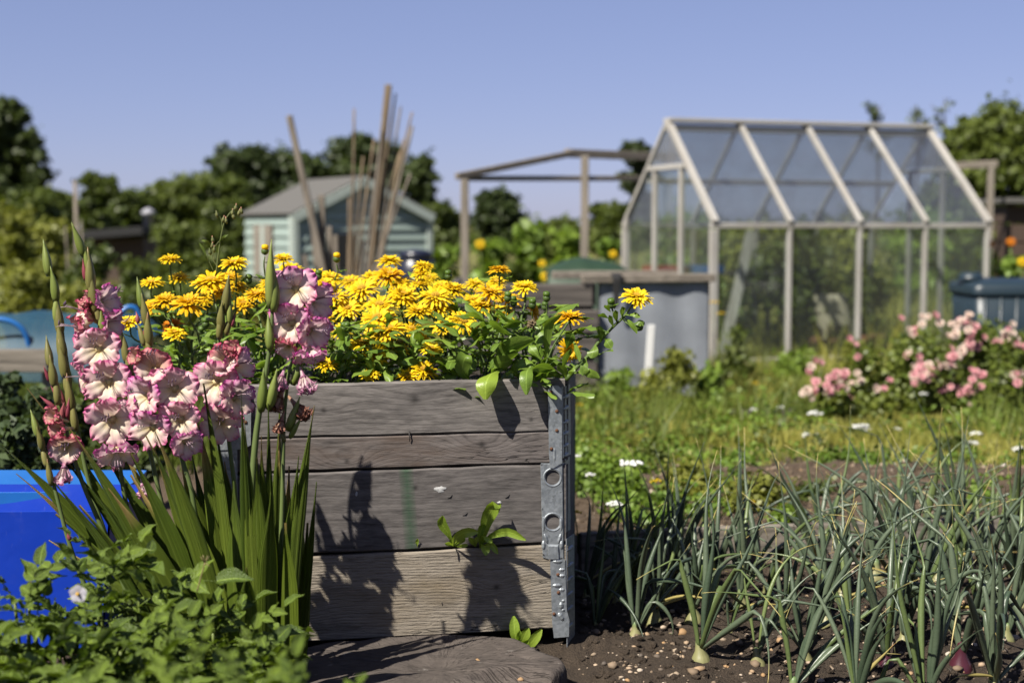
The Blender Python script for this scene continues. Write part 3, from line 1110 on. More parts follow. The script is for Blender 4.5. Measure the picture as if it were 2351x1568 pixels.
def side_pt(p, d):
    return p + SR * d


def flange(x_edge, y0, y1, depth, out, ribs, name):
    """the half of the hinge that lies on the bed's right side; x_edge(y) its bend line"""
    g = G()
    a, b = FP(x_edge, y0, out), FP(x_edge + 2, y1, out)
    ox = np.array([.0022, 0, 0])
    P = [a, b, b + SR * depth, a + SR * depth]
    P = [p + FU * .0 for p in P]
    Q = [p + FU * .0022 for p in P]
    g.add(P + Q, [(0, 1, 2, 3), (7, 6, 5, 4), (0, 4, 5, 1), (1, 5, 6, 2), (2, 6, 7, 3), (3, 7, 4, 0)])
    for y in ribs:
        p = FP(x_edge + .8, y, out - .0005) + FU * .002
        rib(g, p, p + SR * (depth * .8), .0052)
    return g.build(name, M['zinc'], bed, smooth_=False)


# upper hinge
def ex(g):
    for (xa, xb, y) in ((1264, 1287, 911), (1276, 1287, 942), (1264, 1287, 969), (1276, 1287, 1001), (1263, 1270, 1023), (1274, 1287, 1022)):
        rib(g, FP(xa, y, .0032), FP(xb, y, .0032), .0046)
    rib(g, FP(1271.5, 1012, .0035), FP(1272, 1072, .0035), .0062)
    for x0_, x1_ in ((1261, 1267), (1276, 1283)):
        rib(g, FP(x0_, 1046, .003), FP(x1_, 1046, .003), .006)


o = plate([(1257, 893), (1270, 884), (1280, 884), (1288, 892), (1289, 1062), (1281, 1066), (1270, 1073), (1262, 1073), (1259, 1040)], .0062, extra=ex, name='upper_hinge')
for x, y in ((1263.5, 899), (1277, 943), (1277, 987), (1264.5, 1029)):
    nail(x, y, .0085).build('nail', M['rust'], o)
flange(1288, 888, 1050, .058, .0062, (912, 938, 970, 996, 1024, 1046), 'hinge_flange')
# middle sliding plate with two round holes
def plate_holes():
    g = G()
    out, th = .0036, .0022
    L, Rr_, T_, B_ = 1241.5, 1289, 1064, 1281
    holes = ((1267.5, 1093, 18), (1268, 1197, 18))
    # strips: rows of quads between outline and circle, sampled round
    def ring(cx, cy, r, x0, x1, y0, y1):
        n = 32
        V, F = [], []
        for k in range(n):
            a = k / n * 2 * math.pi + math.pi / 4
            ca, sa = math.cos(a), math.sin(a)
            t = min(((x1 - cx) / ca if ca > 1e-6 else ((x0 - cx) / ca if ca < -1e-6 else 1e9)), ((y1 - cy) / sa if sa > 1e-6 else ((y0 - cy) / sa if sa < -1e-6 else 1e9)))
            V.append(FP(cx + r * ca, cy + r * sa, out + th)); V.append(FP(cx + (r + 3.2) * ca, cy + (r + 3.2) * sa, out + th + .0012)); V.append(FP(cx + (r + 5.5) * ca, cy + (r + 5.5) * sa, out + th)); V.append(FP(cx + t * ca, cy + t * sa, out + th))
            V.append(FP(cx + r * ca, cy + r * sa, out - .001))
        for k in range(n):
            k2 = (k + 1) % n
            for j in range(3):
                F.append((k * 5 + j, k * 5 + j + 1, k2 * 5 + j + 1, k2 * 5 + j))
            F.append((k * 5 + 4, k * 5, k2 * 5, k2 * 5 + 4))
        g.add(V, F)
    ring(1267.5, 1095, 17, L, Rr_, T_, 1130)
    ring(1268, 1197, 17, L + 2.2, Rr_ + 1.2, 1165, 1228)
    def q(pts, o2=0.0):
        g.add([FP(x, y, out + th + o2) for x, y in pts], [(3, 2, 1, 0)])
    q([(L, 1130), (Rr_, 1130), (Rr_ + 1.2, 1165), (L + 2.2, 1165)])
    # waisted foot: raised pad between two shoulders
    q([(L + 2.2, 1228), (Rr_ + 1.2, 1228), (Rr_ + 2.5, 1250), (L + 4, 1250)])
    g.add([FP(L + 4, 1250, out + th), FP(1256, 1250, out + th), FP(1256, B_, out + th), FP(L + 5, B_ - 3, out + th)], [(3, 2, 1, 0)])
    g.add([FP(1256, 1248, out + th + .0004), FP(1281, 1248, out + th + .0004), FP(1281, B_, out + th + .004), FP(1256, B_, out + th + .004), FP(1258, 1252, out + th + .004), FP(1279, 1252, out + th + .004)], [(0, 4, 5, 1), (4, 3, 2, 5), (0, 3, 4), (1, 5, 2)])
    g.add([FP(1281, 1250, out + th), FP(Rr_ + 2.5, 1250, out + th), FP(Rr_ + 3, B_ - 3, out + th), FP(1281, B_, out + th)], [(3, 2, 1, 0)])
    # raised sides flowing round the lower hole
    rib(g, FP(1247, 1180, .004), FP(1247, 1222, .004), .004); rib(g, FP(1287, 1180, .004), FP(1287, 1222, .004), .004)
    rib(g, FP(1248, 1222, .004), FP(1257, 1248, .004), .0045); rib(g, FP(1287, 1222, .004), FP(1280, 1248, .004), .0045)
    rib(g, FP(1247, 1238, .004), FP(1247, 1262, .004), .0045); rib(g, FP(1287.5, 1238, .004), FP(1288, 1262, .004), .0045)
    # rim edges
    for p0, p1 in (((L, T_), (Rr_, T_)), ((L, T_), (L + 5, B_ - 3)), ((L + 5, B_ - 3), (Rr_ + 3, B_ - 3)), ((Rr_, T_), (Rr_ + 3, B_))):
        tube(g, [FP(*p0, out + th * .4), FP(*p1, out + th * .4)], .0014, 5)
    return g.build('sliding_plate', M['zinc'], bed, smooth_=False)


plate_holes()
nail(1246.5, 1271, .0055, r=.0016).build('nail', M['iron'], bed)
flange(1289, 1056, 1225, .054, .0036, (), 'side_plate')


def ex2(g):
    for (xa, xb, y) in ((1264, 1294, 1287), (1264, 1293, 1342)):
        rib(g, FP(xa, y, .0032), FP(xb, y, .0032), .006)
    for (xa, xb, y) in ((1280, 1298, 1306), (1280, 1298, 1320), (1280, 1298, 1352)):
        rib(g, FP(xa, y, .0032), FP(xb, y, .0032), .0056)
    rib(g, FP(1287, 1378, .004), FP(1287, 1398, .004), .006); rib(g, FP(1287, 1378, .004), FP(1297, 1376, .004), .0045); rib(g, FP(1287, 1398, .004), FP(1297, 1398, .004), .0045)
    rib(g, FP(1280, 1402, .003), FP(1294, 1425, .003), .007)


o = plate([(1262, 1284), (1296, 1282), (1300, 1398), (1306, 1420), (1305, 1459), (1271, 1462), (1267, 1430)], .0045, extra=ex2, name='lower_hinge')
for x, y in ((1280, 1317), (1281, 1358), (1271, 1407)):
    nail(x, y, .0068).build('nail', M['rust'], o)
flange(1298, 1236, 1500, .058, .0045, (1262, 1300, 1332, 1366, 1400, 1440), 'hinge_flange')
# left hinge, half hidden by the gladioli
o = plate([(497, 900), (572, 898), (577, 925), (576, 1020), (560, 1030), (500, 1032)], .0062, extra=lambda g: [rib(g, FP(500, y, .0035), FP(560, y, .0035), .0046) for y in (925, 955, 990)], name='upper_hinge')
for x, y in ((580 - 8, 915), (568 - 4, 968), (560, 1018)):
    nail(x, y, .0085).build('nail', M['rust'], o)
plate([(494, 1030), (545, 1030), (548, 1240), (497, 1245)], .0036, name='sliding_plate')
plate([(500, 1248), (538, 1248), (540, 1450), (503, 1450)], .0045, name='lower_hinge')
# old nail, splinters and green streak
g = G()
tube(g, [FP(939, 990, .002), FP(940, 1002, .005), FP(940.5, 1013, .003)], [.0016, .0013, .0010], 6)
g.build('bent_nail', M['iron'], bed)
for k, (x, y, a) in enumerate(((1033, 1140, -.6), (1165, 1139, -.7), (1068, 1180, -.5), (1015, 1385, 1.4))):
    g = G()
    dx, dy = 7 * math.cos(a), 7 * math.sin(a)
    tube(g, [FP(x - dx, y - dy, .002), FP(x, y, .0035), FP(x + dx, y + dy, .002)], [.0006, .0011, .0005], 5)
    g.build('wood_splinter', M['iron'], bed)
# bird lime on the dark plank
for k, (x, y, w_, h_) in enumerate(((1010, 1122, 15, 8), (818, 1134, 3.5, 7), (1146, 1153, 6, 4))):
    g = G()
    n = 14
    rs = np.random.default_rng(k)
    P = [FP(x + w_ * math.cos(i / n * 6.283) * rs.uniform(.55, 1.1), y + h_ * math.sin(i / n * 6.283) * rs.uniform(.5, 1.1), .0026) for i in range(n)]
    cc = FP(x, y, .0052)
    g.add(P + [cc], [(i, (i + 1) % n, n) for i in range(n)])
    g.build('bird_lime', M['dropping'], bed)
# ================================================================== gladioli
VIEW = np.array([0, -1.0, 0])


def rot_xyz(yaw, pitch, roll):
    """columns: local x, y, z of something that faces the camera (z towards it); yaw > 0 turns to the right, pitch > 0 looks up"""
    z = np.array([math.sin(yaw) * math.cos(pitch), -math.cos(yaw) * math.cos(pitch), math.sin(pitch)])
    x = nrm(np.cross((0, 0, 1), z))
    y = np.cross(z, x)
    c, s_ = math.cos(roll), math.sin(roll)
    return np.stack([c * x + s_ * y, -s_ * x + c * y, z], 1)


def petal_geo(ang, L, Wd, flare, seed, hood=0.0, outer=False, ruf=1.0):
    """one tepal in the bloom's own frame: axis +Z out of the flower, ang round it"""
    rs = np.random.default_rng(seed)
    n, nu = 13, 13
    t = np.linspace(0, 1, n)
    er, tg = np.array([math.cos(ang), math.sin(ang), 0]), np.array([-math.sin(ang), math.cos(ang), 0])
    # profile: a funnel that opens wide
    r = .0045 + L * (0.30 * t + flare * 0.70 * t ** 1.7)
    z = -.024 + L * (1.05 * np.sin(t * 1.35) * (1.05 - flare * .42)) - L * flare * .16 * t ** 4 + (-.004 if outer else .0)
    P = er * r[:, None] + np.array([0, 0, 1]) * z[:, None] + np.array([0, 0, 1]) * (hood * L * t ** 2)[:, None] - er * (hood * L * .55 * t ** 2)[:, None]
    w = Wd * .5 * (0.16 + 0.98 * np.sin(np.clip(t * 1.02, 0, 1) ** 1.05 * 2.45) ** 1.0)
    w = np.maximum(w, Wd * .05)
    w[-1] *= .55
    w[-2] *= .93
    f1, f2, p1, p2 = rs.uniform(2.6, 3.8), rs.uniform(5.5, 8), rs.uniform(0, 6.28), rs.uniform(0, 6.28)

    def ruffle(u, tt):
        e = np.abs(u) ** 2.0 * smooth(.25, .85, tt)
        tipw = smooth(.80, 1.0, tt) * (1 - abs(u) ** 2)
        return ruf * L * (.120 * e * np.sin(f1 * 2 * math.pi * tt + p1 + (0 if u > 0 else 2.1)) + .050 * e * np.sin(f2 * 2 * math.pi * tt + p2) + .085 * tipw * np.sin(u * 8 + p2) + .020 * np.cos(u * 6) * np.sin(tt * 3.1))
    g = G()
    ribbon(g, P, np.tile(tg, (n, 1)), w, 0.22 * L / .05, nu, rs.random(), ruffle)
    return g


def bloom_proto(kind, seed):
    """kind: open, half, cup"""
    up, lip = {'open': ('petal_up', 'petal_lip'), 'violet': ('petal_violet', 'petal_lip'), 'back': ('petal_violet', 'petal_up'), 'half': ('petal_coral', 'petal_lip'), 'cup': ('petal_coral', 'petal_coral'), 'faded': ('petal_faded', 'petal_faded'), 'dry': ('petal_dry', 'petal_dry')}[kind]
    flare = {'open': 1.0, 'violet': 1.0, 'back': .8, 'half': .62, 'cup': .18, 'faded': .05, 'dry': -.12}[kind]
    L = {'open': .050, 'violet': .049, 'back': .047, 'half': .042, 'cup': .031, 'faded': .045, 'dry': .031}[kind]
    Wd = {'open': .038, 'violet': .037, 'back': .035, 'half': .036, 'cup': .026, 'faded': .026, 'dry': .017}[kind]
    ruf = {'faded': 1.7, 'dry': 2.2}.get(kind, 1.25)
    rs = np.random.default_rng(seed)
    pet = []
    for k in range(6):
        a = math.pi / 2 + k * math.pi / 3 + rs.uniform(-.08, .08)
        outer = k % 2 == 1
        lower = k in (2, 3, 4)
        fl = flare * (1.0 if k else .86) * rs.uniform(.92, 1.06)
        m = M[lip if lower else up]
        g = petal_geo(a, L * (1.06 if k == 0 else (.95 if lower else 1.0)) * rs.uniform(.95, 1.05), Wd * (1.16 if k == 0 else (.90 if lower else 1.08)) * rs.uniform(.94, 1.06), fl, seed * 10 + k, hood=.16 if k == 0 and flare > .5 else 0.0, outer=outer, ruf=ruf)
        pet.append(g.mesh('petal', m))
    g = G()
    lathe(g, (0, 0, -.052), (0, 0, 1), [(.0028, 0), (.0036, .012), (.0058, .024), (.010, .032)], 8)
    tb = g.mesh('throat', M['petal_faded'] if kind == 'faded' else (M['petal_dry'] if kind == 'dry' else M['throat']))
    st = None
    if kind in ('open', 'violet', 'half', 'back'):
        g = G()
        for k in range(3):
            x = (k - 1) * .0055
            P = bez((x * .3, .004, -.015), (x, .014, .018), (x * 1.2, .012 + .002 * k, .036), 6)
            tube(g, P, .0007, 5, mi=0)
            tube(g, [P[-1] + (-.0006, .001, -.001), P[-1] + (0.0012, .004, .002), P[-1] + (.0012, .009, .002)], [.0008, .0012, .0006], 5, mi=1)
        P = bez((0, .006, -.015), (0, .018, .022), (.002, .010, .045), 6)
        tube(g, P, .0006, 5, mi=0)
        st = g.mesh('stamens', [M['stamen'], M['anther']])
    return tb, pet, st


BLOOMS = {k: [bloom_proto(k, 100 * i + j) for j in range(n)] for i, (k, n) in enumerate((('open', 4), ('violet', 2), ('back', 2), ('half', 3), ('cup', 3), ('faded', 2), ('dry', 2)))}
_bc = {}


def place_bloom(parent, kind, p, yaw, pitch, size=1.0, roll=None):
    """a bloom as a part of the plant, its petals and stamens as sub-parts"""
    i = _bc.get(kind, 0)
    _bc[kind] = i + 1
    tb, pet, st = BLOOMS[kind][i % len(BLOOMS[kind])]
    o = bpy.data.objects.new('bloom', tb)
    COL.objects.link(o)
    o.parent = parent
    roll = rng.uniform(-.25, .25) if roll is None else roll
    Rm = rot_xyz(R(yaw), R(pitch), roll)
    o.matrix_local = Matrix.Translation(Vector(np.asarray(p) - wloc(parent))) @ Matrix(Rm.tolist()).to_4x4() @ Matrix.Scale(size * .93, 4)
    for me in pet:
        q = bpy.data.objects.new('petal', me)
        COL.objects.link(q); q.parent = o
    if st is not None:
        q = bpy.data.objects.new('stamens', st)
        COL.objects.link(q); q.parent = o
    return o


def spindle(parent, name, mat, p, d, L, r, curve=0.0):
    """a pointed bud along d"""
    d = nrm(d)
    s_ = nrm(np.cross(d, (0, 1, 0.01)))
    t = np.linspace(0, 1, 8)
    P = np.asarray(p) + d * (t * L)[:, None] + s_ * (curve * np.sin(t * 3.14))[:, None]
    rr = r * np.array([.55, .9, 1.0, .94, .76, .50, .24, .04])
    g = G()
    tube(g, P, rr, 8, rnd=rng.random(), flat=np.full(8, .8))
    return g.build(name, mat, parent)


def glad(label, stem_px, Y, base_px, buds=(), blooms=(), leaves=(), r0=.0052):
    """stem_px: from the tip down; buds: (fraction of the way is implied by pixel) x, y, side, length px, kind"""
    pb = at(base_px, 1500, Y)
    base = np.array([pb[0], Y, soil_z(pb[0], Y)])
    t = thing('gladiolus', label, 'gladiolus', base, 'gladioli beside the raised bed')
    pts = [at(x, y, Y) for x, y in stem_px]
    pts.append(base + np.array([0, 0, -.02]))
    P = spline(pts[::-1], 40)
    g = G()
    tube(g, P, np.linspace(r0, .0016, 40), 8, rnd=rng.random())
    g.build('stem', M['glad_stem'], t)
    for (x, y, dx, dy, L, kind) in buds:
        p = at(x, y, Y - .006)
        d = at(x + dx, y + dy, Y - .010 + rng.uniform(-.01, .01)) - p
        mt = {'b': 'glad_bud', 'g': 'glad_bud_green', 'r': 'bud_red'}[kind]
        spindle(t, 'bud', M[mt], p - nrm(d) * .004, d, L * px(Y) * (1.32 if kind != 'r' else 1.1), (.0108 if kind != 'r' else .0088) * min(1.25, max(.62, L / 62)), rng.uniform(-.002, .002))
    for (kind, x, y, yaw, pitch, size) in blooms:
        place_bloom(t, kind, at(x, y, Y - .035 if abs(yaw) < 50 else Y - .005), yaw, pitch, size)
    for (tx, ty, bx, wpx, dY, bend) in leaves:
        sword(t, tx, ty, bx, wpx, Y + dY, bend)
    return t


_leaf_i = [0]


def sword(parent, tx, ty, bx, wpx, Y, bend=0.0, base_y=1560):
    """a sword leaf from its foot (photograph x) to its tip"""
    _leaf_i[0] += 1
    rs = np.random.default_rng(900 + _leaf_i[0])
    pb = at(bx, base_y, Y)
    b = np.array([pb[0], Y, max(soil_z(pb[0], Y) - .01, min(pb[2], .12))])
    tip = at(tx, ty, Y + rs.uniform(-.09, .03))
    mid = (b + tip) / 2 + np.array([bend * px(Y), rs.uniform(-.03, .03), 0]) + np.array([(b[0] - tip[0]) * .18, 0, .06 * abs(tip[0] - b[0])])
    n = 18
    P = bez(b, mid, tip, n)
    t = np.linspace(0, 1, n)
    w = wpx * 1.3 * px(Y) * .5 * (0.55 + .45 * smooth(0, .35, t)) * (1 - smooth(.55, 1.0, t) ** 1.2) + .0004
    az = rs.uniform(-.75, .75)
    S = np.array([math.cos(az), math.sin(az), 0])
    w = w / max(.55, abs(math.cos(az)))
    tw = rs.uniform(-.5, .5)
    Sd = np.stack([np.cos(az + tw * t), np.sin(az + tw * t), np.zeros(n)], 1)
    g = G()
    ribbon(g, P, Sd, w, -.32, 7, rs.random(), lambda u, tt: .0022 * np.cos(u * 9.4) * np.ones_like(tt))
    g.build('leaf', M['glad_leaf'], parent)


GA = glad('gladiolus spike of green closed buds only, outermost at the top left', [(102, 567), (112, 604), (122, 640), (132, 690), (141, 740), (149, 812), (157, 873), (168, 930), (178, 985), (210, 1130), (262, 1290)], 2.90, 350,
          buds=[(112, 630, -10, -62, 66, 'g'), (128, 690, -10, -62, 64, 'g'), (131, 738, 1, -60, 60, 'g'), (139, 765, -8, -70, 74, 'b'), (146, 830, -12, -76, 78, 'b'), (151, 868, -14, -74, 74, 'b'), (156, 900, 0, -66, 66, 'b'), (166, 940, -10, -64, 70, 'b'), (146, 925, -18, -48, 52, 'r'), (158, 960, -24, -54, 58, 'r'), (174, 985, -6, -50, 60, 'b')],
          leaves=[(62, 891, 420, 17, .0, -6), (0, 1019, 440, 27, -.04, -20), (37, 1087, 450, 22, .03, -10), (150, 1055, 430, 26, -.03, 0)])
GH = glad('gladiolus with red budding tips and one cream bloom, leftmost of the flowering ones', [(109, 785), (112, 815), (118, 845), (126, 878), (134, 912), (146, 950), (158, 1010), (190, 1110), (265, 1290)], 2.82, 390,
          buds=[(116, 840, -8, -56, 58, 'b'), (124, 885, -8, -56, 60, 'b'), (133, 925, -6, -52, 58, 'b'), (112, 872, -12, -32, 36, 'r'), (128, 905, -16, -34, 42, 'r'), (124, 935, -30, -24, 42, 'r'), (142, 965, 6, -44, 46, 'r'), (155, 955, 4, -42, 44, 'r')],
          blooms=[('cup', 116, 955, -30, 20, 1.0), ('half', 150, 1030, 12, -8, 1.05), ('faded', 146, 1092, 0, -70, .8), ('cup', 128, 985, -25, 5, 1.0)],
          leaves=[(128, 1180, 430, 12, -.02, 0), (170, 1000, 455, 24, -.05, -8), (112, 1240, 470, 20, .02, 0), (215, 1130, 470, 30, .0, 0)])
GI = glad('thin gladiolus stem of pale closed buds, lowest of the spikes on the left', [(73, 952), (86, 985), (98, 1020), (110, 1060), (128, 1130), (160, 1250), (205, 1370)], 2.78, 330,
          buds=[(86, 1000, -12, -44, 52, 'g'), (96, 1030, -10, -40, 48, 'b'), (108, 1068, -8, -44, 50, 'b'), (118, 1110, -8, -46, 50, 'b'), (160, 1236, -6, -18, 20, 'r')],
          leaves=[(118, 1100, 400, 18, .0, 0), (182, 1160, 420, 22, .02, 0)])
GB = glad('tallest gladiolus, its long column of large pink and cream blooms below a bare green tip', [(168, 523), (178, 548), (190, 580), (204, 626), (215, 680), (226, 730), (240, 800), (252, 880), (262, 960), (272, 1050), (300, 1200), (360, 1350)], 2.84, 430,
          buds=[(192, 586, -20, -54, 64, 'g'), (205, 622, -10, -46, 48, 'g'), (209, 668, -6, -76, 80, 'b'), (218, 720, -8, -80, 82, 'b'), (227, 740, -14, -60, 60, 'b'), (196, 640, -6, -44, 46, 'r'), (236, 770, -4, -60, 60, 'g')],
          blooms=[('cup', 196, 690, -55, 25, 1.15), ('half', 190, 725, -60, 10, 1.1), ('back', 249, 690, 70, 15, .95), ('half', 178, 760, -65, 0, 1.0), ('back', 262, 745, 75, -5, .9), ('open', 222, 801, 4, 4, 1.0), ('open', 184, 872, -70, -10, .85), ('open', 243, 878, -2, 0, 1.03), ('open', 254, 968, 6, -6, 1.12), ('violet', 268, 1050, 20, -45, .95), ('faded', 330, 1128, 30, -50, .62)],
          leaves=[(157, 980, 470, 24, -.06, -8), (215, 1000, 480, 28, .04, 0), (300, 1040, 500, 32, -.05, 0), (270, 1010, 490, 28, .06, 0), (248, 1120, 500, 34, -.08, 0)])
GG = glad('gladiolus of brown green buds leaning behind the tallest column of blooms', [(248, 668), (258, 702), (270, 745), (280, 785), (290, 822), (302, 860), (320, 930), (370, 1150)], 2.96, 470,
          buds=[(258, 715, -10, -50, 54, 'b'), (268, 748, -12, -62, 66, 'b'), (279, 795, -14, -66, 70, 'b'), (290, 830, -10, -58, 62, 'b'), (303, 868, -12, -56, 62, 'b')],
          leaves=[(405, 1006, 520, 26, .0, 0), (385, 1060, 530, 30, -.03, 0), (440, 1040, 540, 26, .03, 0)])
GC = glad('gladiolus with clustered pink blooms in the middle of the clump under two buds', [(317, 647), (326, 680), (334, 715), (341, 770), (345, 810), (352, 850), (375, 930), (420, 1060), (450, 1200)], 2.80, 480,
          buds=[(327, 706, -10, -56, 58, 'g'), (337, 745, -10, -58, 60, 'b'), (344, 790, -4, -58, 62, 'b'), (346, 815, -8, -46, 48, 'b'), (316, 738, -4, -22, 26, 'r'), (334, 770, 2, -20, 24, 'r'), (330, 790, -14, -44, 46, 'b')],
          blooms=[('cup', 306, 818, -40, 20, .95), ('half', 350, 842, 0, 22, 1.15), ('violet', 326, 910, -30, 0, .95), ('open', 398, 893, 6, 2, 1.05), ('open', 410, 966, 0, -4, .92), ('violet', 340, 985, -15, -8, .95), ('back', 430, 1020, 30, -15, .85), ('violet', 303, 935, -70, 0, .7)],
          leaves=[(334, 999, 520, 20, -.10, 6), (352, 980, 530, 30, -.12, 10), (300, 1090, 510, 34, .0, 0), (345, 1010, 520, 30, .05, 0), (395, 1120, 540, 36, -.04, 0)])
GD = glad('gladiolus with fringed pink blooms standing left of the tall green bud spike', [(526, 645), (519, 675), (511, 710), (504, 755), (502, 800), (505, 850), (515, 930), (530, 1050), (545, 1200)], 2.88, 560,
          buds=[(518, 715, 6, -66, 70, 'b'), (508, 756, 2, -52, 56, 'b'), (528, 740, 2, -46, 50, 'g'), (503, 775, 2, -50, 54, 'b'), (520, 765, 14, -46, 48, 'b'), (533, 745, 6, -30, 32, 'r'), (504, 775, 0, -28, 32, 'r')],
          blooms=[('half', 511, 826, -10, 18, 1.05), ('cup', 535, 800, 30, 35, 1.0), ('open', 489, 878, -6, 2, 1.03), ('violet', 551, 843, 60, 0, .95), ('open', 505, 972, 5, -8, .95), ('violet', 549, 915, 45, 0, .92)],
          leaves=[(467, 880, 540, 17, -.10, 6), (452, 960, 545, 27, -.06, 8), (500, 1010, 560, 28, .03, 0), (536, 1104, 545, 46, -.13, 0), (480, 1000, 550, 30, .06, 0), (430, 1085, 540, 34, .02, 0), (515, 1060, 570, 34, .06, 0)])
GE = glad('tall unopened gladiolus, one thick green bud spike before the marigolds', [(623, 584), (624, 620), (625, 670), (625, 720), (620, 790), (610, 860), (598, 930), (588, 1000), (580, 1100), (575, 1250)], 2.76, 580,
          buds=[(622, 705, 1, -118, 122, 'g'), (628, 712, 0, -80, 84, 'g'), (620, 800, -4, -70, 66, 'g'), (618, 935, 14, -70, 76, 'g'), (600, 940, 4, -74, 80, 'g')],
          leaves=[(554, 902, 580, 20, -.02, 0), (561, 957, 590, 24, -.05, 0), (600, 1000, 610, 26, .05, 0), (566, 1302, 575, 34, -.16, 0), (590, 1050, 600, 32, .0, 0), (622, 1130, 615, 32, -.08, 4)], r0=.008)
GF = glad('gladiolus with violet edged blooms at the top and withered ones hanging below', [(682, 640), (684, 700), (686, 760), (678, 810), (664, 850), (658, 900), (652, 960), (650, 1040), (648, 1150), (646, 1300)], 2.80, 655,
          buds=[(662, 985, 22, -62, 66, 'g'), (674, 880, 22, -60, 62, 'g'), (668, 1002, 24, -40, 44, 'g'), (648, 930, -8, -40, 44, 'b'), (652, 1010, -12, -30, 34, 'b')],
          blooms=[('violet', 674, 662, -4, 6, 1.0), ('back', 735, 694, 58, -2, 1.05), ('violet', 665, 742, -6, 0, .92), ('back', 722, 765, 40, -12, 1.0), ('half', 655, 800, -25, -25, .75), ('back', 712, 818, 25, -60, .9), ('faded', 643, 880, -25, -60, .75), ('faded', 702, 884, 35, -55, .85), ('dry', 634, 934, -40, -62, 1.0), ('dry', 697, 952, 55, -40, 1.1), ('dry', 641, 985, -30, -65, .8)],
          leaves=[(616, 927, 630, 15, -.02, 0), (642, 949, 645, 25, .02, 0), (722, 931, 665, 21, -.06, -14), (686, 1047, 660, 30, -.02, -4), (727, 1106, 690, 12, .0, 4), (640, 1000, 650, 30, .06, 0), (692, 1130, 680, 24, .03, 0), (664, 1070, 660, 28, .08, 0), (706, 1200, 690, 20, .05, 0), (655, 1200, 655, 40, -.09, 0)], r0=.0055)

# ================================================================== marigolds
def ray_head(nr_, rings, L, w, seed, cup=.25):
    """ray petals of one head, axis +Z"""
    rs = np.random.default_rng(seed)
    g = G()
    for k in range(rings):
        n = nr_ - k * 3
        lk = L * (1 - .17 * k)
        for i in range(n):
            a = i / n * 2 * math.pi + rs.uniform(-.09, .09) + k * .15
            el = cup * (k + .3) * .55 + rs.uniform(-.22, .22) - .10 * (k == 0)
            er = np.array([math.cos(a), math.sin(a), 0])
            l_ = lk * rs.uniform(.78, 1.10)
            t = np.linspace(0, 1, 5)
            P = er * (.006 + l_ * t * math.cos(el))[:, None] + np.array([0, 0, 1]) * (.002 * k + l_ * (t * math.sin(el) + .10 * np.sin(t * 3.0) - .10 * rs.uniform(0, 1.4) * t ** 3))[:, None]
            tg = np.array([-math.sin(a), math.cos(a), 0]) + np.array([0, 0, rs.uniform(-.45, .45)])
            ww = w * .5 * np.array([.45, .85, 1.0, 1.0, .55]) * rs.uniform(.8, 1.15)
            ribbon(g, P, np.tile(tg, (5, 1)), ww, .25, 3, rs.random())
    return g


HEADS = {}
for kk, (mt, dm, cfg) in {'yellow': ('ray_yellow', 'disc_yellow', [(26, 4), (24, 3), (28, 4), (22, 3), (27, 5)]), 'gold': ('ray_gold', 'disc_yellow', [(26, 4), (24, 4)]), 'orange': ('ray_orange', 'disc_brown', [(24, 4), (23, 4)])}.items():
    HEADS[kk] = []
    for i, (n, rg) in enumerate(cfg):
        g = ray_head(n, rg, .0330, .0066, 31 * i + len(kk), .42)
        rays = g.mesh('flower_head', M[mt])
        g = G()
        rs = np.random.default_rng(i)
        for q in range(46):
            rr = .0072 * math.sqrt(q / 46)
            a = q * 2.39996
            p = np.array([rr * math.cos(a), rr * math.sin(a), .006 - rr * rr * 28])
            tube(g, [p, p + np.array([rr * .3 * math.cos(a), rr * .3 * math.sin(a), .0042 + rs.uniform(0, .0015)])], [.0011, .0007], 4)
        disc = g.mesh('disc', M[dm])
        g = G()
        lathe(g, (0, 0, -.009), (0, 0, 1), [(.002, 0), (.0075, .002), (.0098, .007), (.0085, .011)], 10)
        cal = g.mesh('calyx', M['cal_stem'])
        HEADS[kk].append((rays, disc, cal))


def leaf_mesh(name, mat, L, w, seed, droop=.5, fold=.25, n=9, shape='spat', nu=5, wav=.05):
    """leaf along +X, face +Z"""
    rs = np.random.default_rng(seed)
    t = np.linspace(0, 1, n)
    ang = droop * t ** 1.3
    x = np.cumsum(np.r_[0, np.cos(ang[1:])]) / (n - 1) * L
    z = -np.cumsum(np.r_[0, np.sin(ang[1:])]) / (n - 1) * L
    P = np.stack([x, L * .06 * rs.uniform(-1, 1) * t ** 2, z], 1)
    if shape == 'spat':
        ww = w * .5 * (.22 + .78 * smooth(.05, .62, t)) * np.sqrt(np.clip(1 - smooth(.66, 1.0, t) ** 2 * .97, 0, 1))
    elif shape == 'oval':
        ww = w * .5 * np.sin(np.clip(t * .97 + .03, 0, 1) ** .72 * math.pi) ** .75
    else:
        ww = w * .5 * np.sin(np.clip(t * .95 + .05, 0, 1) ** .6 * math.pi)
    ww = np.maximum(ww, w * .03)
    p = rs.uniform(0, 6.28)
    g = G()
    ribbon(g, P, (0, 1, 0), ww, fold, nu, rs.random(), lambda u, tt: wav * L * abs(u) ** 1.5 * np.sin(tt * 9 + p + (0 if u > 0 else 1.7)))
    return g.mesh(name, mat)


CAL_LEAF = [leaf_mesh('leaf', M['cal_leaf'], rng.uniform(.075, .11), rng.uniform(.022, .032), 40 + k, rng.uniform(.2, 1.1), rng.uniform(.1, .5)) for k in range(9)]
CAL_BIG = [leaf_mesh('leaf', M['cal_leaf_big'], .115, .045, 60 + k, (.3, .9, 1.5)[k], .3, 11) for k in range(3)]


def frame_from(x, z):
    """matrix whose local X runs along x and local Z leans to z"""
    x = nrm(x)
    y = nrm(np.cross(z, x))
    z = np.cross(x, y)
    return Matrix(np.stack([x, y, z], 1).tolist()).to_4x4()


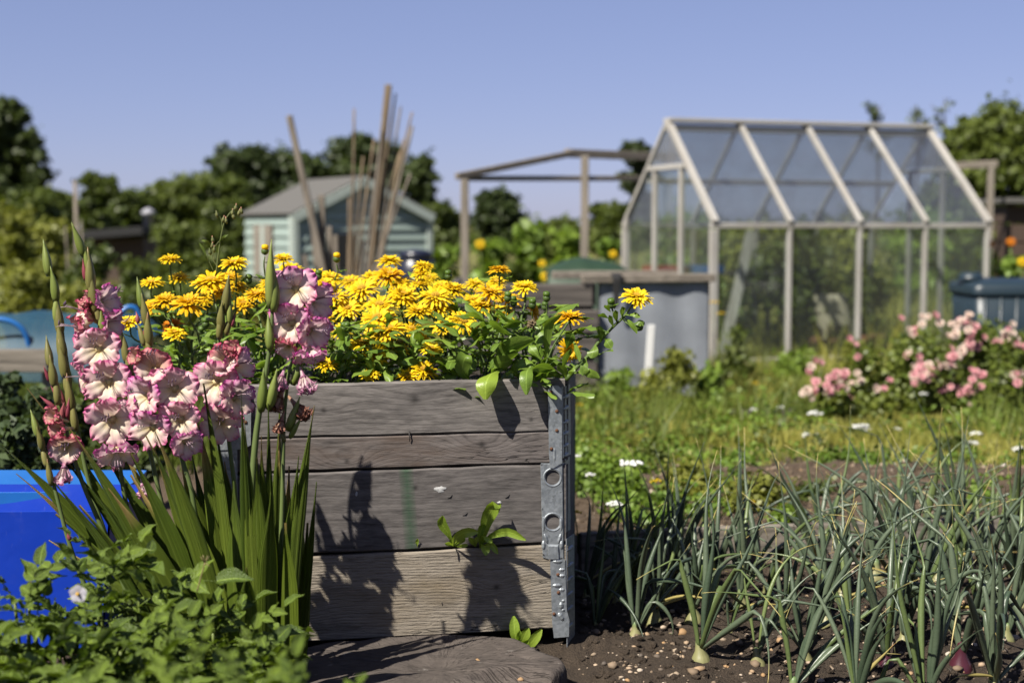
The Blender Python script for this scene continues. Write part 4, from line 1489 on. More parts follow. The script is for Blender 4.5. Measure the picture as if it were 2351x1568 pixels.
def put(name, me, parent, p, rot, sc=1.0):
    o = bpy.data.objects.new(name, me)
    COL.objects.link(o)
    o.parent = parent
    o.matrix_local = Matrix.Translation(Vector(np.asarray(p) - wloc(parent))) @ rot @ Matrix.Scale(sc, 4)
    return o


def put_leaf(parent, me, p, d, sc=1.0, up=(0, 0, 1), name='leaf'):
    d = nrm(d)
    u = np.asarray(up, float) + nr.normal(0, .25, 3)
    if np.linalg.norm(np.cross(u, d)) < .1: u = u + np.array([.3, -.4, 0])
    return put(name, me, parent, p, frame_from(d, u), sc)


def head(parent, kind, p, nvec, size):
    rays, disc, cal = HEADS[kind][rng.randrange(len(HEADS[kind]))]
    z = nrm(nvec)
    x = nrm(np.cross(z, nr.normal(0, 1, 3)))
    rot = Matrix(np.stack([x, np.cross(z, x), z], 1).tolist()).to_4x4()
    o = put('flower_head', rays, parent, p, rot, size)
    for nm, me in (('disc', disc), ('calyx', cal)):
        q = bpy.data.objects.new(nm, me)
        COL.objects.link(q); q.parent = o
    return o


def bud_head(parent, p, d, size, col='cal_stem', tipcol='ray_yellow'):
    g = G()
    d = nrm(d)
    lathe(g, p, d, [(.002, -.004), (.0075, 0), (.0095, .005), (.0085, .010), (.006, .013)], 9)
    o = g.build('flower_bud', M[col], parent)
    g = G()
    lathe(g, p + d * .010, d, [(.007, 0), (.0088, .005), (.0080, .010), (.003, .012)], 10)
    q = G(); q.v, q.f, q.a, q.m, q.n = g.v, g.f, g.a, g.m, g.n
    me = q.mesh('petal_tip', M[tipcol], p)
    tp = bpy.data.objects.new('petal_tip', me)
    COL.objects.link(tp); tp.parent = o
    tp.location = tuple(p - wloc(o))
    return o


# flowers read off the photograph: x, y, depth, kind, size, yaw, pitch (90 = faces straight up)
FLW = [
    (390, 597, 3.45, 'yellow', .80, 0, 80), (538, 606, 3.40, 'yellow', .98, -20, 66), (650, 597, 3.42, 'yellow', .92, 0, 72), (485, 650, 3.28, 'yellow', 1.30, -20, 58), (412, 640, 3.48, 'yellow', .82, 0, 66),
    (348, 652, 3.38, 'yellow', .95, 10, 75), (528, 640, 3.52, 'yellow', .80, 20, 55), (378, 692, 3.26, 'gold', .95, -10, 66), (432, 700, 3.24, 'gold', 1.15, 0, 62), (396, 748, 3.30, 'orange', .85, -30, 30),
    (402, 768, 3.22, 'yellow', .8, 0, 62), (590, 680, 3.32, 'gold', .95, 10, 62), (545, 662, 3.55, 'yellow', .8, 0, 60), (297, 742, 3.22, 'yellow', .85, -30, 60), (355, 705, 3.42, 'gold', .8, 0, 50),
    (668, 622, 3.62, 'yellow', .9, 0, 70), (722, 638, 3.55, 'yellow', 1.05, 0, 66), (762, 642, 3.50, 'yellow', 1.1, 20, 70), (893, 602, 3.62, 'yellow', .85, 0, 80), (893, 636, 3.48, 'yellow', 1.22, 10, 56),
    (972, 614, 3.52, 'yellow', .95, 10, 72), (966, 632, 3.50, 'yellow', .85, 0, 68), (965, 655, 3.48, 'yellow', .95, 0, 72), (832, 668, 3.44, 'yellow', 1.25, -10, 54), (872, 705, 3.36, 'yellow', 1.28, -10, 48),
    (868, 735, 3.30, 'yellow', 1.35, -10, 40), (925, 682, 3.42, 'yellow', 1.2, 10, 54), (918, 655, 3.62, 'yellow', 1.0, 0, 60), (1000, 684, 3.40, 'yellow', 1.15, 10, 52), (1040, 668, 3.46, 'yellow', 1.2, 30, 58),
    (960, 718, 3.36, 'yellow', .95, 0, 66), (1005, 712, 3.40, 'yellow', .95, 0, 70), (895, 760, 3.26, 'yellow', 1.15, -10, 50), (1062, 742, 3.27, 'yellow', 1.20, 30, 42), (1020, 752, 3.28, 'yellow', .95, -30, 42),
    (945, 758, 3.34, 'yellow', .95, 10, 60), (834, 790, 3.24, 'yellow', 1.1, -10, 40), (862, 815, 3.24, 'yellow', 1.0, 30, -20), (912, 806, 3.30, 'yellow', .95, 0, 30), (990, 802, 3.22, 'yellow', .85, 0, 60),
    (748, 838, 3.20, 'yellow', .80, 10, 50), (850, 862, 3.20, 'yellow', .75, 0, 60), (938, 864, 3.20, 'yellow', .72, -10, 50), (972, 852, 3.21, 'yellow', .85, 10, 50), (1146, 622, 3.46, 'gold', .88, 0, 80),
    (1205, 662, 3.34, 'yellow', .85, 0, 80), (1126, 674, 3.36, 'gold', 1.12, 10, 72), (1104, 706, 3.36, 'yellow', 1.0, 0, 74), (1168, 690, 3.42, 'gold', .85, 10, 72), (1140, 650, 3.60, 'yellow', .9, 0, 60),
    (1308, 733, 3.24, 'gold', .95, 0, 76), (1308, 804, 3.22, 'gold', .90, 20, -5), (1462, 686, 3.20, 'yellow', .95, 10, 66), (1225, 716, 3.40, 'gold', .8, 60, 10), (770, 684, 3.42, 'yellow', .95, 0, 64),
    (742, 732, 3.40, 'yellow', .95, 10, 50), (785, 762, 3.34, 'yellow', .9, 0, 40), (765, 708, 3.52, 'yellow', .9, 0, 55), (800, 712, 3.40, 'yellow', 1.1, -10, 50), (855, 640, 3.70, 'yellow', 1.0, 0, 62),
    (1085, 690, 3.60, 'yellow', .9, 0, 60), (1150, 720, 3.50, 'yellow', .9, 0, 50), (1015, 660, 3.66, 'yellow', 1.0, 0, 60), (940, 700, 3.70, 'yellow', 1.0, 0, 60), (620, 655, 3.7, 'yellow', .9, 0, 60), (806, 650, 3.8, 'yellow', .95, 0, 62), (985, 640, 3.9, 'yellow', .95, 0, 62),
    (560, 700, 3.5, 'gold', .8, -20, 40), (470, 690, 3.5, 'yellow', .9, 0, 50), (505, 668, 3.36, 'yellow', 1.0, 20, 60), (745, 655, 3.44, 'yellow', 1.0, -10, 66), (1090, 655, 3.7, 'yellow', .85, 0, 70), (820, 700, 3.5, 'yellow', 1.0, 0, 40), (960, 780, 3.36, 'yellow', .85, 20, 30), (878, 780, 3.4, 'yellow', .9, 0, 20),
]
BUDS = [(608, 582, 3.40), (773, 600, 3.44), (1180, 700, 3.34), (1405, 706, 3.2), (1468, 756, 3.18), (730, 640, 3.4), (790, 760, 3.24), (1222, 706, 3.3), (1030, 640, 3.5), (700, 700, 3.5), (1165, 690, 3.3), (570, 650, 3.4), (640, 650, 3.45), (1255, 690, 3.3)]
bed_top = topz - .045
PLANTS = []
ROWS = [('front', 3.24, [430, 520, 610, 700, 790, 880, 965, 1050, 1130, 1210, 1275]), ('middle', 3.52, [430, 540, 640, 740, 840, 940, 1035, 1130, 1220]), ('back', 3.74, [560, 680, 800, 920, 1040, 1150])]
ORD = ['first', 'second', 'third', 'fourth', 'fifth', 'sixth', 'seventh', 'eighth', 'ninth', 'tenth', 'eleventh']
SPECIAL = {('front', 10): 'sprawling marigold with one bloom held far out over the right corner of the bed', ('front', 8): 'leafy marigold whose broad leaves hang over the top plank', ('front', 0): 'marigold with dark orange blooms at the left end of the bed'}
for rn, Yr, xs_ in ROWS:
    for i, vx in enumerate(xs_):
        p = at(vx, 880, Yr)
        b = np.array([p[0], Yr, bed_top])
        lab = SPECIAL.get((rn, i), f'yellow marigold plant, {ORD[i]} from the left in the {rn} row of the bed')
        t = thing('marigold', lab, 'marigold', b, 'marigolds in the raised bed')
        PLANTS.append((t, b, rn, i))


def nearest(p):
    return min(PLANTS, key=lambda q: (q[1][0] - p[0]) ** 2 + 1.6 * (q[1][1] - p[1]) ** 2)


def stalk(t, b, p, nvec, r=.0022, nl=3, bow=.25, leaves=True):
    """a bent stem to a flower with small leaves along it"""
    end = p - nrm(nvec) * .008
    mid = b * (1 - .62) + end * .62
    mid = np.array([b[0] * .55 + end[0] * .45 + nr.normal(0, .012), b[1] * .5 + end[1] * .5, b[2] + (end[2] - b[2]) * .62])
    q = end - nrm(nvec) * .03
    P = spline([b + np.array([nr.normal(0, .015), nr.normal(0, .015), -.01]), mid, q, end], 14)
    g = G()
    tube(g, P, np.linspace(r * 1.5, r * .8, 14), 6, rnd=rng.random())
    g.build('stem', M['cal_stem'], t)
    if leaves:
        for k in range(nl):
            f = rng.uniform(.15, .86)
            pp = P[int(f * 13)]
            a = rng.uniform(0, 6.28)
            d = np.array([math.cos(a), math.sin(a) * .9 - .25, rng.uniform(.1, .9)])
            put_leaf(t, CAL_LEAF[rng.randrange(9)], pp, d, rng.uniform(.42, .8) * (1.1 - .45 * f))


def facing(yaw, pitch):
    y, p = R(yaw), R(pitch)
    return np.array([math.sin(y) * math.cos(p), -math.cos(y) * math.cos(p), math.sin(p)])


for (x, y, Y, kind, size, yaw, pitch) in FLW:
    p = at(x, y, Y)
    nv = facing(yaw + rng.uniform(-14, 14), (pitch + (82 - pitch) * .55 if pitch > 25 else pitch) + rng.uniform(-7, 7))
    if (x, y) in ((1462, 686),):
        continue
    t, b, rn, i = nearest(p)
    if rng.random() < .08: kind = 'gold'
    head(t, kind, p, nv, size * rng.uniform(.82, 1.12))
    stalk(t, b, p, nv, nl=4)
for (x, y, Y) in BUDS:
    if x in (1405, 1468): continue
    p = at(x, y, Y)
    t, b, rn, i = nearest(p)
    d = facing(rng.uniform(-40, 40), 75)
    bud_head(t, p, d, 1, tipcol='ray_yellow' if x in (608, 773) else 'cal_leaf')
    stalk(t, b, p, d, .0018, 4)
# many green buds and leafy shoots between the flowers, then the leaves
for k in range(46):
    x, Y = rng.uniform(420, 1260), rng.uniform(3.22, 3.85)
    y = rng.uniform(690, 820)
    p = at(x, y, Y)
    t, b, rn, i = nearest(p)
    d = facing(rng.uniform(-60, 60), rng.uniform(40, 90))
    if k % 3 == 0: bud_head(t, p, d, .8, tipcol='cal_leaf')
    stalk(t, b, p, d, .0019, 6)
for t, b, rn, i in PLANTS:
    n = {'front': 24, 'middle': 15, 'back': 9}[rn]
    for k in range(n):
        a = rng.uniform(0, 6.28)
        rr = rng.uniform(.0, .07)
        h = rng.uniform(.0, .21 if rn != 'front' else .17)
        pp = b + np.array([rr * math.cos(a), rr * math.sin(a), h])
        if rn == 'front': pp[1] = max(pp[1], 3.20)
        d = np.array([math.cos(a), math.sin(a) * .8 - .2, rng.uniform(.05, 1.1)])
        put_leaf(t, CAL_LEAF[rng.randrange(9)], pp, d, rng.uniform(.6, 1.0))
# broad lit leaves along the front board
for k in range(70):
    x = rng.uniform(430, 1290)
    Y = rng.uniform(3.215, 3.28)
    p = at(x, rng.uniform(800, 882), Y)
    t, b, rn, i = nearest(p)
    d = np.array([rng.uniform(-1, 1), rng.uniform(-.9, -.1), rng.uniform(.35, 1.5)])
    put_leaf(t, CAL_BIG[k % 3] if k % 2 else CAL_LEAF[k % 9], p, d, rng.uniform(.42, .72), up=(-.35, -.9, .75))
# named big leaves: towards the right end
T8 = [q for q in PLANTS if q[2] == 'front' and q[3] == 8][0]
T10 = [q for q in PLANTS if q[2] == 'front' and q[3] == 10][0]
T9 = [q for q in PLANTS if q[2] == 'front' and q[3] == 9][0]


def long_leaf(t, pts, Ys, wpx, mat='cal_leaf_big', fold=.25, side=(1, 0, 0), nu=5, name='leaf'):
    """a leaf drawn through photograph points, foot to tip"""
    P = spline([at(x, y, Y) for (x, y), Y in zip(pts, Ys)], 11)
    t_ = np.linspace(0, 1, 11)
    w = wpx * px(Ys[0]) * .5 * (.22 + .78 * smooth(.05, .55, t_)) * np.sqrt(np.clip(1 - smooth(.62, 1.0, t_) ** 2 * .96, 0, 1))
    g = G()
    ribbon(g, P, side, w, fold, nu, rng.random(), lambda u, tt: .0016 * abs(u) * np.sin(tt * 9))
    return g.build(name, M[mat], t)


YF = float(FR[1]) - .03
long_leaf(T8[0], [(1150, 848), (1128, 858), (1116, 880), (1115, 917)], [YF + .06, YF - .01, YF - .045, YF - .05], 46, side=(1, .1, .15), mat='seedling')
long_leaf(T9[0], [(1225, 838), (1212, 848), (1208, 868), (1209, 906)], [YF + .05, YF, YF - .03, YF - .035], 30, side=(1, .1, .0), mat='cal_leaf_big')
long_leaf(T8[0], [(1140, 850), (1150, 820), (1180, 796), (1226, 780)], [YF + .06, YF + .03, YF + .01, YF], 46, side=(.4, -.6, .8))
long_leaf(T8[0], [(1130, 860), (1138, 835), (1165, 830), (1190, 812)], [YF + .05, YF + .02, YF + .0, YF], 38, side=(.3, -.7, .7), mat='cal_leaf')
long_leaf(T8[0], [(1080, 878), (1062, 852), (1066, 825), (1078, 815)], [YF + .05, YF + .03, YF + .02, YF + .03], 40, side=(1, .2, .1), mat='cal_leaf')
long_leaf(T9[0], [(1290, 862), (1262, 848), (1240, 842), (1222, 848)], [YF + .05, YF + .02, YF, YF], 28, side=(.1, -.6, .8))
long_leaf(T10[0], [(1290, 868), (1268, 856), (1240, 862), (1222, 870)], [YF + .06, YF + .03, YF + .02, YF + .01], 30, side=(.1, -.6, .8), mat='cal_leaf')
long_leaf(T9[0], [(1250, 850), (1256, 790), (1262, 740), (1290, 720)], [YF + .06, YF + .05, YF + .04, YF + .03], 22, side=(1, .3, .0), mat='cal_leaf')
# the sprawling stem over the right corner
pts = [(1300, 872), (1322, 846), (1350, 818), (1376, 784), (1406, 752), (1430, 730), (1444, 712), (1458, 690)]
P = spline([at(x, y, YF + .03 - .004 * k) for k, (x, y) in enumerate(pts)], 26)
g = G()
tube(g, P, np.linspace(.0058, .0018, 26), 7, rnd=.4)
g.build('stem', M['cal_stem'], T10[0])
head(T10[0], 'yellow', at(1461, 684, YF), facing(15, 64), .98)
for (x, y, L_, dx, dy) in ((1405, 705, 0, 0, 0), (1466, 756, 0, 0, 0)):
    bud_head(T10[0], at(x, y, YF), facing(-20 if x < 1420 else 40, 62), 1, tipcol='cal_leaf')
for a, b_ in (((1418, 742), (1405, 708)), ((1428, 732), (1464, 758))):
    g = G()
    tube(g, [at(*a, YF), at((a[0] + b_[0]) / 2, (a[1] + b_[1]) / 2 + 3, YF - .005), at(*b_, YF)], .0018, 6)
    g.build('stem', M['cal_stem'], T10[0])
for (a, b_, w) in (((1380, 786), (1376, 752), 14), ((1390, 772), (1368, 752), 16), ((1408, 752), (1398, 724), 12), ((1416, 742), (1412, 712), 14), ((1425, 734), (1428, 704), 15), ((1436, 722), (1470, 728), 12), ((1432, 730), (1462, 766), 14), ((1450, 742), (1478, 748), 10), ((1462, 758), (1472, 744), 8), ((1388, 776), (1404, 800), 22), ((1345, 822), (1338, 862), 18), ((1366, 792), (1358, 822), 26), ((1398, 730), (1372, 722), 14), ((1402, 716), (1388, 700), 12), ((1410, 710), (1420, 696), 10), ((1330, 850), (1376, 868), 22), ((1318, 856), (1352, 850), 20), ((1308, 862), (1320, 842), 22), ((1300, 800), (1316, 766), 26), ((1312, 780), (1330, 830), 16), ((1290, 850), (1310, 800), 20), ((1300, 866), (1280, 838), 22)):
    mx, my = (a[0] + b_[0]) / 2 + rng.uniform(-3, 3), (a[1] + b_[1]) / 2 - 3
    long_leaf(T10[0], [a, (mx, my), b_], [YF + .005, YF - .012, YF - .018], w, side=(rng.uniform(.3, 1), rng.uniform(-.6, .3), rng.uniform(.2, .9)), mat='cal_leaf', nu=3)
g = G()
P = spline([at(x, y, YF + .02) for x, y in ((1240, 868), (1268, 800), (1292, 760), (1306, 738))], 12)
tube(g, P, .0022, 6); g.build('stem', M['cal_stem'], T10[0])
# a dead seed head
g = G()
c = at(1222, 745, YF + .02)
for q in range(50):
    d = nrm(nr.normal(0, 1, 3))
    tube(g, [c, c + d * .009, c + d * .011 + nr.normal(0, .002, 3)], [.002, .0016, .0008], 4)
g.build('seed_head', M['seed_brown'], T9[0])

# a tall weed with pods behind the marigolds on the left
tw = thing('weed', 'thin tall weed with small pods rising above the marigolds on the left', 'weed', at(470, 870, 3.4), None)
Yw = 3.30
for pts, r in (([(495, 640), (502, 580), (510, 530), (520, 500), (541, 476)], .0022), ([(511, 528), (508, 505), (500, 490)], .0012), ([(498, 612), (488, 590), (498, 560), (518, 545)], .0013), ([(494, 600), (486, 570), (488, 548)], .0012), ([(490, 622), (478, 596), (468, 575)], .0010)):
    g = G()
    tube(g, spline([at(x, y, Yw) for x, y in pts], 12), np.linspace(r, r * .6, 12), 6)
    g.build('stem', M['seedpod'], tw)
for (x, y) in ((541, 478), (548, 490), (534, 490), (512, 505), (500, 494), (520, 508), (556, 486), (490, 552), (486, 565), (492, 574), (538, 498), (484, 580)):
    g = G()
    lathe(g, at(x, y + 6, Yw), (rng.uniform(-.3, .3), -.2, 1), [(.0012, 0), (.0042, .004), (.0040, .009), (.0015, .013), (.0008, .017)], 7, rnd=rng.random())
    g.build('pod', M['seedpod'], tw)
for (a, b_) in (((490, 565), (462, 552)), ((500, 560), (524, 538)), ((478, 600), (458, 558))):
    long_leaf(tw, [a, ((a[0] + b_[0]) / 2, (a[1] + b_[1]) / 2 - 3), b_], [Yw, Yw - .01, Yw - .01], 6, mat='weed', nu=3)

# ================================================================== self-sown seedlings on the planks
def seedling(label, lv, base):
    t = thing('seedling', label, 'seedling', front_pt(base[0], base[1], .004))
    for pts, outs, w in lv:
        P = spline([front_pt(x, y, o) for (x, y), o in zip(pts, outs)], 10)
        t_ = np.linspace(0, 1, 10)
        wd = w * px(3.15) * .5 * (.25 + .75 * smooth(.1, .6, t_)) * np.sqrt(np.clip(1 - smooth(.66, 1.0, t_) ** 2 * .96, 0, 1))
        tg = nrm(P[-1] - P[0])
        s_ = nrm(np.cross(tg, FN) + np.array([0, 0, .15]))
        g = G()
        ribbon(g, P, s_, wd, .3, 5, rng.random(), lambda u, tt: .001 * abs(u) * np.sin(tt * 8))
        g.build('leaf', M['seedling'], t)
    return t


seedling('small bright green seedling left of a pair rooted in the plank joint', [([(1041, 1252), (1028, 1222), (1012, 1196), (1014, 1178)], [.004, .015, .022, .026], 22), ([(1041, 1252), (1042, 1232), (1060, 1212), (1092, 1210)], [.004, .03, .05, .05], 24), ([(1041, 1252), (1030, 1244), (1018, 1240)], [.004, .02, .03], 10), ([(1041, 1252), (1058, 1248), (1072, 1246)], [.004, .02, .02], 9), ([(1040, 1252), (1056, 1236), (1062, 1222)], [.004, .03, .04], 12)], (1041, 1252))
seedling('larger bright green seedling with a long arching leaf rooted in the plank joint', [([(1104, 1258), (1108, 1225), (1116, 1185), (1134, 1152), (1144, 1158)], [.004, .015, .022, .03, .036], 34), ([(1106, 1246), (1124, 1222), (1160, 1210), (1198, 1226)], [.01, .035, .05, .06], 20), ([(1102, 1252), (1098, 1228), (1104, 1204), (1108, 1196)], [.004, .02, .025, .03], 17), ([(1106, 1246), (1108, 1232), (1114, 1222), (1122, 1232)], [.006, .03, .05, .06], 27), ([(1104, 1254), (1108, 1244), (1108, 1262)], [.006, .04, .055], 22), ([(1092, 1254), (1084, 1240), (1072, 1226)], [.004, .02, .03], 13), ([(1106, 1252), (1124, 1244), (1138, 1262)], [.004, .03, .04], 14), ([(1092, 1252), (1090, 1238), (1096, 1224)], [.004, .02, .025], 12)], (1104, 1256))
seedling('tiny single leaf sprouting from the joint beside the faint green streak', [([(958, 1254), (957, 1244), (958, 1234)], [.003, .006, .008], 8)], (958, 1254))
seedling('upright seedling at the foot of the bed near the lower hinge', [([(1182, 1472), (1174, 1440), (1172, 1400)], [.05, .06, .05], 24), ([(1190, 1474), (1192, 1450), (1204, 1424)], [.05, .06, .06], 24), ([(1196, 1474), (1206, 1458), (1232, 1424)], [.05, .07, .07], 24), ([(1186, 1474), (1186, 1456), (1200, 1442)], [.05, .08, .09], 18), ([(1178, 1470), (1180, 1440), (1182, 1424)], [.05, .075, .08], 12)], (1186, 1474))
# ================================================================== the weathered stump slab in front of the bed
def stump():
    ctr = at(1030, 1530, 3.0)
    base = np.array([ctr[0], 3.0, 0.0])
    t = thing('stump_slab', 'flat weathered slab of cracked tree stump lying at the foot of the raised bed', 'stump', base)
    top = .050
    outline = []                                    # photograph points of the top's rim, back edge runs along the bed
    rim = [(640, 1512), (665, 1496), (760, 1478), (900, 1462), (1040, 1458), (1130, 1462), (1200, 1474), (1245, 1494), (1290, 1512), (1296, 1528), (1262, 1544), (1240, 1556), (1262, 1578), (1280, 1610), (1180, 1640), (1000, 1650), (800, 1640), (690, 1600), (645, 1560)]
    P = []
    for x, y in rim:
        d = _fw + _rt * ((x - W / 2) / FPX) + _up * ((H / 2 - y) / FPX)
        q = np.array([0, 0, CAM_H]) + d * ((top - CAM_H) / d[2])
        P.append(q)
    P = spline(P + [P[0]], 150)[:-1]
    n = len(P)
    c = np.array([at(1015, 1530, 3)[0], P[:, 1].mean() + .03, top])
    V, F, A = [], [], []
    rings = 42
    rs = np.random.default_rng(3)
    ph = np.arange(n) / n * 2 * math.pi
    for i in range(rings):
        f = i / (rings - 1)
        q = c + (P - c) * f
        rad = np.stack([ph * 9, np.full(n, 1.0)], 1)
        crk = np.abs(vnoise(ph * 14 + 3, np.full(n, f * 2.2), 21)) * 2
        hz = .012 * vnoise(q[:, 0] * 5, q[:, 1] * 9, 22) + .006 * vnoise(q[:, 0] * 20, q[:, 1] * 40, 23) - .006 * (crk < .07) * f - .012 * math.exp(-(f / .22) ** 2)
        # a broken hollow on the near side
        hol = np.exp(-(((q[:, 0] - at(1190, 1540, 3)[0]) / .11) ** 2 + ((q[:, 1] - (c[1] - .07)) / .045) ** 2))
        hz = hz - .028 * smooth(.35, .75, hol + .15 * vnoise(q[:, 0] * 30, q[:, 1] * 30, 24))
        q = q + np.array([0, 0, 1]) * hz[:, None]
        if i == rings - 1: q[:, 2] -= .006
        V.append(q); A.append(np.stack([np.cos(ph), np.full(n, f), np.zeros(n)], 1))
    for k, (dz, gro) in enumerate(((-.02, 1.012), (-.06, 1.02), (-.13, 1.01))):
        q = c + (P - c) * (gro + .02 * vnoise(ph * 20, np.full(n, k * 1.0), 25)[:, None])
        q[:, 2] = top + dz
        V.append(q); A.append(np.stack([np.cos(ph), np.full(n, 1.0), np.ones(n)], 1))
    m = len(V)
    for i in range(m - 1):
        for j in range(n):
            k = (j + 1) % n
            F.append((i * n + j, (i + 1) * n + j, (i + 1) * n + k, i * n + k))
    g = G()
    g.add(np.concatenate(V), F, np.concatenate(A))
    s = NT('stump_wood')
    u, v, r = s.pv()
    co = s.obj()
    at_c = s.n('ShaderNodeVectorMath', operation='SUBTRACT')
    s.l(co, at_c.inputs[0]); at_c.inputs[1].default_value = tuple(c - base)
    x = s.n('ShaderNodeSeparateXYZ'); s.l(at_c.outputs[0], x.inputs[0])
    ang = s.math('ARCTAN2', x.outputs[1], s.math('MULTIPLY', x.outputs[0], .5))
    rad = s.math('SQRT', s.math('ADD', s.math('POWER', s.math('MULTIPLY', x.outputs[0], .5), 2.0), s.math('POWER', x.outputs[1], 2.0)))
    cm = s.n('ShaderNodeCombineXYZ')
    s.val(s.math('MULTIPLY', ang, 15.0), cm.inputs[0]); s.val(s.math('MULTIPLY', rad, 14.0), cm.inputs[1])
    crk = s.noise(cm.outputs[0], 1.0, 3, .6, .3)
    fine = s.noise(s.mapping(co, (30, 110, 60)), 1.0, 4, .7)
    big = s.noise(co, 9, 4, .65)
    f = s.math('ADD', s.math('MULTIPLY', fine, .55), s.math('MULTIPLY', big, .5), clamp=True)
    col = s.mix(f, (0.010, 0.008, 0.007), (0.105, 0.088, 0.077))
    line = s.math('SUBTRACT', 1.0, s.math('MULTIPLY', s.math('ABSOLUTE', s.math('SUBTRACT', crk, .5)), 40.0), clamp=True)
    line = s.math('MULTIPLY', line, s.ramp(s.noise(co, 11, 2, .5), [(.42, 0.1), (.6, 1.0)]))
    col = s.mix(s.math('MULTIPLY', line, .6), col, (0.012, 0.010, 0.009))
    col = s.mix(s.ramp(s.noise(co, 26, 3, .7), [(.66, 0.0), (.74, .6)]), col, (0.22, 0.21, 0.19))
    h = s.math('SUBTRACT', fine, s.math('MULTIPLY', line, .5))
    g.build('slab', s.done(s.principled(col, .9, 0, .2, s.bump(h, .8, .006))), t)
    return top


STUMP_TOP = stump()
for k, (x, y, r, lab) in enumerate(((1096, 1520, .0105, 'yellow pebble resting near the middle of the stump slab'), (1140, 1480 + 12, .007, 'pale pebble lying farther back on the stump slab'), (1195, 1562, .010, 'orange pebble in the broken hollow of the stump slab'), (1233, 1541, .007, 'ochre pebble near the right end of the stump slab'))):
    d = _fw + _rt * ((x - W / 2) / FPX) + _up * ((H / 2 - y) / FPX)
    q = np.array([0, 0, CAM_H]) + d * ((STUMP_TOP - .006 - CAM_H) / d[2])
    g = G()
    pebble_geo(g, q + np.array([0, 0, r * .3]), r, 77 + k)
    g.a = [np.tile([0, 0, (.85, .95, .82, .8)[k]], (12, 1))]
    b = q.copy()
    o = g.build('pebble', M['stone'], None, b)
    tag(o, lab, 'pebble', 'pebbles on the stump slab')

# soil-caked stub of post below the right hinge
g = G()
pb = at(1283, 1480, 3.20)
beam(g, (pb[0] + .012, 3.235, -.03), (pb[0] + .012, 3.235, .115), .030, .030, (0, 1, 0), .006)
tag(g.build('corner_stub', M['soil_fill'], None, np.array([pb[0], 3.235, 0])), 'earth caked stub of post under the right hinge of the raised bed', 'post')

# ================================================================== blue boxes on the left
def crate(label, mat, x0, x1, yf, yb, z, lip, th=.004, step=None):
    """an open plastic box: front, back and side walls, floor, a rolled lip"""
    t = thing('storage_box', label, 'box', ((x0 + x1) / 2, (yf + yb) / 2, 0), 'blue plastic boxes')
    tp = .035
    cs_t = [(x0, yf), (x1, yf), (x1, yb), (x0, yb)]
    cs_b = [(x0 + tp, yf + tp), (x1 - tp, yf + tp), (x1 - tp, yb - tp), (x0 + tp, yb - tp)]
    for k in range(4):
        k2 = (k + 1) % 4
        g = G()
        a, b = np.array([*cs_t[k], z]), np.array([*cs_t[k2], z])
        c, d = np.array([*cs_b[k2], .02]), np.array([*cs_b[k], .02])
        n = nrm(np.cross(b - a, d - a))
        mid = ((x0 + x1) / 2, (yf + yb) / 2, z / 2)
        if n @ (np.array(mid) - a) > 0: n = -n
        nx = 8
        V, F = [], []
        for i in range(nx + 1):
            f = i / nx
            for q, o_ in ((a + (b - a) * f, 0), (a + (b - a) * f, th), (d + (c - d) * f, th), (d + (c - d) * f, 0)):
                bow = .010 * math.sin(f * math.pi)
                V.append(q + n * (o_ + bow * (1 if q[2] > .1 else .3)))
        for i in range(nx):
            for j in range(4):
                F.append((i * 4 + j, i * 4 + (j + 1) % 4, (i + 1) * 4 + (j + 1) % 4, (i + 1) * 4 + j))
        g.add(V, F)
        g.build('side_wall', M[mat], t, smooth_=False)
    g = G()
    box(g, ((x0 + x1) / 2, (yf + yb) / 2, .02), (x1 - x0 - 2 * tp, yb - yf - 2 * tp, .006))
    g.build('bottom', M[mat], t)
    if lip:
        for k in range(4):
            k2 = (k + 1) % 4
            g = G()
            a, b = np.array([*cs_t[k], z - .006]), np.array([*cs_t[k2], z - .006])
            beam(g, a, b, .016, .014, (0, 0, 1), .004)
            g.build('lip', M[mat], t)
    return t


pF, pB = at(230, 1172, 3.12), at(285, 1082, 3.62)
crate('deep blue open plastic box with its plain front wall, behind the potato plants', 'blue_box', -1.95, pF[0] + .02, 3.12, 3.44, float(pF[2]), False)
pM = at(280, 1140, 3.46)
crate('brighter blue open plastic box standing just behind the deep blue one', 'pale_blue_box', -1.99, float(pB[0]) + .02, 3.45, 3.75, float(at(285, 1081, 3.74)[2]), False)
g = G()
a_, b_ = at(-90, 1150, 3.455), at(285, 1141, 3.455)
# ================================================================== onions
ON_I = [0]


def onion_leaf(t, b, az, lean, L, r, bend, mat, kink=None):
    n = 18
    f = np.linspace(0, 1, n)
    ph = b[0] * 57 + az * 5
    # angle from the vertical grows along the leaf
    th = lean + bend * f ** 1.6 + .16 * np.sin(f * 7 + ph) * f
    if kink is not None:
        th = th + kink[1] * smooth(kink[0] - .05, kink[0] + .05, f)
    ds = L / (n - 1)
    rho = np.concatenate([[0], np.cumsum(np.sin(th[1:]) * ds)])
    z = np.concatenate([[0], np.cumsum(np.cos(th[1:]) * ds)])
    side = .16 * L * math.sin(b[0] * 91 + az * 3) * f ** 2
    P = np.stack([b[0] + math.cos(az) * rho - math.sin(az) * side, b[1] + math.sin(az) * rho + math.cos(az) * side, np.maximum(b[2] + z, soil_z(b[0], b[1]) + .006)], 1)
    rr = r * (.74 + .38 * np.sin(np.clip(f * 1.5, 0, 1) * math.pi * .62)) * (1 - smooth(.30, 1.0, f) ** .95 * .93)
    fl = .55 + .45 * smooth(0, .5, f)
    if kink is not None: fl = fl * (1 - .6 * np.exp(-((f - kink[0]) / .06) ** 2))
    g = G()
    tube(g, P, rr, 7, rnd=rng.random(), flat=fl)
    g.build('leaf', mat, t)


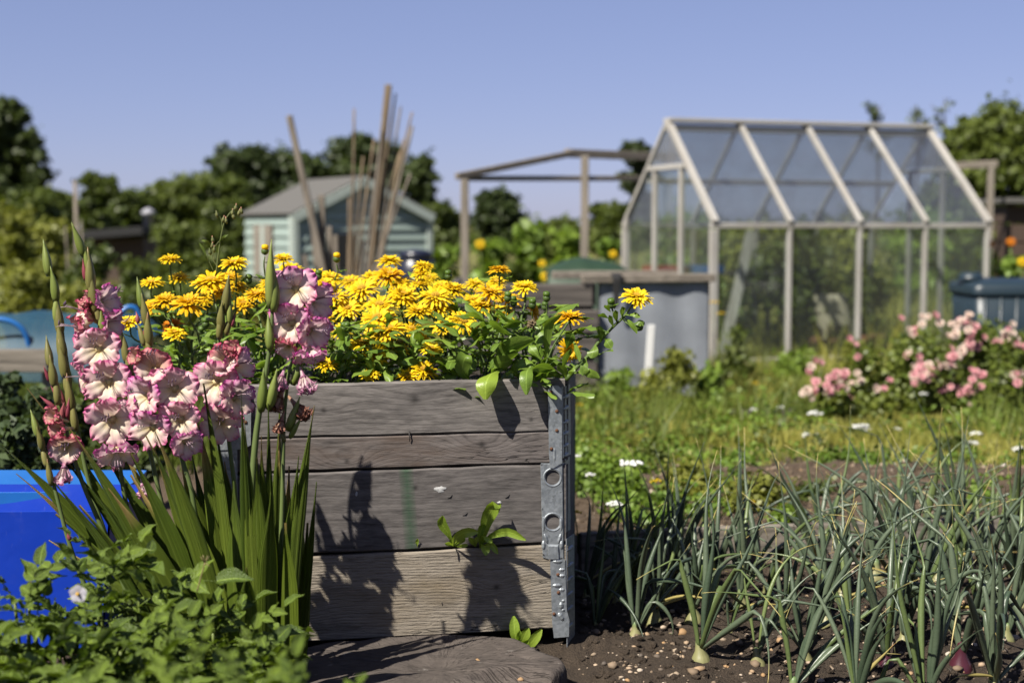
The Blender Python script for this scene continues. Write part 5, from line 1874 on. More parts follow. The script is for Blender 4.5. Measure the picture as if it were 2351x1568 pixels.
def onion(vx, vy, label, size=1.0, kind='white', nl=None, group='onions in the soil bed', p=None):
    if p is None: p = gr(vx, vy)
    x, y = float(p[0]), float(p[1])
    b = np.array([x, y, soil_z(x, y)])
    t = thing('onion', label, 'onion', b, group)
    wm = M['onion_red'] if kind == 'red' else M['onion_white']
    g = G()
    bs = size * rng.uniform(.8, 1.15)
    sink = .044 if kind == 'red' else .036
    axis = nrm((rng.uniform(-.12, .12), rng.uniform(-.12, .12), 1))
    lathe(g, b - np.array([0, 0, sink]), axis, [(.008 * bs, 0), (.022 * bs, .010), (.025 * bs, .026 * bs), (.018 * bs, .044 * bs), (.0110 * bs, .056 * bs), (.0092 * bs, .068 * bs), (.0076 * bs, .078 * bs), (.003 * bs, .082 * bs)], 12, rnd=rng.random())
    g.build('bulb', wm, t)
    nl = nl or rng.randrange(8, 11)
    az0 = rng.uniform(0, 6.28)
    for k in range(nl):
        az = az0 + (k % 2) * math.pi + rng.uniform(-.85, .85)
        if x < .66 and math.cos(az) < 0 and k % 3: az = math.pi - az
        inner = k / nl
        L = size * rng.uniform(.24, .47) * (1.0 if k > 1 else .8)
        lean = rng.choice([rng.uniform(.05, .4), rng.uniform(.2, .85)]) * (1.1 - inner * .7)
        bend = rng.choice([rng.uniform(-.15, .5), rng.uniform(.5, 1.9)]) * (1.15 - inner * .7)
        if x < .66 and math.cos(az) < 0: lean, bend = lean * .3, min(bend, .25)
        kink = (rng.uniform(.35, .75), rng.uniform(.7, 2.1)) if rng.random() < .32 else None
        mt = 'onion' if rng.random() < .80 else 'onion_green'
        onion_leaf(t, b - np.array([0, 0, sink]) + axis * (.058 * bs) + np.array([math.cos(az) * .004, math.sin(az) * .004, 0]), az, lean, L, size * rng.uniform(.0054, .0084), bend, M[mt], kink)
    if rng.random() < .7:
        az = rng.uniform(0, 6.28) if x > .66 else rng.uniform(-1, 1)
        onion_leaf(t, b + np.array([0, 0, .04]), az, rng.uniform(.9, 1.25), size * rng.uniform(.14, .26), .0042, .6, M['onion_dry'])
    return t


ONI = [
    (1613, 1523, 1.06, 'white', 'large onion with a clear white neck and upright leaves, nearest the raised bed corner'),
    (1460, 1452, .95, 'white', 'shaded onion with a pale curved neck closest to the right side of the raised bed'),
    (1594, 1440, .9, 'white', 'onion with a yellowish bulb directly behind the large white necked one'),
    (1742, 1528, .8, 'white', 'slim onion with few leaves just right of the large white necked one'),
    (1671, 1458, .6, 'white', 'smallest onion, a yellow sprout between the larger plants'),
    (2035, 1540, 1.0, 'red', 'red onion with its bulb at the bottom edge, left of the other red one'),
    (2203, 1530, 1.08, 'red', 'red onion with broad leaves and purple bulb, right of the other red one'),
    (1848, 1508, 1.0, 'white', 'onion with spreading arched leaves left of the red onions'),
    (1896, 1425, 1.0, 'white', 'onion with an exposed pale bulb in the middle of the bed'),
    (2073, 1487, 1.0, 'white', 'onion with a slanting pale neck behind the left red onion'),
    (2111, 1416, 1.05, 'white', 'onion with a broad white bulb behind the slanting necked one'),
    (2246, 1392, 1.0, 'white', 'onion with a round yellow bulb at the right of the bed'),
    (2203, 1300, 1.0, 'white', 'onion with tall straight leaves before the edging board on the right'),
    (1762, 1368, .95, 'white', 'onion in front of the edging board behind the slim one'),
    (1536, 1385, .95, 'white', 'onion by the edging board near the raised bed'),
    (1700, 1318, .9, 'white', 'onion touching the edging board left of its middle'),
    (1880, 1330, 1.0, 'white', 'onion touching the edging board at its middle'),
    (2010, 1345, 1.0, 'white', 'onion touching the edging board right of its middle'),
    (2330, 1310, 1.05, 'white', 'last onion along the edging board on the right'),
    (1960, 1470, .95, 'white', 'upright onion between the arched one and the slanting necked one'),
    (2310, 1470, 1.05, 'white', 'onion with dark stout leaves at the right end of the second row'),
    (2170, 1450, .9, 'white', 'onion in the middle of the dense right hand clump'),
    (2290, 1590, 1.0, 'white', 'nearest onion in the right corner, its foot cut by the frame'),
    (1819, 1592, .95, 'white', 'nearest onion left of the red ones, its arched leaves crossing the gravel'),
    (1960, 1620, .9, 'white', 'nearest onion in the middle of the front, its foot out of frame'),
    (2130, 1630, .92, 'white', 'nearest onion between the two red ones, its foot out of frame'),
    (2390, 1400, 1.1, 'white', 'onion leaning in from the right edge of the bed'),
    (2380, 1545, 1.05, 'white', 'onion leaning in from the right corner of the bed'),
    (1640, 1380, .85, 'white', 'onion in the second row between the yellow bulbed one and the edging board'),
    (1420, 1395, .8, 'white', 'narrow dark onion in the shade of the raised bed'),
    (1366, 1430, .75, 'white', 'dark grassy onion right against the shaded side of the raised bed'),
    (1990, 1290, .95, 'white', 'onion just behind the edging board right of the middle'),
    (2110, 1275, 1.0, 'white', 'onion behind the edging board with its leaves bending left'),
    (2280, 1265, 1.0, 'white', 'onion behind the edging board at the right edge'),
    (1800, 1440, .9, 'white', 'onion between the slim one and the exposed pale bulb'),
    (1440, 1385, .85, 'white', 'shaded onion just right of the dark grassy one'),
    (1500, 1428, .9, 'white', 'onion at the edge of the shade, between the pale curved neck and the yellowish bulb'),
    (1350, 1375, .8, 'white', 'dark onion in the corner between raised bed and edging board'),
    (1560, 1330, .9, 'white', 'onion with its foot against the left length of edging board'),
    (2150, 1350, 1.0, 'white', 'onion in the right hand clump, just in front of the edging board'),
    (2060, 1400, .95, 'white', 'onion between the two middle rows left of the broad white bulb'),
    (2270, 1340, 1.05, 'white', 'tall onion between the round yellow bulb and the edging board'),
    (1930, 1380, .9, 'white', 'onion just behind the one with the exposed pale bulb'),
    (2340, 1400, 1.0, 'white', 'onion crowded between the stout leaved one and the right edge'),
    (1700, 1400, .9, 'white', 'onion left of the middle between second row and edging board'),
    (2050, 1240, 1.0, 'white', 'farthest onion behind the edging board at its right half'),
    (1880, 1260, .9, 'white', 'farthest onion behind the edging board near its middle'),
    (2190, 1235, 1.0, 'white', 'farthest onion behind the edging board towards the right edge'),
]
for (x, y, s_, k, lab) in ONI:
    onion(x, y, lab, s_, k, nl=5 if 'small' in lab or 'slim' in lab else None)

# edging board behind the onions, in three lengths
ed = thing('edging_board', 'long weathered edging board set on edge behind the onions', 'board', gr(1850, 1300))
for (xa, ya, xb, yb_) in ((1330, 1318, 1520, 1306), (1524, 1306, 1985, 1288), (1990, 1287, 2480, 1268)):
    a, b = gr(xa, ya), gr(xb, yb_)
    a[2] = b[2] = .052
    g = G()
    t_ = nrm(b - a); t_[2] = 0; t_ = nrm(t_)
    box(g, (0, 0, 0), (np.linalg.norm(b - a), .026, .13), np.array([t_, np.cross((0, 0, 1), t_), (0, 0, 1)]), .004)
    o = link_mesh('plank', g.mesh('plank', M['edge_wood']), ed, (a + b) / 2 - wloc(ed))

# ================================================================== potatoes in front
def potato_leaf(seed):
    rs = np.random.default_rng(seed)
    g = G()
    L = .17
    n = 9
    t = np.linspace(0, 1, n)
    dr = rs.uniform(.5, 1.1)
    P = np.stack([L * t, .012 * np.sin(t * 3 + rs.uniform(0, 6)), L * (.25 * t - dr * .5 * t ** 2)], 1)
    tube(g, P, np.linspace(.0022, .0010, n), 5, rnd=.5)

    def leaflet(p, d, l, w, up):
        m = 11
        tt = np.linspace(0, 1, m)
        d = nrm(d)
        u = nrm(up - d * (up @ d))
        cur = rs.uniform(.25, .75)
        Q = p + d * (l * tt * (1 - .12 * tt))[:, None] - u * (l * cur * .5 * tt ** 2)[:, None]
        ww = w * .5 * np.sin(np.clip(tt * .97 + .03, 0, 1) ** .66 * math.pi) ** 1.0
        ww = np.maximum(ww, w * .03)
        s_ = np.cross(d, u)
        ph = rs.uniform(0, 6)
        ribbon(g, Q, s_, ww, rs.uniform(.25, .6), 7, rs.random(), lambda uu, v: .030 * l * np.abs(uu) * np.sin(v * 13 + ph) + .016 * l * np.cos(uu * 9 + 1) * np.sin(v * 15))
    up = np.array([0, 0, 1.0])
    for k, (f, sc) in enumerate(((.34, .62), (.58, .82), (.80, 1.0))):
        p = P[int(f * (n - 1))]
        for sd in (-1, 1):
            d = np.array([.55, sd * .85, rs.uniform(-.25, .25)])
            leaflet(p, d, .066 * sc * rs.uniform(.85, 1.15), .035 * sc * rs.uniform(.9, 1.15), nrm(up + np.array([0, sd * .45, 0]) + rs.normal(0, .32, 3)))
            if k < 2: leaflet(P[int(f * (n - 1)) + 1], np.array([.4, -sd, .1]), .016, .011, up)
    leaflet(P[-1], P[-1] - P[-2] + np.array([0, 0, .01]), .078 * rs.uniform(.9, 1.1), .044, nrm(up + rs.normal(0, .15, 3)))
    return g.mesh('leaf', M['potato'])


POT = [potato_leaf(k) for k in range(9)]
PI = [0]


def potato(label, px_, py_, Y, h, spread, n, stems=4, sc=1.0, loc_only=False):
    """a potato plant whose top is at photograph point px_, py_"""
    p = at(px_, py_, Y)
    top = float(p[2])
    b = np.array([p[0], Y, max(soil_z(p[0], Y), top - h)])
    b[2] = soil_z(p[0], Y)
    t = thing('potato_plant', label, 'potato plant', b, 'potato plants')
    for s_ in range(stems):
        a = rng.uniform(0, 6.28)
        rr = spread * math.sqrt(rng.uniform(0, 1))
        e = np.array([b[0] + rr * math.cos(a), b[1] + rr * math.sin(a) * .8, top - rng.uniform(0, .45) * (rr / max(spread, .01)) * .22 - .03])
        P = spline([b, b * .5 + e * .5 + np.array([math.cos(a) * .03, math.sin(a) * .03, .02]), e], 12)
        g = G()
        tube(g, P, np.linspace(.0055, .0025, 12), 6, rnd=rng.random())
        g.build('stem', M['potato_stem'], t)
        m = max(4, int(n * (1.15 if py_ < 1440 else .9)) // stems)
        for k in range(m):
            f = 1 - (k / m) * .62
            pp = P[min(11, int(f * 11.99))]
            aa = a * .3 + k * 2.4 + rng.uniform(-.4, .4)
            el = rng.uniform(-.1, .5) if f < .93 else rng.uniform(.5, 1.2)
            d = np.array([math.cos(aa) * math.cos(el), math.sin(aa) * math.cos(el), math.sin(el)])
            put_leaf(t, POT[rng.randrange(9)], pp, d, sc * rng.uniform(.52, .90) * (.72 if f > .93 else 1))
    return t


potato('potato plant with its tip rising highest in front of the sword leaves', 285, 1250, 2.45, .4, .10, 34, 4)
potato('potato plant with a broad topmost leaf in front of the deep blue box', 150, 1312, 2.35, .4, .10, 30, 4)
potato('potato plant cut by the left edge of the frame', 15, 1325, 2.30, .4, .11, 34, 4)
potato('potato plant with a dry flower stalk, before the middle sword leaves', 450, 1362, 2.38, .4, .10, 32, 4)
potato('potato plant in the second row under the dry flower stalk', 380, 1462, 2.10, .3, .13, 36, 4)
potato('potato plant with the lilac white flower, low in front of the blue box', 200, 1447, 2.15, .3, .12, 36, 4)
potato('potato plant in the bottom left corner', 50, 1502, 2.0, .3, .14, 40, 4)
potato('blurred potato plant at the bottom between corner and stump slab', 330, 1552, 1.80, .3, .14, 36, 4)
potato('most blurred potato plant nearest the camera, left of the stump slab', 520, 1517, 1.62, .3, .085, 26, 4, .72)
potato('blurred potato shoots rising beside the foot of the sword leaves', 628, 1510, 1.72, .3, .045, 14, 3, .62)
potato('blurred potato sprig in front of the stump slab', 760, 1582, 1.72, .3, .045, 12, 3, .60)
potato('potato plant at the bottom below the lilac white flower', 170, 1562, 1.85, .3, .14, 36, 4)
potato('low potato plant under the tall sword leaves', 500, 1492, 2.2, .3, .09, 22, 3)
# the lilac flower
fl = thing('potato_flower', 'small blurred lilac white potato flower among the leaves before the blue box', 'flower', at(180, 1362, 2.1))
g = G()
c = at(180, 1362, 2.1)
for k in range(5):
    a = k * 1.2566 + .3
    d = np.array([math.cos(a), -.4, math.sin(a)])
    P = np.array([c + d * (q * .014) + np.array([0, .003 * q * q, 0]) for q in np.linspace(.1, 1, 5)])
    ribbon(g, P, np.array([-math.sin(a), 0, math.cos(a)]), np.array([.003, .007, .008, .006, .001]), .2, 3, .5)
g.build('petals', M['lilac_flower'], fl)
g = G()
lathe(g, c, (0, -1, 0), [(.002, 0), (.003, .004), (.001, .009)], 7)
g.build('anther_cone', M['disc_yellow'], fl)
g = G()
tube(g, spline([c + (0, .004, 0), c + (.004, .02, -.03), c + (0, .03, -.09)], 8), .0012, 5)
g.build('stem', M['potato_stem'], fl)
for k, (x, y, lab) in enumerate(((470, 1292, 'dry brown flower stalk standing up from the middle potato plant'), (85, 1286, 'dry brown flower stalk above the left potato plant'))):
    t = thing('dry_flower_stalk', lab, 'stalk', at(x, y + 60, 2.36))
    g = G()
    P = spline([at(x - 18, y + 66, 2.36), at(x - 8, y + 30, 2.36), at(x, y, 2.36)], 10)
    tube(g, P, .0012, 5); g.build('stem', M['straw'], t)
    g = G()
    for q in range(8):
        d = nrm(nr.normal(0, 1, 3) + np.array([0, 0, 1.2]))
        tube(g, [P[-1], P[-1] + d * .008, P[-1] + d * .014], [.0009, .0008, .0004], 4)
    g.build('dry_head', M['straw'], t)
# ================================================================== foliage by the thousand leaves
def leaf_cloud(n, centers, radii, size, seed, shell=.55, squash=1.0, up=.35):
    """n folded leaves (4 corners each) scattered through ellipsoids; returns V, F, A"""
    rs = np.random.default_rng(seed)
    centers = np.asarray(centers, float).reshape(-1, 3)
    radii = np.asarray(radii, float)
    radii = np.broadcast_to(radii.reshape(-1, 3) if radii.ndim > 1 else radii[:, None] * np.ones(3), centers.shape)
    wgt = radii.prod(1) ** (2 / 3)
    idx = rs.choice(len(centers), n, p=wgt / wgt.sum())
    d = nrm(rs.normal(0, 1, (n, 3)))
    rr = shell + (1 - shell) * rs.random(n) ** .8
    # lumps: leaves gather in sprays
    lump = 1 + .22 * np.sin(d[:, 0] * 7 + idx) * np.sin(d[:, 2] * 6 + idx * 2) + .12 * np.sin(d[:, 1] * 13 + idx)
    lump = lump + .30 * np.sin(d[:, 0] * 3.1 + idx * 1.7) * np.sin(d[:, 1] * 3.7 + idx) + .22 * np.sin(d[:, 2] * 5.3 + idx * 2.3)
    rr = np.where(rs.random(n) < .16, rr * rs.uniform(1.0, 1.24, n), rr)
    p = centers[idx] + d * radii[idx] * (rr * lump)[:, None]
    nv = nrm(d * .8 + rs.normal(0, .75, (n, 3)) + np.array([0, 0, up]))
    x = nrm(np.cross(nv, rs.normal(0, 1, (n, 3))))
    y = np.cross(nv, x)
    L = size * rs.uniform(.6, 1.25, n)[:, None]
    w = L * rs.uniform(.28, .42, n)[:, None]
    V = np.stack([p - x * L * .5, p + y * w + nv * w * .3, p + x * L * .5 - nv * L * .15, p - y * w + nv * w * .3], 1).reshape(-1, 3)
    F = np.arange(4 * n, dtype=np.int32).reshape(n, 4)
    r = rs.random(n)
    A = np.zeros((4 * n, 3))
    A[:, 0] = np.tile([0, 1, 0, -1], n)
    A[:, 1] = np.tile([0, .5, 1, .5], n)
    A[:, 2] = np.repeat(r, 4)
    return V, F, A


def cloud_obj(name, n, centers, radii, size, seed, mat, parent, base, **kw):
    V, F, A = leaf_cloud(n, centers, radii, size, seed, **kw)
    return link_mesh(name, fast_mesh(name, V - np.asarray(base), F, A, M[mat] if isinstance(mat, str) else mat, False), parent)


def tree(label, vx, vtop, Y, wpx, hpx, mat, n, leaf, group, seed, lobes=9, trunk=True, cat='tree', name='tree', conic=0.0):
    """a tree whose crown tops out at photograph point vx, vtop, wpx wide and hpx tall"""
    rs = np.random.default_rng(seed)
    top = at(vx, vtop, Y)
    g0 = float(gz(top[0], Y))
    b = np.array([top[0], Y, g0])
    rx, hz_ = wpx * px(Y) / 2, hpx * px(Y)
    z0 = top[2] - hz_
    t = thing(name, label, cat, b, group)
    cs, rd = [], []
    lobes = lobes * 2 if n > 1000 else lobes
    for k in range(lobes):
        f = (k + rs.random()) / lobes if k else .86
        a = rs.uniform(0, 6.28)
        env = math.sin(min(1, .18 + .82 * (1 - f * (.75 + .2 * conic))) * math.pi * .62)
        r_ = rx * rs.uniform(.24, .44) * (1 - .4 * f * conic)
        q = max(0.0, rx * env - r_) * math.sqrt(rs.random())
        if k == 0: q = 0
        cz = z0 + hz_ * f
        cz = min(cz, top[2] - r_ * .8)
        cs.append([b[0] + q * math.cos(a), Y + q * math.sin(a) * .8, cz])
        rd.append([r_, r_, r_ * rs.uniform(.65, .95)])
    cloud_obj('crown', int(n * 2.0), cs, rd, leaf * .68, seed, mat, t, b, shell=.35)
    if trunk:
        g = G()
        tube(g, spline([b + (0, 0, -.1), b + (rs.uniform(-.1, .1) * rx, 0, (z0 - g0) * .6 + .2), np.array([b[0], Y, z0 + hz_ * .45])], 9), np.linspace(.055, .018, 9) * max(rx, .8), 8)
        g.build('trunk', M['bark'], t)
        for k in range(min(5, lobes)):
            c = np.array(cs[k])
            g = G()
            a = np.array([b[0], Y, z0 + hz_ * .08])
            tube(g, spline([a, a * .5 + c * .5 + np.array([0, 0, -.1 * rx]), c], 7), np.linspace(.024, .006, 7) * max(rx, .8), 6)
            g.build('limb', M['bark'], t)
    return t


FAR = 'trees along the far side of the allotments'
tree('tall dark tree at the left edge of the view', -5, 232, 42, 230, 330, 'shrub_dark', 12000, .34, FAR, 1, 12)
tree('rounded dark tree left of the shed', 560, 335, 40, 260, 260, 'shrub_dark', 8000, .32, FAR, 2, 11)
tree('dark tree rising directly behind the shed roof', 700, 350, 41, 280, 260, 'shrub_dark', 8000, .32, FAR, 3, 11)
tree('tallest dark tree behind the bundle of canes', 850, 312, 42, 270, 300, 'shrub_dark', 8500, .32, FAR, 4, 12)
tree('dark tree at the right end of the row behind the shed', 950, 368, 40, 150, 260, 'shrub_dark', 5500, .30, FAR, 5, 8)
tree('small tree with two upright leafy tips left of the hut', 225, 398, 28, 120, 130, 'shrub_mid', 3000, .18, FAR, 6, 7)
tree('loose green tree left of the rounded dark one', 400, 415, 32, 230, 150, 'shrub_mid', 6000, .24, FAR, 7, 10)
tree('green tree above the low hut roof', 310, 455, 33, 180, 120, 'shrub_mid', 4500, .24, FAR, 8, 8)
tree('pale green tree next to the tall dark one on the left', 120, 440, 30, 160, 110, 'shrub_mid', 4000, .2, FAR, 9, 8)
tree('dark bush like tree framed by the two pergola posts', 1148, 440, 24, 180, 130, 'shrub_dark', 5000, .18, FAR, 10, 9)
tree('dark narrow tree behind the near end of the greenhouse', 1462, 325, 27, 130, 240, 'shrub_dark', 5000, .2, FAR, 11, 9)
tree('low bush right of the framed one, before the greenhouse', 1400, 470, 24, 120, 120, 'shrub_mid', 3000, .18, FAR, 12, 7)
tree('leafy green tree at the right edge of the view', 2310, 250, 19, 330, 420, 'shrub_mid', 15000, .15, FAR, 13, 14)
tree('dense shrub tree behind the right end of the greenhouse', 2205, 295, 21, 190, 360, 'shrub_mid', 9000, .15, FAR, 14, 11)
def tip_tree(lab, x, y, sd):
    Y = 21.0
    top = at(x, y, Y); low = at(x + rng.uniform(-6, 6), y + 130, Y)
    b = np.array([low[0], Y, -.25])
    t = thing('slender_tree', lab, 'tree', b, 'thin trees above the greenhouse ridge')
    cs = [top + (low - top) * f + np.array([rng.uniform(-.13, .13), 0, 0]) for f in (.06, .16, .28, .42, .58, .75, .92)]
    rd = [(.10 + .03 * f, .10, .09) for f in (.1, .3, .5, .6, .8, 1, 1)]
    cloud_obj('crown', 170 if sd < 17 else 60, cs, rd, .085, sd, 'shrub_mid', t, b, shell=.0)
    g = G(); tube(g, spline([b, low, top - (0, 0, .05)], 8), np.linspace(.03, .006, 8), 6); g.build('trunk', M['bark'], t)
    for k in range(6):
        c = cs[k]; g = G(); a = rng.uniform(-.14, .14)
        tube(g, [c - (0, 0, .12), c + (a * .6, 0, 0), c + (a, 0, .1)], [.010, .007, .003], 5); g.build('twig', M['bark'], t)


for x, y, lab, sd in ((2016, 236, 'leftmost and tallest of three thin leafy tips above the greenhouse ridge', 15), (2110, 250, 'middle one of three thin leafy tips above the greenhouse ridge', 16), (2166, 232, 'rightmost wispy one of three thin leafy tips above the greenhouse ridge', 17)):
    tip_tree(lab, x, y, sd)
tree('spreading green tree between the pale green one and the twin tipped one', 60, 455, 26, 240, 160, 'shrub_mid', 6000, .2, FAR, 21, 10)
tree('green tree filling the gap right of the twin tipped one', 290, 440, 31, 200, 170, 'shrub_mid', 6000, .22, FAR, 22, 10)
tree('broad green tree in front of the rounded dark one', 480, 405, 33, 220, 190, 'shrub_mid', 7000, .24, FAR, 23, 11)
tree('dull green tree seen right of the shed roof', 1010, 470, 34, 150, 120, 'shrub_mid', 3500, .24, FAR, 24, 8)
tree('low green tree under the pergola rail left of the greenhouse', 1300, 505, 30, 150, 90, 'shrub_mid', 3000, .2, FAR, 25, 8)
# far hazy hedge line
hd = thing('hedge', 'far low hedge along the horizon between the pergola posts', 'hedge', (0, 70, -.25))
xs_ = np.linspace(-34, 36, 46)
cloud_obj('foliage', 9000, [(x, 70 + rng.uniform(-2, 2), .3) for x in xs_], [(1.5, 1.2, rng.uniform(.7, 1.5)) for x in xs_], .5, 40, 'shrub_mid', hd, (0, 70, -.25))

# ---- shrubs of the left middle ground
def shrub(label, vx, vtop, Y, wpx, mat, n, leaf, seed, group='shrubs on the left', lobes=6, stems=4, cat='shrub', name='shrub', depth=.8):
    rs = np.random.default_rng(seed)
    top = at(vx, vtop, Y)
    g0 = float(gz(top[0], Y))
    b = np.array([top[0], Y, g0])
    rx, hz_ = wpx * px(Y) / 2, max(.1, top[2] - g0)
    t = thing(name, label, cat, b, group)
    cs, rd = [], []
    for k in range(lobes):
        a = rs.uniform(0, 6.28)
        r_ = min(rx, hz_) * rs.uniform(.38, .6)
        q = max(0, rx - r_) * math.sqrt(rs.random()) * (k > 0)
        h = (hz_ - r_) * (rs.uniform(.15, .85) if k else 1.0)
        cs.append([b[0] + q * math.cos(a), Y + q * math.sin(a) * depth, g0 + max(r_ * .6, h)])
        rd.append([r_, r_, r_])
    cloud_obj('foliage', int(n * 1.8), cs, rd, leaf * .74, seed, mat, t, b, shell=.25)
    for k in range(min(stems, lobes)):
        g = G()
        c = np.array(cs[k])
        tube(g, spline([b + (rs.uniform(-.05, .05), 0, -.03), b * .5 + c * .5, c], 6), np.linspace(.02, .006, 6) * min(1, rx), 5)
        g.build('stem', M['bark'], t)
    return t


SH = [
    ('yellow green bush at the left edge below the tall dark tree', 30, 470, 17, 170, 'shrub_yellow', 2600, .10),
    ('yellow green bush standing left of the thin grey pole', 120, 500, 16, 160, 'shrub_yellow', 2400, .10),
    ('broad mid green bush left of the hut roof', 215, 560, 15, 170, 'shrub_mid', 2400, .10),
    ('mid green bush below the hut roof', 310, 585, 14, 170, 'shrub_mid', 2400, .09),
    ('dark green bush right of the hut roof', 400, 500, 19, 170, 'shrub_mid', 2800, .11),
    ('dark bush close against the left wall of the shed', 500, 455, 22, 170, 'shrub_mid', 3000, .12),
    ('grey green bush in front of the shed corner', 470, 560, 16, 190, 'shrub_mid', 2600, .10),
    ('low yellow bush above the blue netting', 60, 600, 12.5, 180, 'shrub_yellow', 2200, .08),
    ('low yellow green bush right of the netting hoop', 190, 640, 12, 150, 'shrub_yellow', 1800, .08),
    ('low bush just behind the left end of the marigolds', 330, 655, 11, 150, 'shrub_mid', 1800, .08),
    ('low bush behind the tall weed', 450, 640, 12, 160, 'shrub_mid', 1800, .08),
    ('low leafy bush at the foot of the shed wall', 570, 630, 14, 140, 'shrub_mid', 1500, .08),
]
for k, (lab, x, y, Y, w, m, n, lf) in enumerate(SH):
    shrub(lab, x, y, Y, w, m, n, lf, 200 + k)
# leafy crop plants close behind the blue boxes
for k, (lab, x, y, Y, w, n, mt) in enumerate((('dark leafy crop plant behind the bright blue box at the left edge', 20, 850, 4.9, 150, 900, 'shrub_grey'), ('dark leafy crop plant behind the bright blue box, right of the edge', 95, 885, 4.7, 130, 800, 'shrub_grey'), ('grey green crop plant just above the rim of the bright blue box', 40, 955, 4.25, 150, 900, 'shrub_grey'), ('leafy crop plant behind the gladiolus buds', 190, 900, 4.8, 130, 700, 'shrub_mid'), ('crop plant hidden between gladioli and raised bed', 330, 880, 4.9, 170, 800, 'shrub_mid'))):
    shrub(lab, x, y, Y, w, mt, n, .055, 240 + k, 'leafy crops behind the blue boxes', 7)

# the green jungle of squash and sunflowers between the pergola posts
for k, (lab, x, y, Y, w, n, m, lf) in enumerate((('bright leafy squash plant right of the first pergola post', 1130, 545, 13.6, 130, 800, 'shrub_bright', .16), ('bright leafy squash plant in the middle between the pergola posts', 1215, 505, 14.5, 140, 900, 'shrub_bright', .17), ('bright leafy squash plant left of the second pergola post', 1305, 520, 14.2, 120, 700, 'shrub_bright', .16), ('bright leafy squash plant behind the green tarpaulin', 1400, 545, 15.0, 120, 600, 'shrub_bright', .15), ('bright leafy squash plant behind the blue black barrel', 1030, 560, 15.5, 110, 600, 'shrub_bright', .15), ('low squash plant before the first pergola post', 1180, 600, 12.2, 150, 700, 'shrub_mid', .12), ('low squash plant in front of the tarpaulin', 1280, 610, 12.0, 110, 500, 'shrub_mid', .12))):
    shrub(lab, x, y, Y, w, m, n, lf, 260 + k, 'squash plants between the pergola posts', 6)
# background beyond the greenhouse
for k, (lab, x, y, Y, w, n, m, lf) in enumerate((('dark shrub right behind the greenhouse at its near end', 1580, 470, 19, 220, 2200, 'shrub_bright', .14), ('shrub behind the middle of the greenhouse', 1760, 480, 19, 260, 2400, 'shrub_yellow', .14), ('shrub behind the far bays of the greenhouse', 1960, 470, 19, 240, 2400, 'shrub_yellow', .14), ('shrub behind the far end of the greenhouse', 2140, 470, 19, 220, 2200, 'shrub_bright', .14), ('leafy shrub between greenhouse and right tree', 2290, 520, 16, 160, 1800, 'shrub_mid', .12), ('leafy bush around the sunflowers at the right edge', 2320, 590, 13.4, 150, 1400, 'shrub_bright', .11))):
    shrub(lab, x, y, Y, w, m, n, lf, 280 + k, 'shrubs behind the greenhouse', 7)

# ---- sunflowers, blurred
def sunflower(label, x, y, Y, r, kind='yellow', yaw=0):
    c = at(x, y, Y)
    g0 = float(gz(c[0], Y))
    t = thing('sunflower', label, 'sunflower', (c[0], Y, g0), 'sunflowers')
    g = G()
    tube(g, spline([np.array([c[0], Y + .06, g0]), np.array([c[0] + .02, Y + .05, (g0 + c[2]) / 2]), c + (0, .02, 0)], 8), .012, 6)
    g.build('stem', M['potato_stem'], t)
    z = facing(yaw, 10)
    rot = Matrix(np.stack([nrm(np.cross((0, 0, 1), z)), np.cross(z, nrm(np.cross((0, 0, 1), z))), z], 1).tolist()).to_4x4()
    rays, disc, cal = HEADS[kind][0]
    o = put('flower_head', rays, t, c, rot, r / .046)
    g = G()
    lathe(g, (0, 0, 0), (0, 0, 1), [(.009, 0), (.0085, .008), (.004, .011)], 12)
    q = link_mesh('disc', g.mesh('disc', M['disc_brown']), o)
    for k in range(5):
        h = rng.uniform(.25, .9)
        put_leaf(t, CAL_BIG[k % 3], np.array([c[0], Y, g0 + (c[2] - g0) * h]), (rng.uniform(-1, 1), rng.uniform(-1, .2), .2), 2.0)


sunflower('yellow sunflower right of the first pergola post', 1103, 562, 13.2, .062)
sunflower('yellow sunflower low above the compost boards', 1253, 636, 11.6, .055)
sunflower('small yellow sunflower just above the other one by the tarpaulin', 1245, 606, 12.6, .045)
sunflower('small yellow sunflower beside the second pergola post', 1408, 584, 13.0, .048)
sunflower('rusty orange sunflower near the right edge', 2322, 556, 13.4, .055, 'orange', -10)
sunflower('small rusty sunflower left of the big one at the right edge', 2275, 560, 12.9, .035, 'orange', -10)
sunflower('pale yellow sunflower at the right edge over the water tank', 2348, 602, 12.2, .055, 'yellow', -10)

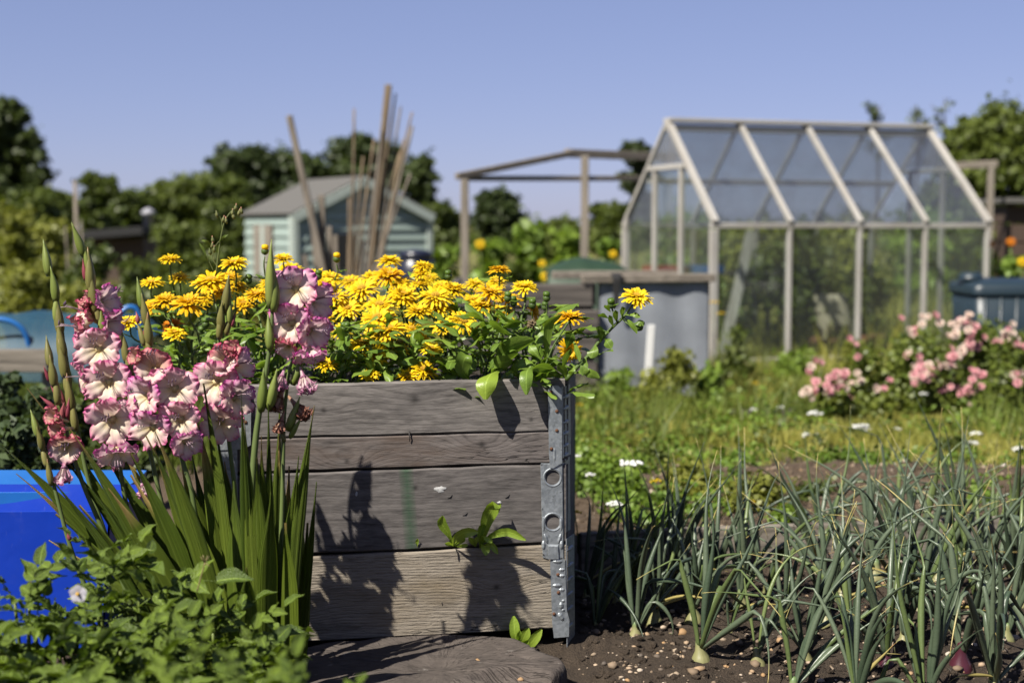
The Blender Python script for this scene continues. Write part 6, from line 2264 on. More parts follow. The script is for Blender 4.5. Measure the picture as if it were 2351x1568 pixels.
# ================================================================== shed
def shed():
    Y0 = 20.0
    g0 = -.25
    C = np.array([X_at(676, Y0) , Y0, g0])
    th = R(30)
    ex, ey = np.array([math.cos(th), math.sin(th), 0]), np.array([-math.sin(th), math.cos(th), 0])
    Wd, L = 2.10, 2.0
    ze = float(at(676, 493, Y0)[2]) - g0
    C2 = C + ex * (Wd / 2)
    za = float(at(833, 412, C2[1])[2]) - g0
    t = thing('shed', 'pale green weatherboarded garden shed with a grey felt roof', 'shed', C)
    up = np.array([0, 0, 1.0])
    # boards of the gable: each its own plank, clipped by the roof line
    nb = 13
    bh = za / nb
    for k in range(nb):
        z0, z1 = k * bh, (k + 1) * bh
        def half(z): return Wd / 2 if z <= ze else Wd / 2 * max(0.02, (za - z) / (za - ze))
        g = G()
        a0, a1 = half(z0), half(min(z1, za))
        P = [C2 - ex * a0 + up * z0, C2 + ex * a0 + up * z0, C2 + ex * a1 + up * z1, C2 - ex * a1 + up * z1]
        tilt = -ey * .034
        Q = [P[0] + tilt, P[1] + tilt, P[2], P[3]]
        B = [p + ey * .02 for p in P]
        g.add(Q + B, [(0, 1, 2, 3), (7, 6, 5, 4), (0, 4, 5, 1), (1, 5, 6, 2), (2, 6, 7, 3), (3, 7, 4, 0)])
        g.build('weatherboard', M['shed_green'], t, smooth_=False)
    ns = max(4, int(ze / bh))
    for sd in (0, 1):
        for k in range(ns):
            z0, z1 = k * ze / ns, (k + 1) * ze / ns
            o = C + (ex * Wd if sd else 0)
            nrm_ = ex * (1 if sd else -1)
            P = [o + up * z0, o + ey * L + up * z0, o + ey * L + up * z1, o + up * z1]
            Q = [P[0] + nrm_ * .034, P[1] + nrm_ * .034, P[2], P[3]]
            B = [p - nrm_ * .02 for p in P]
            g = G()
            g.add(Q + B, [(0, 1, 2, 3), (7, 6, 5, 4), (0, 4, 5, 1), (1, 5, 6, 2), (2, 6, 7, 3), (3, 7, 4, 0)])
            g.build('weatherboard', M['shed_green'], t, smooth_=False)
    # corner trims, window in the gable, brown door on the left wall
    for o in (C, C + ex * Wd):
        g = G(); beam(g, o - ey * .03, o - ey * .03 + up * ze, .09, .05, ey, .005); g.build('corner_trim', M['shed_trim'], t)
    g = G(); beam(g, C - ex * .03 + ey * .05, C - ex * .03 + ey * .05 + up * ze, .05, .09, ey, .005); g.build('corner_trim', M['shed_trim'], t)
    d = G()
    box(d, C - ex * .035 + ey * 1.15 + up * (ze * .46), (.03, .75, ze * .88), np.array([ex, ey, up]), .004)
    dr = d.build('door', M['brown_boards'], t)
    for k in range(5):
        g = G(); box(g, C - ex * .055 + ey * (.85 + k * .15) + up * (ze * .46), (.012, .135, ze * .86), np.array([ex, ey, up]), .003); g.build('door_board', M['shed_trim'] if k == 2 else M['old_wood_z'], dr)
    w = G()
    box(w, C2 - ey * .035 - ex * .34 + up * (ze * .62), (.42, .03, .5), np.array([ex, ey, up]), .004)
    wn = w.build('window', M['dark_roof'], t)
    for dx in (-.22, .22):
        g = G(); box(g, C2 - ey * .055 + ex * (dx - .34) + up * (ze * .62), (.05, .02, .55), np.array([ex, ey, up]), .003); g.build('window_frame', M['shed_trim'], wn)
    # roof: two slabs, barge boards
    ov, ovl = .09, .07
    for sg in (-1, 1):
        rd = nrm(ex * sg * Wd / 2 - up * (za - ze))
        Ls = math.hypot(Wd / 2, za - ze) + ovl
        nn = nrm(np.cross(rd, ey)); nn = nn if nn[2] > 0 else -nn
        a = C2 + up * (za + .02) - ey * ov
        ctr = a + rd * (Ls / 2) + ey * ((L + 2 * ov) / 2) + nn * .02
        g = G(); box(g, ctr, (Ls, L + 2 * ov, .035), np.array([rd, ey, nn]), .004)
        r_ = g.build('roof', M['felt'], t)
        g = G(); box(g, a + rd * (Ls / 2) - ey * .012 - nn * .05, (Ls, .024, .12), np.array([rd, ey, nn]), .003)
        g.build('barge_board', M['shed_trim'], r_)
    return t


shed()
# barrel beside the shed
def barrel():
    Y = 17.5
    c = at(955, 640, Y)
    b = np.array([c[0], Y, -.25])
    t = thing('barrel', 'round blue black plastic barrel standing beside the shed', 'barrel', b)
    ztop = float(at(955, 572, Y)[2]) + .25
    r = 48 * px(Y)
    g = G()
    lathe(g, b, (0, 0, 1), [(r * .8, 0), (r * .95, ztop * .25), (r * 1.03, ztop * .55), (r, ztop * .72), (r * .84, ztop * .84), (r * .74, ztop * .88)], 28)
    g.build('body', M['barrel'], t)
    g = G()
    lathe(g, b + (0, 0, ztop * .87), (0, 0, 1), [(r * .80, 0), (r * .82, ztop * .05), (r * .76, ztop * .10), (r * .3, ztop * .125), (r * .05, ztop * .13)], 28)
    g.build('lid', M['barrel'], t)


barrel()
# dark hut roof, flue, and the thin pole on the left
hb = at(270, 535, 24)
ht = thing('hut', 'low dark hut with a flat black roof among the left bushes', 'hut', (hb[0], 24, -.25))
zr = float(at(270, 535, 24)[2])
g = G(); box(g, (hb[0], 24.6, (zr - .25) / 2 - .06), (.85, 1.2, zr + .2), bev=.01); g.build('wall', M['brown_boards'], ht)
g = G(); box(g, (hb[0], 24.5, zr), (1.0, 1.6, .14), np.array([[.995, 0, .08], [0, 1, 0], [-.08, 0, .995]]), .01); rf = g.build('roof', M['dark_roof'], ht)
g = G(); c = at(331, 520, 24); lathe(g, (c[0], 24.3, zr), (0, 0, 1), [(.09, 0), (.09, .30), (.12, .31), (.12, .36), (.03, .42)], 12); g.build('flue', M['pale_metal'], rf)
for k, (x0, y0, x1, y1, Y, lab) in enumerate(((180, 730, 172, 415, 15, 'tall thin grey pole standing among the left bushes'), (160, 720, 150, 520, 15, 'shorter grey stick left of the tall thin pole'), (195, 730, 186, 505, 15, 'shorter grey stick right of the tall thin pole'))):
    a, b = at(x0, y0, Y), at(x1, y1, Y)
    a[2] = -.3
    g = G(); tube(g, [a, (a + b) / 2 + (.01, 0, 0), b], [.03, .026, .02] if k == 0 else [.012, .011, .008], 7)
    tag(g.build('pole', M['cane_grey'], None, a), lab, 'pole', 'poles among the left bushes')
# fine dry stems behind the netting
g = G()
for k in range(90):
    Y = rng.uniform(10, 12)
    a = at(rng.uniform(0, 300), 720, Y); a[2] = float(gz(0, Y))
    tube(g, [a, a + (rng.uniform(-.05, .05), 0, rng.uniform(.25, .55))], [.006, .003], 4, rnd=rng.random())
tag(g.build('dry_stems', M['straw']), 'dry buff stalks standing behind the blue netting', 'stalks', kind='stuff')

# ================================================================== bundle of canes
def cane(lab, x0, y0, x1, y1, Y, r, mat='cane', square=False, Y1=None, name='cane'):
    """from the foot x0, y0 to the tip x1, y1 of the photograph"""
    a, b = at(x0, y0, Y), at(x1, y1, Y1 or Y)
    # reach down to the ground
    k = (a[2] - float(gz(0, Y))) / max(.05, b[2] - a[2])
    a = a - (b - a) * min(k, 1.2)
    g = G()
    if square: beam(g, a, b, r * 2, r * 2, (0, 1, 0), r * .2)
    else:
        n = 13
        P = np.array([a + (b - a) * f + np.array([.02 * math.sin(f * 3 + x1), 0, 0]) for f in np.linspace(0, 1, n)])
        rr = np.linspace(r, r * .75, n); rr[2::3] *= 1.18
        tube(g, P, rr, 7)
    base = a
    return tag(g.build(name, M[mat], None, base), lab, 'pole' if square else 'cane', 'poles and canes stood up together before the shed')


YC = 13.0
cane('thick square timber leaning left, its end high against the sky', 742, 620, 664, 266, YC, .028, 'cane_grey', True, name='timber_pole')
cane('thickest and tallest square timber of the bundle', 846, 640, 892, 195, YC, .030, 'cane', True, name='timber_pole')
cane('short square timber standing under the leaning one', 742, 620, 738, 448, YC + .1, .030, 'cane_grey', True, name='timber_pole')
cane('shorter square stake left of the short timber', 728, 620, 716, 470, YC + .2, .025, 'cane_grey', True, name='timber_pole')
CN = [(800, 640, 810, 250, 'thin cane standing alone left of the tallest timber'), (862, 640, 951, 258, 'rightmost cane of the bundle, leaning far right'), (858, 640, 925, 245, 'cane second from the right of the bundle'), (852, 640, 912, 215, 'cane third from the right with a high tip'), (840, 640, 905, 240, 'cane just right of the tallest timber'), (830, 640, 872, 300, 'cane left of the tallest timber with a low tip'), (822, 640, 858, 320, 'brown cane left of the tallest timber'), (815, 640, 838, 360, 'lower brown cane in the left part of the bundle'), (872, 640, 946, 290, 'thick dark cane beside the rightmost one'), (868, 640, 932, 320, 'short cane between the two rightmost ones'), (796, 640, 797, 455, 'short brown cane before the shed window'), (835, 640, 880, 270, 'middle cane hugging the tallest timber'), (846, 640, 915, 350, 'low cane in the right part of the bundle'), (826, 640, 845, 430, 'short cane in the middle of the bundle'), (856, 640, 940, 400, 'lowest cane leaning right')]
for k, (x0, y0, x1, y1, lab) in enumerate(CN):
    cane(lab, x0, y0, x1, y1, YC + rng.uniform(-.25, .25), .012 if 'thick' not in lab else .018, ('cane', 'cane', 'cane_grey')[k % 3])
for k, (x0, x1, y1, lab) in enumerate(((705, 700, 585, 'short stake end at the left of the leaning timber'), (755, 757, 520, 'short stake end right of the short timber'), (772, 770, 540, 'lower stake end beside the one next to the short timber'))):
    cane(lab, x0, 630, x1, y1, YC + .1, .022, 'cane_grey', True, name='timber_pole')

# ================================================================== pergola frame
def pergola():
    t = thing('pergola', 'weathered open timber frame of posts and rails before the greenhouse', 'pergola', (at(1067, 650, 12.5)[0], 12.5, -.25))

    def post(x, y0, Y, w=.07, name='post'):
        a = at(x, y0, Y)
        g = G(); beam(g, (a[0], Y, -.27), (a[0], Y, a[2]), w, w, (0, 1, 0), .006); g.build(name, M['old_wood_z'], t)
        return a

    def rail(p, q, w=.05, h=.06):
        g = G(); 
        L = np.linalg.norm(q - p); tt = (q - p) / L
        s_ = nrm(np.cross((0, 0, 1), tt)); u = np.cross(tt, s_)
        box(g, (0, 0, 0), (L, w, h), np.array([tt, s_, u]), .005)
        link_mesh('rail', g.mesh('rail', M['rail_wood']), t, (p + q) / 2 - wloc(t))
    post(1067, 412, 12.5)
    post(1343, 358, 13.4, .072)
    rail(at(1048, 406, 12.5), at(1315, 352, 13.4))
    rail(at(1300, 352, 13.42), at(1545, 362, 14.2), .07, .08)
    rail(at(1060, 410, 12.58), at(1478, 410, 14.0), .045, .05)
    rail(at(1478, 414, 14.1), at(1480, 408, 14.6), .04, .04)
    a = post(2276, 372, 15.2, .06)
    rail(at(2150, 383, 15.22), at(2290, 377, 15.2), .06, .075)


pergola()
# ================================================================== tarpaulin heap, compost bin, sheet, marker
def tarp():
    Y = 11.6
    c = at(1350, 620, Y)
    t0 = np.array([c[0], Y, -.25])
    nx, ny = 30, 16
    x0, x1 = X_at(1248, Y), X_at(1450, Y)
    zt = float(at(1350, 594, Y)[2]); ze = float(at(1350, 640, Y)[2]) - .05
    V = []
    for i in range(nx):
        for j in range(ny):
            u, v = i / (nx - 1), j / (ny - 1)
            h = (math.sin(u * math.pi) ** .30) * (math.sin(v * math.pi) ** .4)
            z = ze + (zt - ze) * h + .03 * float(vnoise(np.array([u * 7]), np.array([v * 4]), 31)[0]) * h
            V.append([x0 + (x1 - x0) * u, Y + (v - .5) * .9, z if h > .02 else -.3])
    g = G()
    g.add(V, [(i * ny + j, (i + 1) * ny + j, (i + 1) * ny + j + 1, i * ny + j + 1) for i in range(nx - 1) for j in range(ny - 1)])
    tag(g.build('tarpaulin', M['tarp'], None, t0), 'green tarpaulin draped over a low heap behind the compost bin', 'tarpaulin')


tarp()


def compost():
    Y = 8.8
    xl, xr = X_at(1050, Y), X_at(1372, Y)
    gz0 = float(gz(0, Y))
    t = thing('compost_bin', 'dark weathered timber bin of stacked boards behind the marigolds', 'compost bin', ((xl + xr) / 2, Y, gz0))
    ztop = float(at(1200, 648, Y)[2])
    zb = gz0 - .02
    n = 5
    hh = (ztop - zb) / n
    for k in range(n):
        g = G()
        z = zb + hh * (k + .5)
        dx = rng.uniform(-.03, .015)
        box(g, (0, 0, 0), (xr - xl + dx, .05, hh - .022), None, .006)
        link_mesh('board', g.mesh('board', M['sleeper']), t, np.array([(xl + xr) / 2 + dx / 2, Y + rng.uniform(-.015, .015), z]) - wloc(t))
        for x in (xl, xr):
            g = G()
            box(g, (0, 0, 0), (1.0, .05, hh - .022), np.array([(0, 1.0, 0), (-1, 0, 0), (0, 0, 1)]), .006)
            link_mesh('board', g.mesh('board', M['sleeper']), t, np.array([x - .03, Y + .54, z]) - wloc(t))
    for x in (xl + .05, xr - .06):
        g = G(); beam(g, (x, Y + .07, zb), (x, Y + .07, ztop - .02), .07, .07, (0, 1, 0), .005); g.build('post', M['sleeper'], t)
    g = G()
    nn = 14
    box(g, ((xl + xr) / 2, Y + .52, ztop - .16), (xr - xl - .1, .95, .10), None, .02)
    g.build('compost', M['soil_fill'], t)


compost()


def sheet_bin():
    Y = 8.83
    a, b = at(1378, 640, Y), at(1626, 648, Y + .15)
    g0 = float(gz(0, Y))
    t = thing('sheet_metal_bin', 'bin faced with a dull blue grey metal sheet under a wooden rail, beside the greenhouse', 'bin', (a[0], Y, g0))
    tt = nrm(np.array([b[0] - a[0], .15, 0]))
    L = math.hypot(b[0] - a[0], .15)
    s_ = np.cross((0, 0, 1), tt)
    g = G()
    nx, nz = 16, 8
    zt = float(at(1450, 648, Y)[2]); zb = g0 - .02
    V = []
    for i in range(nx):
        for j in range(nz):
            p = np.array([a[0], Y, 0]) + tt * (L * i / (nx - 1))
            V.append([p[0], p[1] + .018 * math.sin(i * 1.1 + j * .4) * .5, zb + (zt - zb) * j / (nz - 1)])
    Vb = [[v[0] - s_[0] * -.004, v[1] + .004, v[2]] for v in V]
    F = [(i * nz + j, (i + 1) * nz + j, (i + 1) * nz + j + 1, i * nz + j + 1) for i in range(nx - 1) for j in range(nz - 1)]
    g.add(V, F)
    g.add(Vb, [f[::-1] for f in F])
    g.build('sheet', M['zinc_sheet'], t)
    for k, dy in enumerate((-.02, .75)):
        g = G(); box(g, (0, 0, 0), (L + .16, .06, .05), np.array([tt, s_, (0, 0, 1)]), .005)
        p = np.array([a[0], Y, 0]) + tt * (L / 2 - .04) + s_ * (dy if k else .0)
        link_mesh('rail', g.mesh('rail', M['rail_wood']), t, np.array([p[0], p[1] - (.012 if k == 0 else 0), zt + .022 - (.002 if k else 0)]) - wloc(t))
    g = G(); box(g, (0, 0, 0), (.05, .8, .05), np.array([tt, s_, (0, 0, 1)]), .005)
    p = np.array([a[0], Y, 0]) + tt * (L - .03) + s_ * .4
    link_mesh('rail', g.mesh('rail', M['rail_wood']), t, np.array([p[0], p[1], zt - .03]) - wloc(t))
    for f in (.02, .5, .98):
        p = np.array([a[0], Y + .035, 0]) + tt * (L * f)
        g = G(); beam(g, (p[0], p[1], zb), (p[0], p[1], zt), .05, .04, (0, 1, 0), .004); g.build('post', M['old_wood_z'], t)
    # dark strap hanging over the edge
    g = G()
    p0 = at(1415, 644, Y - .05)
    P = spline([p0 + (0, .05, .045), p0 + (0, -.01, .03), p0 + (.002, -.005, -.05), p0 + (0, 0, -.17)], 8)
    ribbon(g, P, (1, 0, 0), np.array([.03, .035, .03, .025, .024, .022, .02, .012]), .1, 3)
    g.build('strap', M['dark_roof'], t)


sheet_bin()
a, b = at(1482, 870, 8.5), at(1496, 746, 8.5)
a[2] = float(gz(0, 8.5)) - .05
g = G(); beam(g, a, b, .045, .02, (0, 1, 0), .004)
tag(g.build('marker_stake', M['white_paint'], None, a), 'white painted stake leaning in the grass before the metal sheet', 'stake')

# ================================================================== greenhouse
def greenhouse():
    g0 = -.26
    YL, YR = 11.8, 12.66
    Lc = at(1639, 519, YL); Rc = at(2266, 518, YR)
    ze = (Lc[2] + Rc[2]) / 2
    A = np.array([Lc[0], YL, 0]); B = np.array([Rc[0], YR, 0])
    ex = nrm(B - A); Ln = np.linalg.norm(B - A)
    ey = np.array([-ex[1], ex[0], 0]); Wd = 1.84
    zr = float(at(1541, 288, YL + ey[1] * Wd / 2)[2])
    up = np.array([0, 0, 1.0])
    t = thing('greenhouse', 'old greenhouse with pale timber glazing bars and a hazy pitched roof', 'greenhouse', np.array([A[0], A[1], g0]))
    W_ = M['white_wood']

    def bar(p, q, w, h, name, upv=(0, 0, 1)):
        g = G()
        L = np.linalg.norm(q - p); tt = (q - p) / L
        s_ = np.cross(np.asarray(upv, float), tt)
        if np.linalg.norm(s_) < .05: s_ = np.cross(ey, tt)
        s_ = nrm(s_); u = np.cross(tt, s_)
        # local z runs along the bar so the grain follows it
        box(g, (0, 0, 0), (w, h, L), np.eye(3), min(w, h) * .12)
        me = g.mesh(name, W_)
        o = link_mesh(name, me, t)
        o.matrix_local = Matrix.Translation(Vector((p + q) / 2 - wloc(t))) @ Matrix(np.stack([s_, np.cross(tt, s_), tt], 1).tolist()).to_4x4()
        return o

    def pane(P, mat, name='pane'):
        g = G()
        P = [np.asarray(p, float) for p in P]
        n = nrm(np.cross(P[1] - P[0], P[2] - P[0])) * .004
        k = len(P)
        c = sum(P) / k
        Q = [p - c for p in P]
        g.add(Q + [q + n for q in Q], [tuple(range(k - 1, -1, -1)), tuple(range(k, 2 * k))] + [(i, (i + 1) % k, k + (i + 1) % k, k + i) for i in range(k)])
        link_mesh(name, g.mesh(name, M[mat], None, False), t, c - wloc(t))

    def pt(u, v, z): return A + ex * (u * Ln) + ey * (v * Wd) + up * z
    hr = zr - ze
    nb = 4
    us = [0, .262, .515, .760, 1.0]
    for v in (0, 1):
        for k, u in enumerate(us):
            wv = .068 if k == 0 else .040
            bar(pt(u, v, g0), pt(u, v, ze - .03), wv, .055, 'upright')
            f = pt(u, v, ze + .028) + ey * (-.03 if v == 0 else .03)
            bar(f, pt(u, .5 + (-.012 if v == 0 else .012), zr + .02), (.062 if k in (0, nb) else .044) if v == 0 else .030, .04, 'rafter', ey if v == 0 else -ey)
        bar(pt(-.012, v, ze), pt(1.012, v, ze), .05, .045, 'eaves_beam')
        bar(pt(0, v, g0 + .06), pt(1, v, g0 + .06), .05, .12, 'sill')
    bar(pt(-.004, .5, zr + .045), pt(1.010, .5, zr + .045), .15, .035, 'ridge_cap')
    bar(pt(-.002, .5, zr - .02), pt(1.01, .5, zr - .02), .10, .06, 'ridge_beam')
    for k in range(nb):
        u0, u1 = us[k] + .006, us[k + 1] - .006
        for v, sg in ((0, -1), (1, 1)):
            pane([pt(u0, v, g0 + .12), pt(u1, v, g0 + .12), pt(u1, v, ze - .03), pt(u0, v, ze - .03)], 'glass', 'wall_pane')
            pane([pt(u0, v, ze + .02) + ey * (sg * .02), pt(u1, v, ze + .02) + ey * (sg * .02), pt(u1, .5 + sg * .01, zr), pt(u0, .5 + sg * .01, zr)], 'roof_glass', 'roof_pane')
    for u in (0, 1):
        z_l = ze + hr * .58
        for vv in ((.34, .64) if u == 0 else (.36, .64)):
            zt = ze + hr * (1 - abs(vv - .5) * 2)
            bar(pt(u, vv, g0), pt(u, vv, min(zt, z_l)), .042, .045, 'door_post')
        bar(pt(u, .30, z_l), pt(u, .70, z_l), .055, .045, 'door_head', up)
        # gable panes
        pane([pt(u, .02, g0 + .1), pt(u, .33, g0 + .1), pt(u, .33, ze + hr * .62), pt(u, .02, ze)], 'glass', 'gable_pane')
        pane([pt(u, .35, g0 + .1), pt(u, .63, g0 + .1), pt(u, .63, z_l - .03), pt(u, .35, z_l - .03)], 'glass', 'door_pane')
        pane([pt(u, .65, g0 + .1), pt(u, .98, g0 + .1), pt(u, .98, ze), pt(u, .65, ze + hr * .66)], 'glass', 'gable_pane')
        pane([pt(u, .31, z_l + .03), pt(u, .69, z_l + .03), pt(u, .5, zr - .03)], 'end_sheet', 'gable_top_panel')
    bar(pt(0, .33, g0 + .55), pt(0, .65, g0 + .55), .05, .045, 'door_rail', up)
    bar(pt(0, .98, ze + .1), pt(.0, 1.08, g0 + .35), .04, .04, 'brace')
    # collar ties and roof purlins seen through the glazing
    for v in (.76,):
        bar(pt(0.01, v, ze + hr * .46), pt(.99, v, ze + hr * .46), .045, .05, 'purlin', up)
    return pt, g0, ze, zr


GP, GG0, GZE, GZR = greenhouse()
p, q = GP(.15, .35, GG0), GP(.24, .3, GZE - .05)
g = G(); beam(g, p, q, .09, .03, (0, 1, 0), .004)
tag(g.build('leaning_plank', M['white_wood'], None, p), 'grey plank leaning diagonally inside the greenhouse', 'plank')
for k, (u, v, h, w, lab) in enumerate(((.40, .35, 1.12, .30, 'tall dark tomato plant inside the second bay of the greenhouse'), (.33, .55, .9, .28, 'bushy tomato plant left of the tall one inside the greenhouse'), (.62, .6, 1.0, .26, 'tomato plant inside the third bay of the greenhouse'), (.86, .7, .7, .25, 'tomato plant at the far end inside the greenhouse'))):
    b = GP(u, v, GG0)
    t = thing('tomato_plant', lab, 'tomato plant', b, 'tomato plants inside the greenhouse')
    cs = [b + (rng.uniform(-w, w) * .6, rng.uniform(-w, w) * .6, h * f) for f in (.25, .45, .62, .8, .95)]
    cloud_obj('foliage', 700, cs, [(w * .75, w * .75, .2)] * 5, .10, 300 + k, 'shrub_mid', t, b, shell=.2)
    g = G(); tube(g, [b, b + (.01, 0, h * .5), b + (0, 0, h)], [.012, .01, .006], 6); g.build('stem', M['potato_stem'], t)
b = GP(.56, .28, GG0)
t = thing('compost_sack', 'slumped buff compost sack standing inside the greenhouse', 'sack', b)
g = G()
V, F = [], []
for i in range(9):
    f = i / 8
    for j in range(14):
        a = j / 14 * 6.283
        V.append(b + np.array([(.17 - .03 * f + .02 * math.sin(3 * a + f * 5)) * math.cos(a) - .06 * f, (.11 - .05 * f) * math.sin(a), .62 * f]))
for i in range(8):
    for j in range(14): F.append((i * 14 + j, i * 14 + (j + 1) % 14, (i + 1) * 14 + (j + 1) % 14, (i + 1) * 14 + j))
F.append(tuple(8 * 14 + j for j in range(14)))
g.add(V, F); g.build('bag', M['sack'], t)
g = G(); box(g, b + (-.02, -.115, .30), (.20, .012, .10), None, .004); g.build('print_band', M['brown_boards'], t)
# staging bench with trays
bb = GP(.10, .78, GG0)
t = thing('staging_bench', 'slatted bench along the back wall inside the greenhouse', 'bench', bb)
e1 = nrm(GP(1, 0, 0) - GP(0, 0, 0)); e2 = np.array([-e1[1], e1[0], 0])
for k in range(4):
    g = G(); box(g, GP(.30, .76 + .055 * k, GG0 + .78), (1.4, .07, .02), np.array([e1, e2, (0, 0, 1)]), .003); g.build('slat', M['old_wood'], t)
for u in (.06, .54):
    for v in (.76, .92):
        g = G(); beam(g, GP(u, v, GG0), GP(u, v, GG0 + .77), .04, .04, (0, 1, 0), .003); g.build('leg', M['old_wood_z'], t)
for k, (u, mt, lab) in enumerate(((.10, 'red_plastic', 'red seed tray on the bench inside the greenhouse door'), (.24, 'blue_pipe', 'blue seed tray on the bench inside the greenhouse'))):
    c = GP(u, .83, GG0 + .79)
    t = thing('seed_tray', lab, 'seed tray', c, 'seed trays on the bench')
    g = G()
    for sx, sy, wx, wy in ((0, -.11, .36, .012), (0, .11, .36, .012), (-.18, 0, .012, .22), (.18, 0, .012, .22)):
        box(g, c + e1 * sx + e2 * sy + (0, 0, .035), (wx, wy, .07), np.array([e1, e2, (0, 0, 1)]), .002)
    box(g, c + (0, 0, .006), (.34, .2, .008), np.array([e1, e2, (0, 0, 1)]))
    g.build('tray', M[mt], t)
    g = G(); box(g, c + (0, 0, .04), (.33, .19, .03), np.array([e1, e2, (0, 0, 1)]), .004); g.build('compost', M['soil_fill'], t)
for k, (u, v, lab) in enumerate(((.48, .22, 'terracotta pot on the greenhouse floor beside the buff sack'), (.70, .3, 'terracotta pot on the greenhouse floor in the third bay'))):
    b = GP(u, v, GG0)
    g = G(); lathe(g, b, (0, 0, 1), [(.09, 0), (.125, .19), (.14, .19), (.14, .24), (.12, .24), (.11, .20)], 18)
    tag(g.build('plant_pot', M['terracotta'], None, b), lab, 'plant pot', 'terracotta pots in the greenhouse')

# ================================================================== water tank
def tank():
    Y = 10.4
    xl, xr = X_at(2180, Y), X_at(2400, Y)
    g0 = float(gz(0, Y))
    zt = float(at(2260, 660, Y)[2])
    t = thing('water_tank', 'dark teal square plastic water tank with a domed lid at the right', 'water tank', ((xl + xr) / 2, Y + .3, g0))
    cyy = Y + .3
    hw = (xr - xl) / 2 * .92
    cx = X_at(2176, cyy + hw) + hw * 1.03

    def sq(h, z, r=.07):
        P = []
        for k in range(4):
            for a in np.linspace(0, math.pi / 2, 5):
                aa = a + k * math.pi / 2
                sx, sy = (1 if k in (0, 3) else -1), (1 if k in (0, 1) else -1)
                P.append([cx + sx * (h - r) + r * math.cos(aa), cyy + sy * (h - r) + r * math.sin(aa), z])
        return P
    def loft(levels, name, par):
        V, F = [], []
        for h, z in levels: V += sq(h, z)
        n = 20
        for i in range(len(levels) - 1):
            for j in range(n): F.append((i * n + j, i * n + (j + 1) % n, (i + 1) * n + (j + 1) % n, (i + 1) * n + j))
        F.append(tuple((len(levels) - 1) * n + j for j in range(n)))
        g = G(); g.add(V, F)
        return g.build(name, M['tank'], par)
    H_ = zt - g0
    loft([(hw * .82, g0 - .02), (hw * .92, g0 + H_ * .5), (hw * .97, g0 + H_ * .96)], 'body', t)
    for k in range(5):
        g = G(); x = cx + (k - 2) * hw * .36
        tube(g, [np.array([x, cyy - hw * .83, g0]), np.array([x, cyy - hw * .955, g0 + H_ * .9])], .012, 6)
        g.build('wall_rib', M['tank'], t)
    l = loft([(hw * 1.02, g0 + H_ * .93), (hw * 1.03, g0 + H_ * 1.0), (hw * .96, g0 + H_ * 1.035), (hw * .5, g0 + H_ * 1.075), (hw * .1, g0 + H_ * 1.08)], 'lid', t)
    g = G(); kx = X_at(2262, Y)
    lathe(g, (kx, cyy, g0 + H_ * 1.06), (0, 0, 1), [(.11, 0), (.085, .025), (.075, .05), (.06, .055)], 14); g.build('knob', M['tank'], l)


tank()
b = at(2340, 500, 15.5)
t = thing('brown_cabin', 'dark brown boarded cabin behind the sunflowers at the right edge', 'cabin', (b[0] + .3, 15.5, -.25))
zt = float(at(2340, 470, 15.5)[2])
for k in range(7):
    h = (zt + .25) / 7
    g = G(); box(g, (b[0] + .35, 15.9, -.25 + h * (k + .5)), (.95, .8, h - .012), None, .006); g.build('board', M['brown_boards'], t)
g = G(); box(g, (b[0] + .35, 15.85, zt + .04), (1.1, 1.0, .06), None, .008); g.build('roof', M['felt'], t)

# ================================================================== blue netting tunnel and its bed
def tunnel():
    Y = 6.9
    t = thing('netting_tunnel', 'low tunnel of blue netting over pipe hoops at the left edge', 'netting tunnel', (at(100, 780, Y)[0], Y, float(gz(0, Y))))
    xl, xr = X_at(-120, Y), X_at(322, Y)
    zt = float(at(100, 722, Y)[2]); zb = float(at(100, 800, Y)[2])
    nx, na = 22, 12
    V = []
    for i in range(nx):
        u = i / (nx - 1)
        sag = .02 * math.sin(u * math.pi * 3) ** 2
        dip = .35 * smooth(.86, 1.0, u)
        for j in range(na):
            a = j / (na - 1) * math.pi
            V.append([xl + (xr - xl) * u, Y + .35 - .42 * math.cos(a), zb - .16 + (zt - zb + .16) * (math.sin(a) ** .7) * (1 - dip) - sag * math.sin(a)])
    g = G(); g.add(V, [(i * na + j, (i + 1) * na + j, (i + 1) * na + j + 1, i * na + j + 1) for i in range(nx - 1) for j in range(na - 1)])
    g.build('netting', M['net'], t)
    # a hoop bent across the near face, and end hoops
    for pts in ([(-60, 735), (0, 733), (38, 745), (60, 770), (68, 800)], [(262, 742), (280, 715), (300, 705), (318, 720), (326, 790)]):
        g = G(); tube(g, spline([at(x, y, Y - .06 + .012 * k) for k, (x, y) in enumerate(pts)], 16), .013, 8); g.build('hoop', M['blue_pipe'], t)
    t2 = thing('timber_edge', 'low weathered board edging the bed under the blue netting', 'board', (at(40, 800, Y - .2)[0], Y - .2, float(gz(0, Y))))
    p0, p1 = at(-60, 802, Y - .2), at(112, 806, Y - .2)
    p2, p3 = at(-60, 825, Y - .2), at(112, 828, Y - .2)
    g = G(); box(g, (0, 0, 0), (p1[0] - p0[0], .05, p0[2] - p2[2] + .06), None, .005)
    link_mesh('board', g.mesh('board', M['edge_wood']), t2, np.array([(p0[0] + p1[0]) / 2, Y - .2, (p0[2] + p2[2]) / 2 - .03]) - wloc(t2))
    for x in (-20, 105):
        q = at(x, 815, Y - .16)
        g = G(); beam(g, (q[0], Y - .15, float(gz(0, Y)) - .05), (q[0], Y - .15, p0[2] - .01), .04, .04, (0, 1, 0), .004); g.build('peg', M['old_wood_z'], t2)


tunnel()

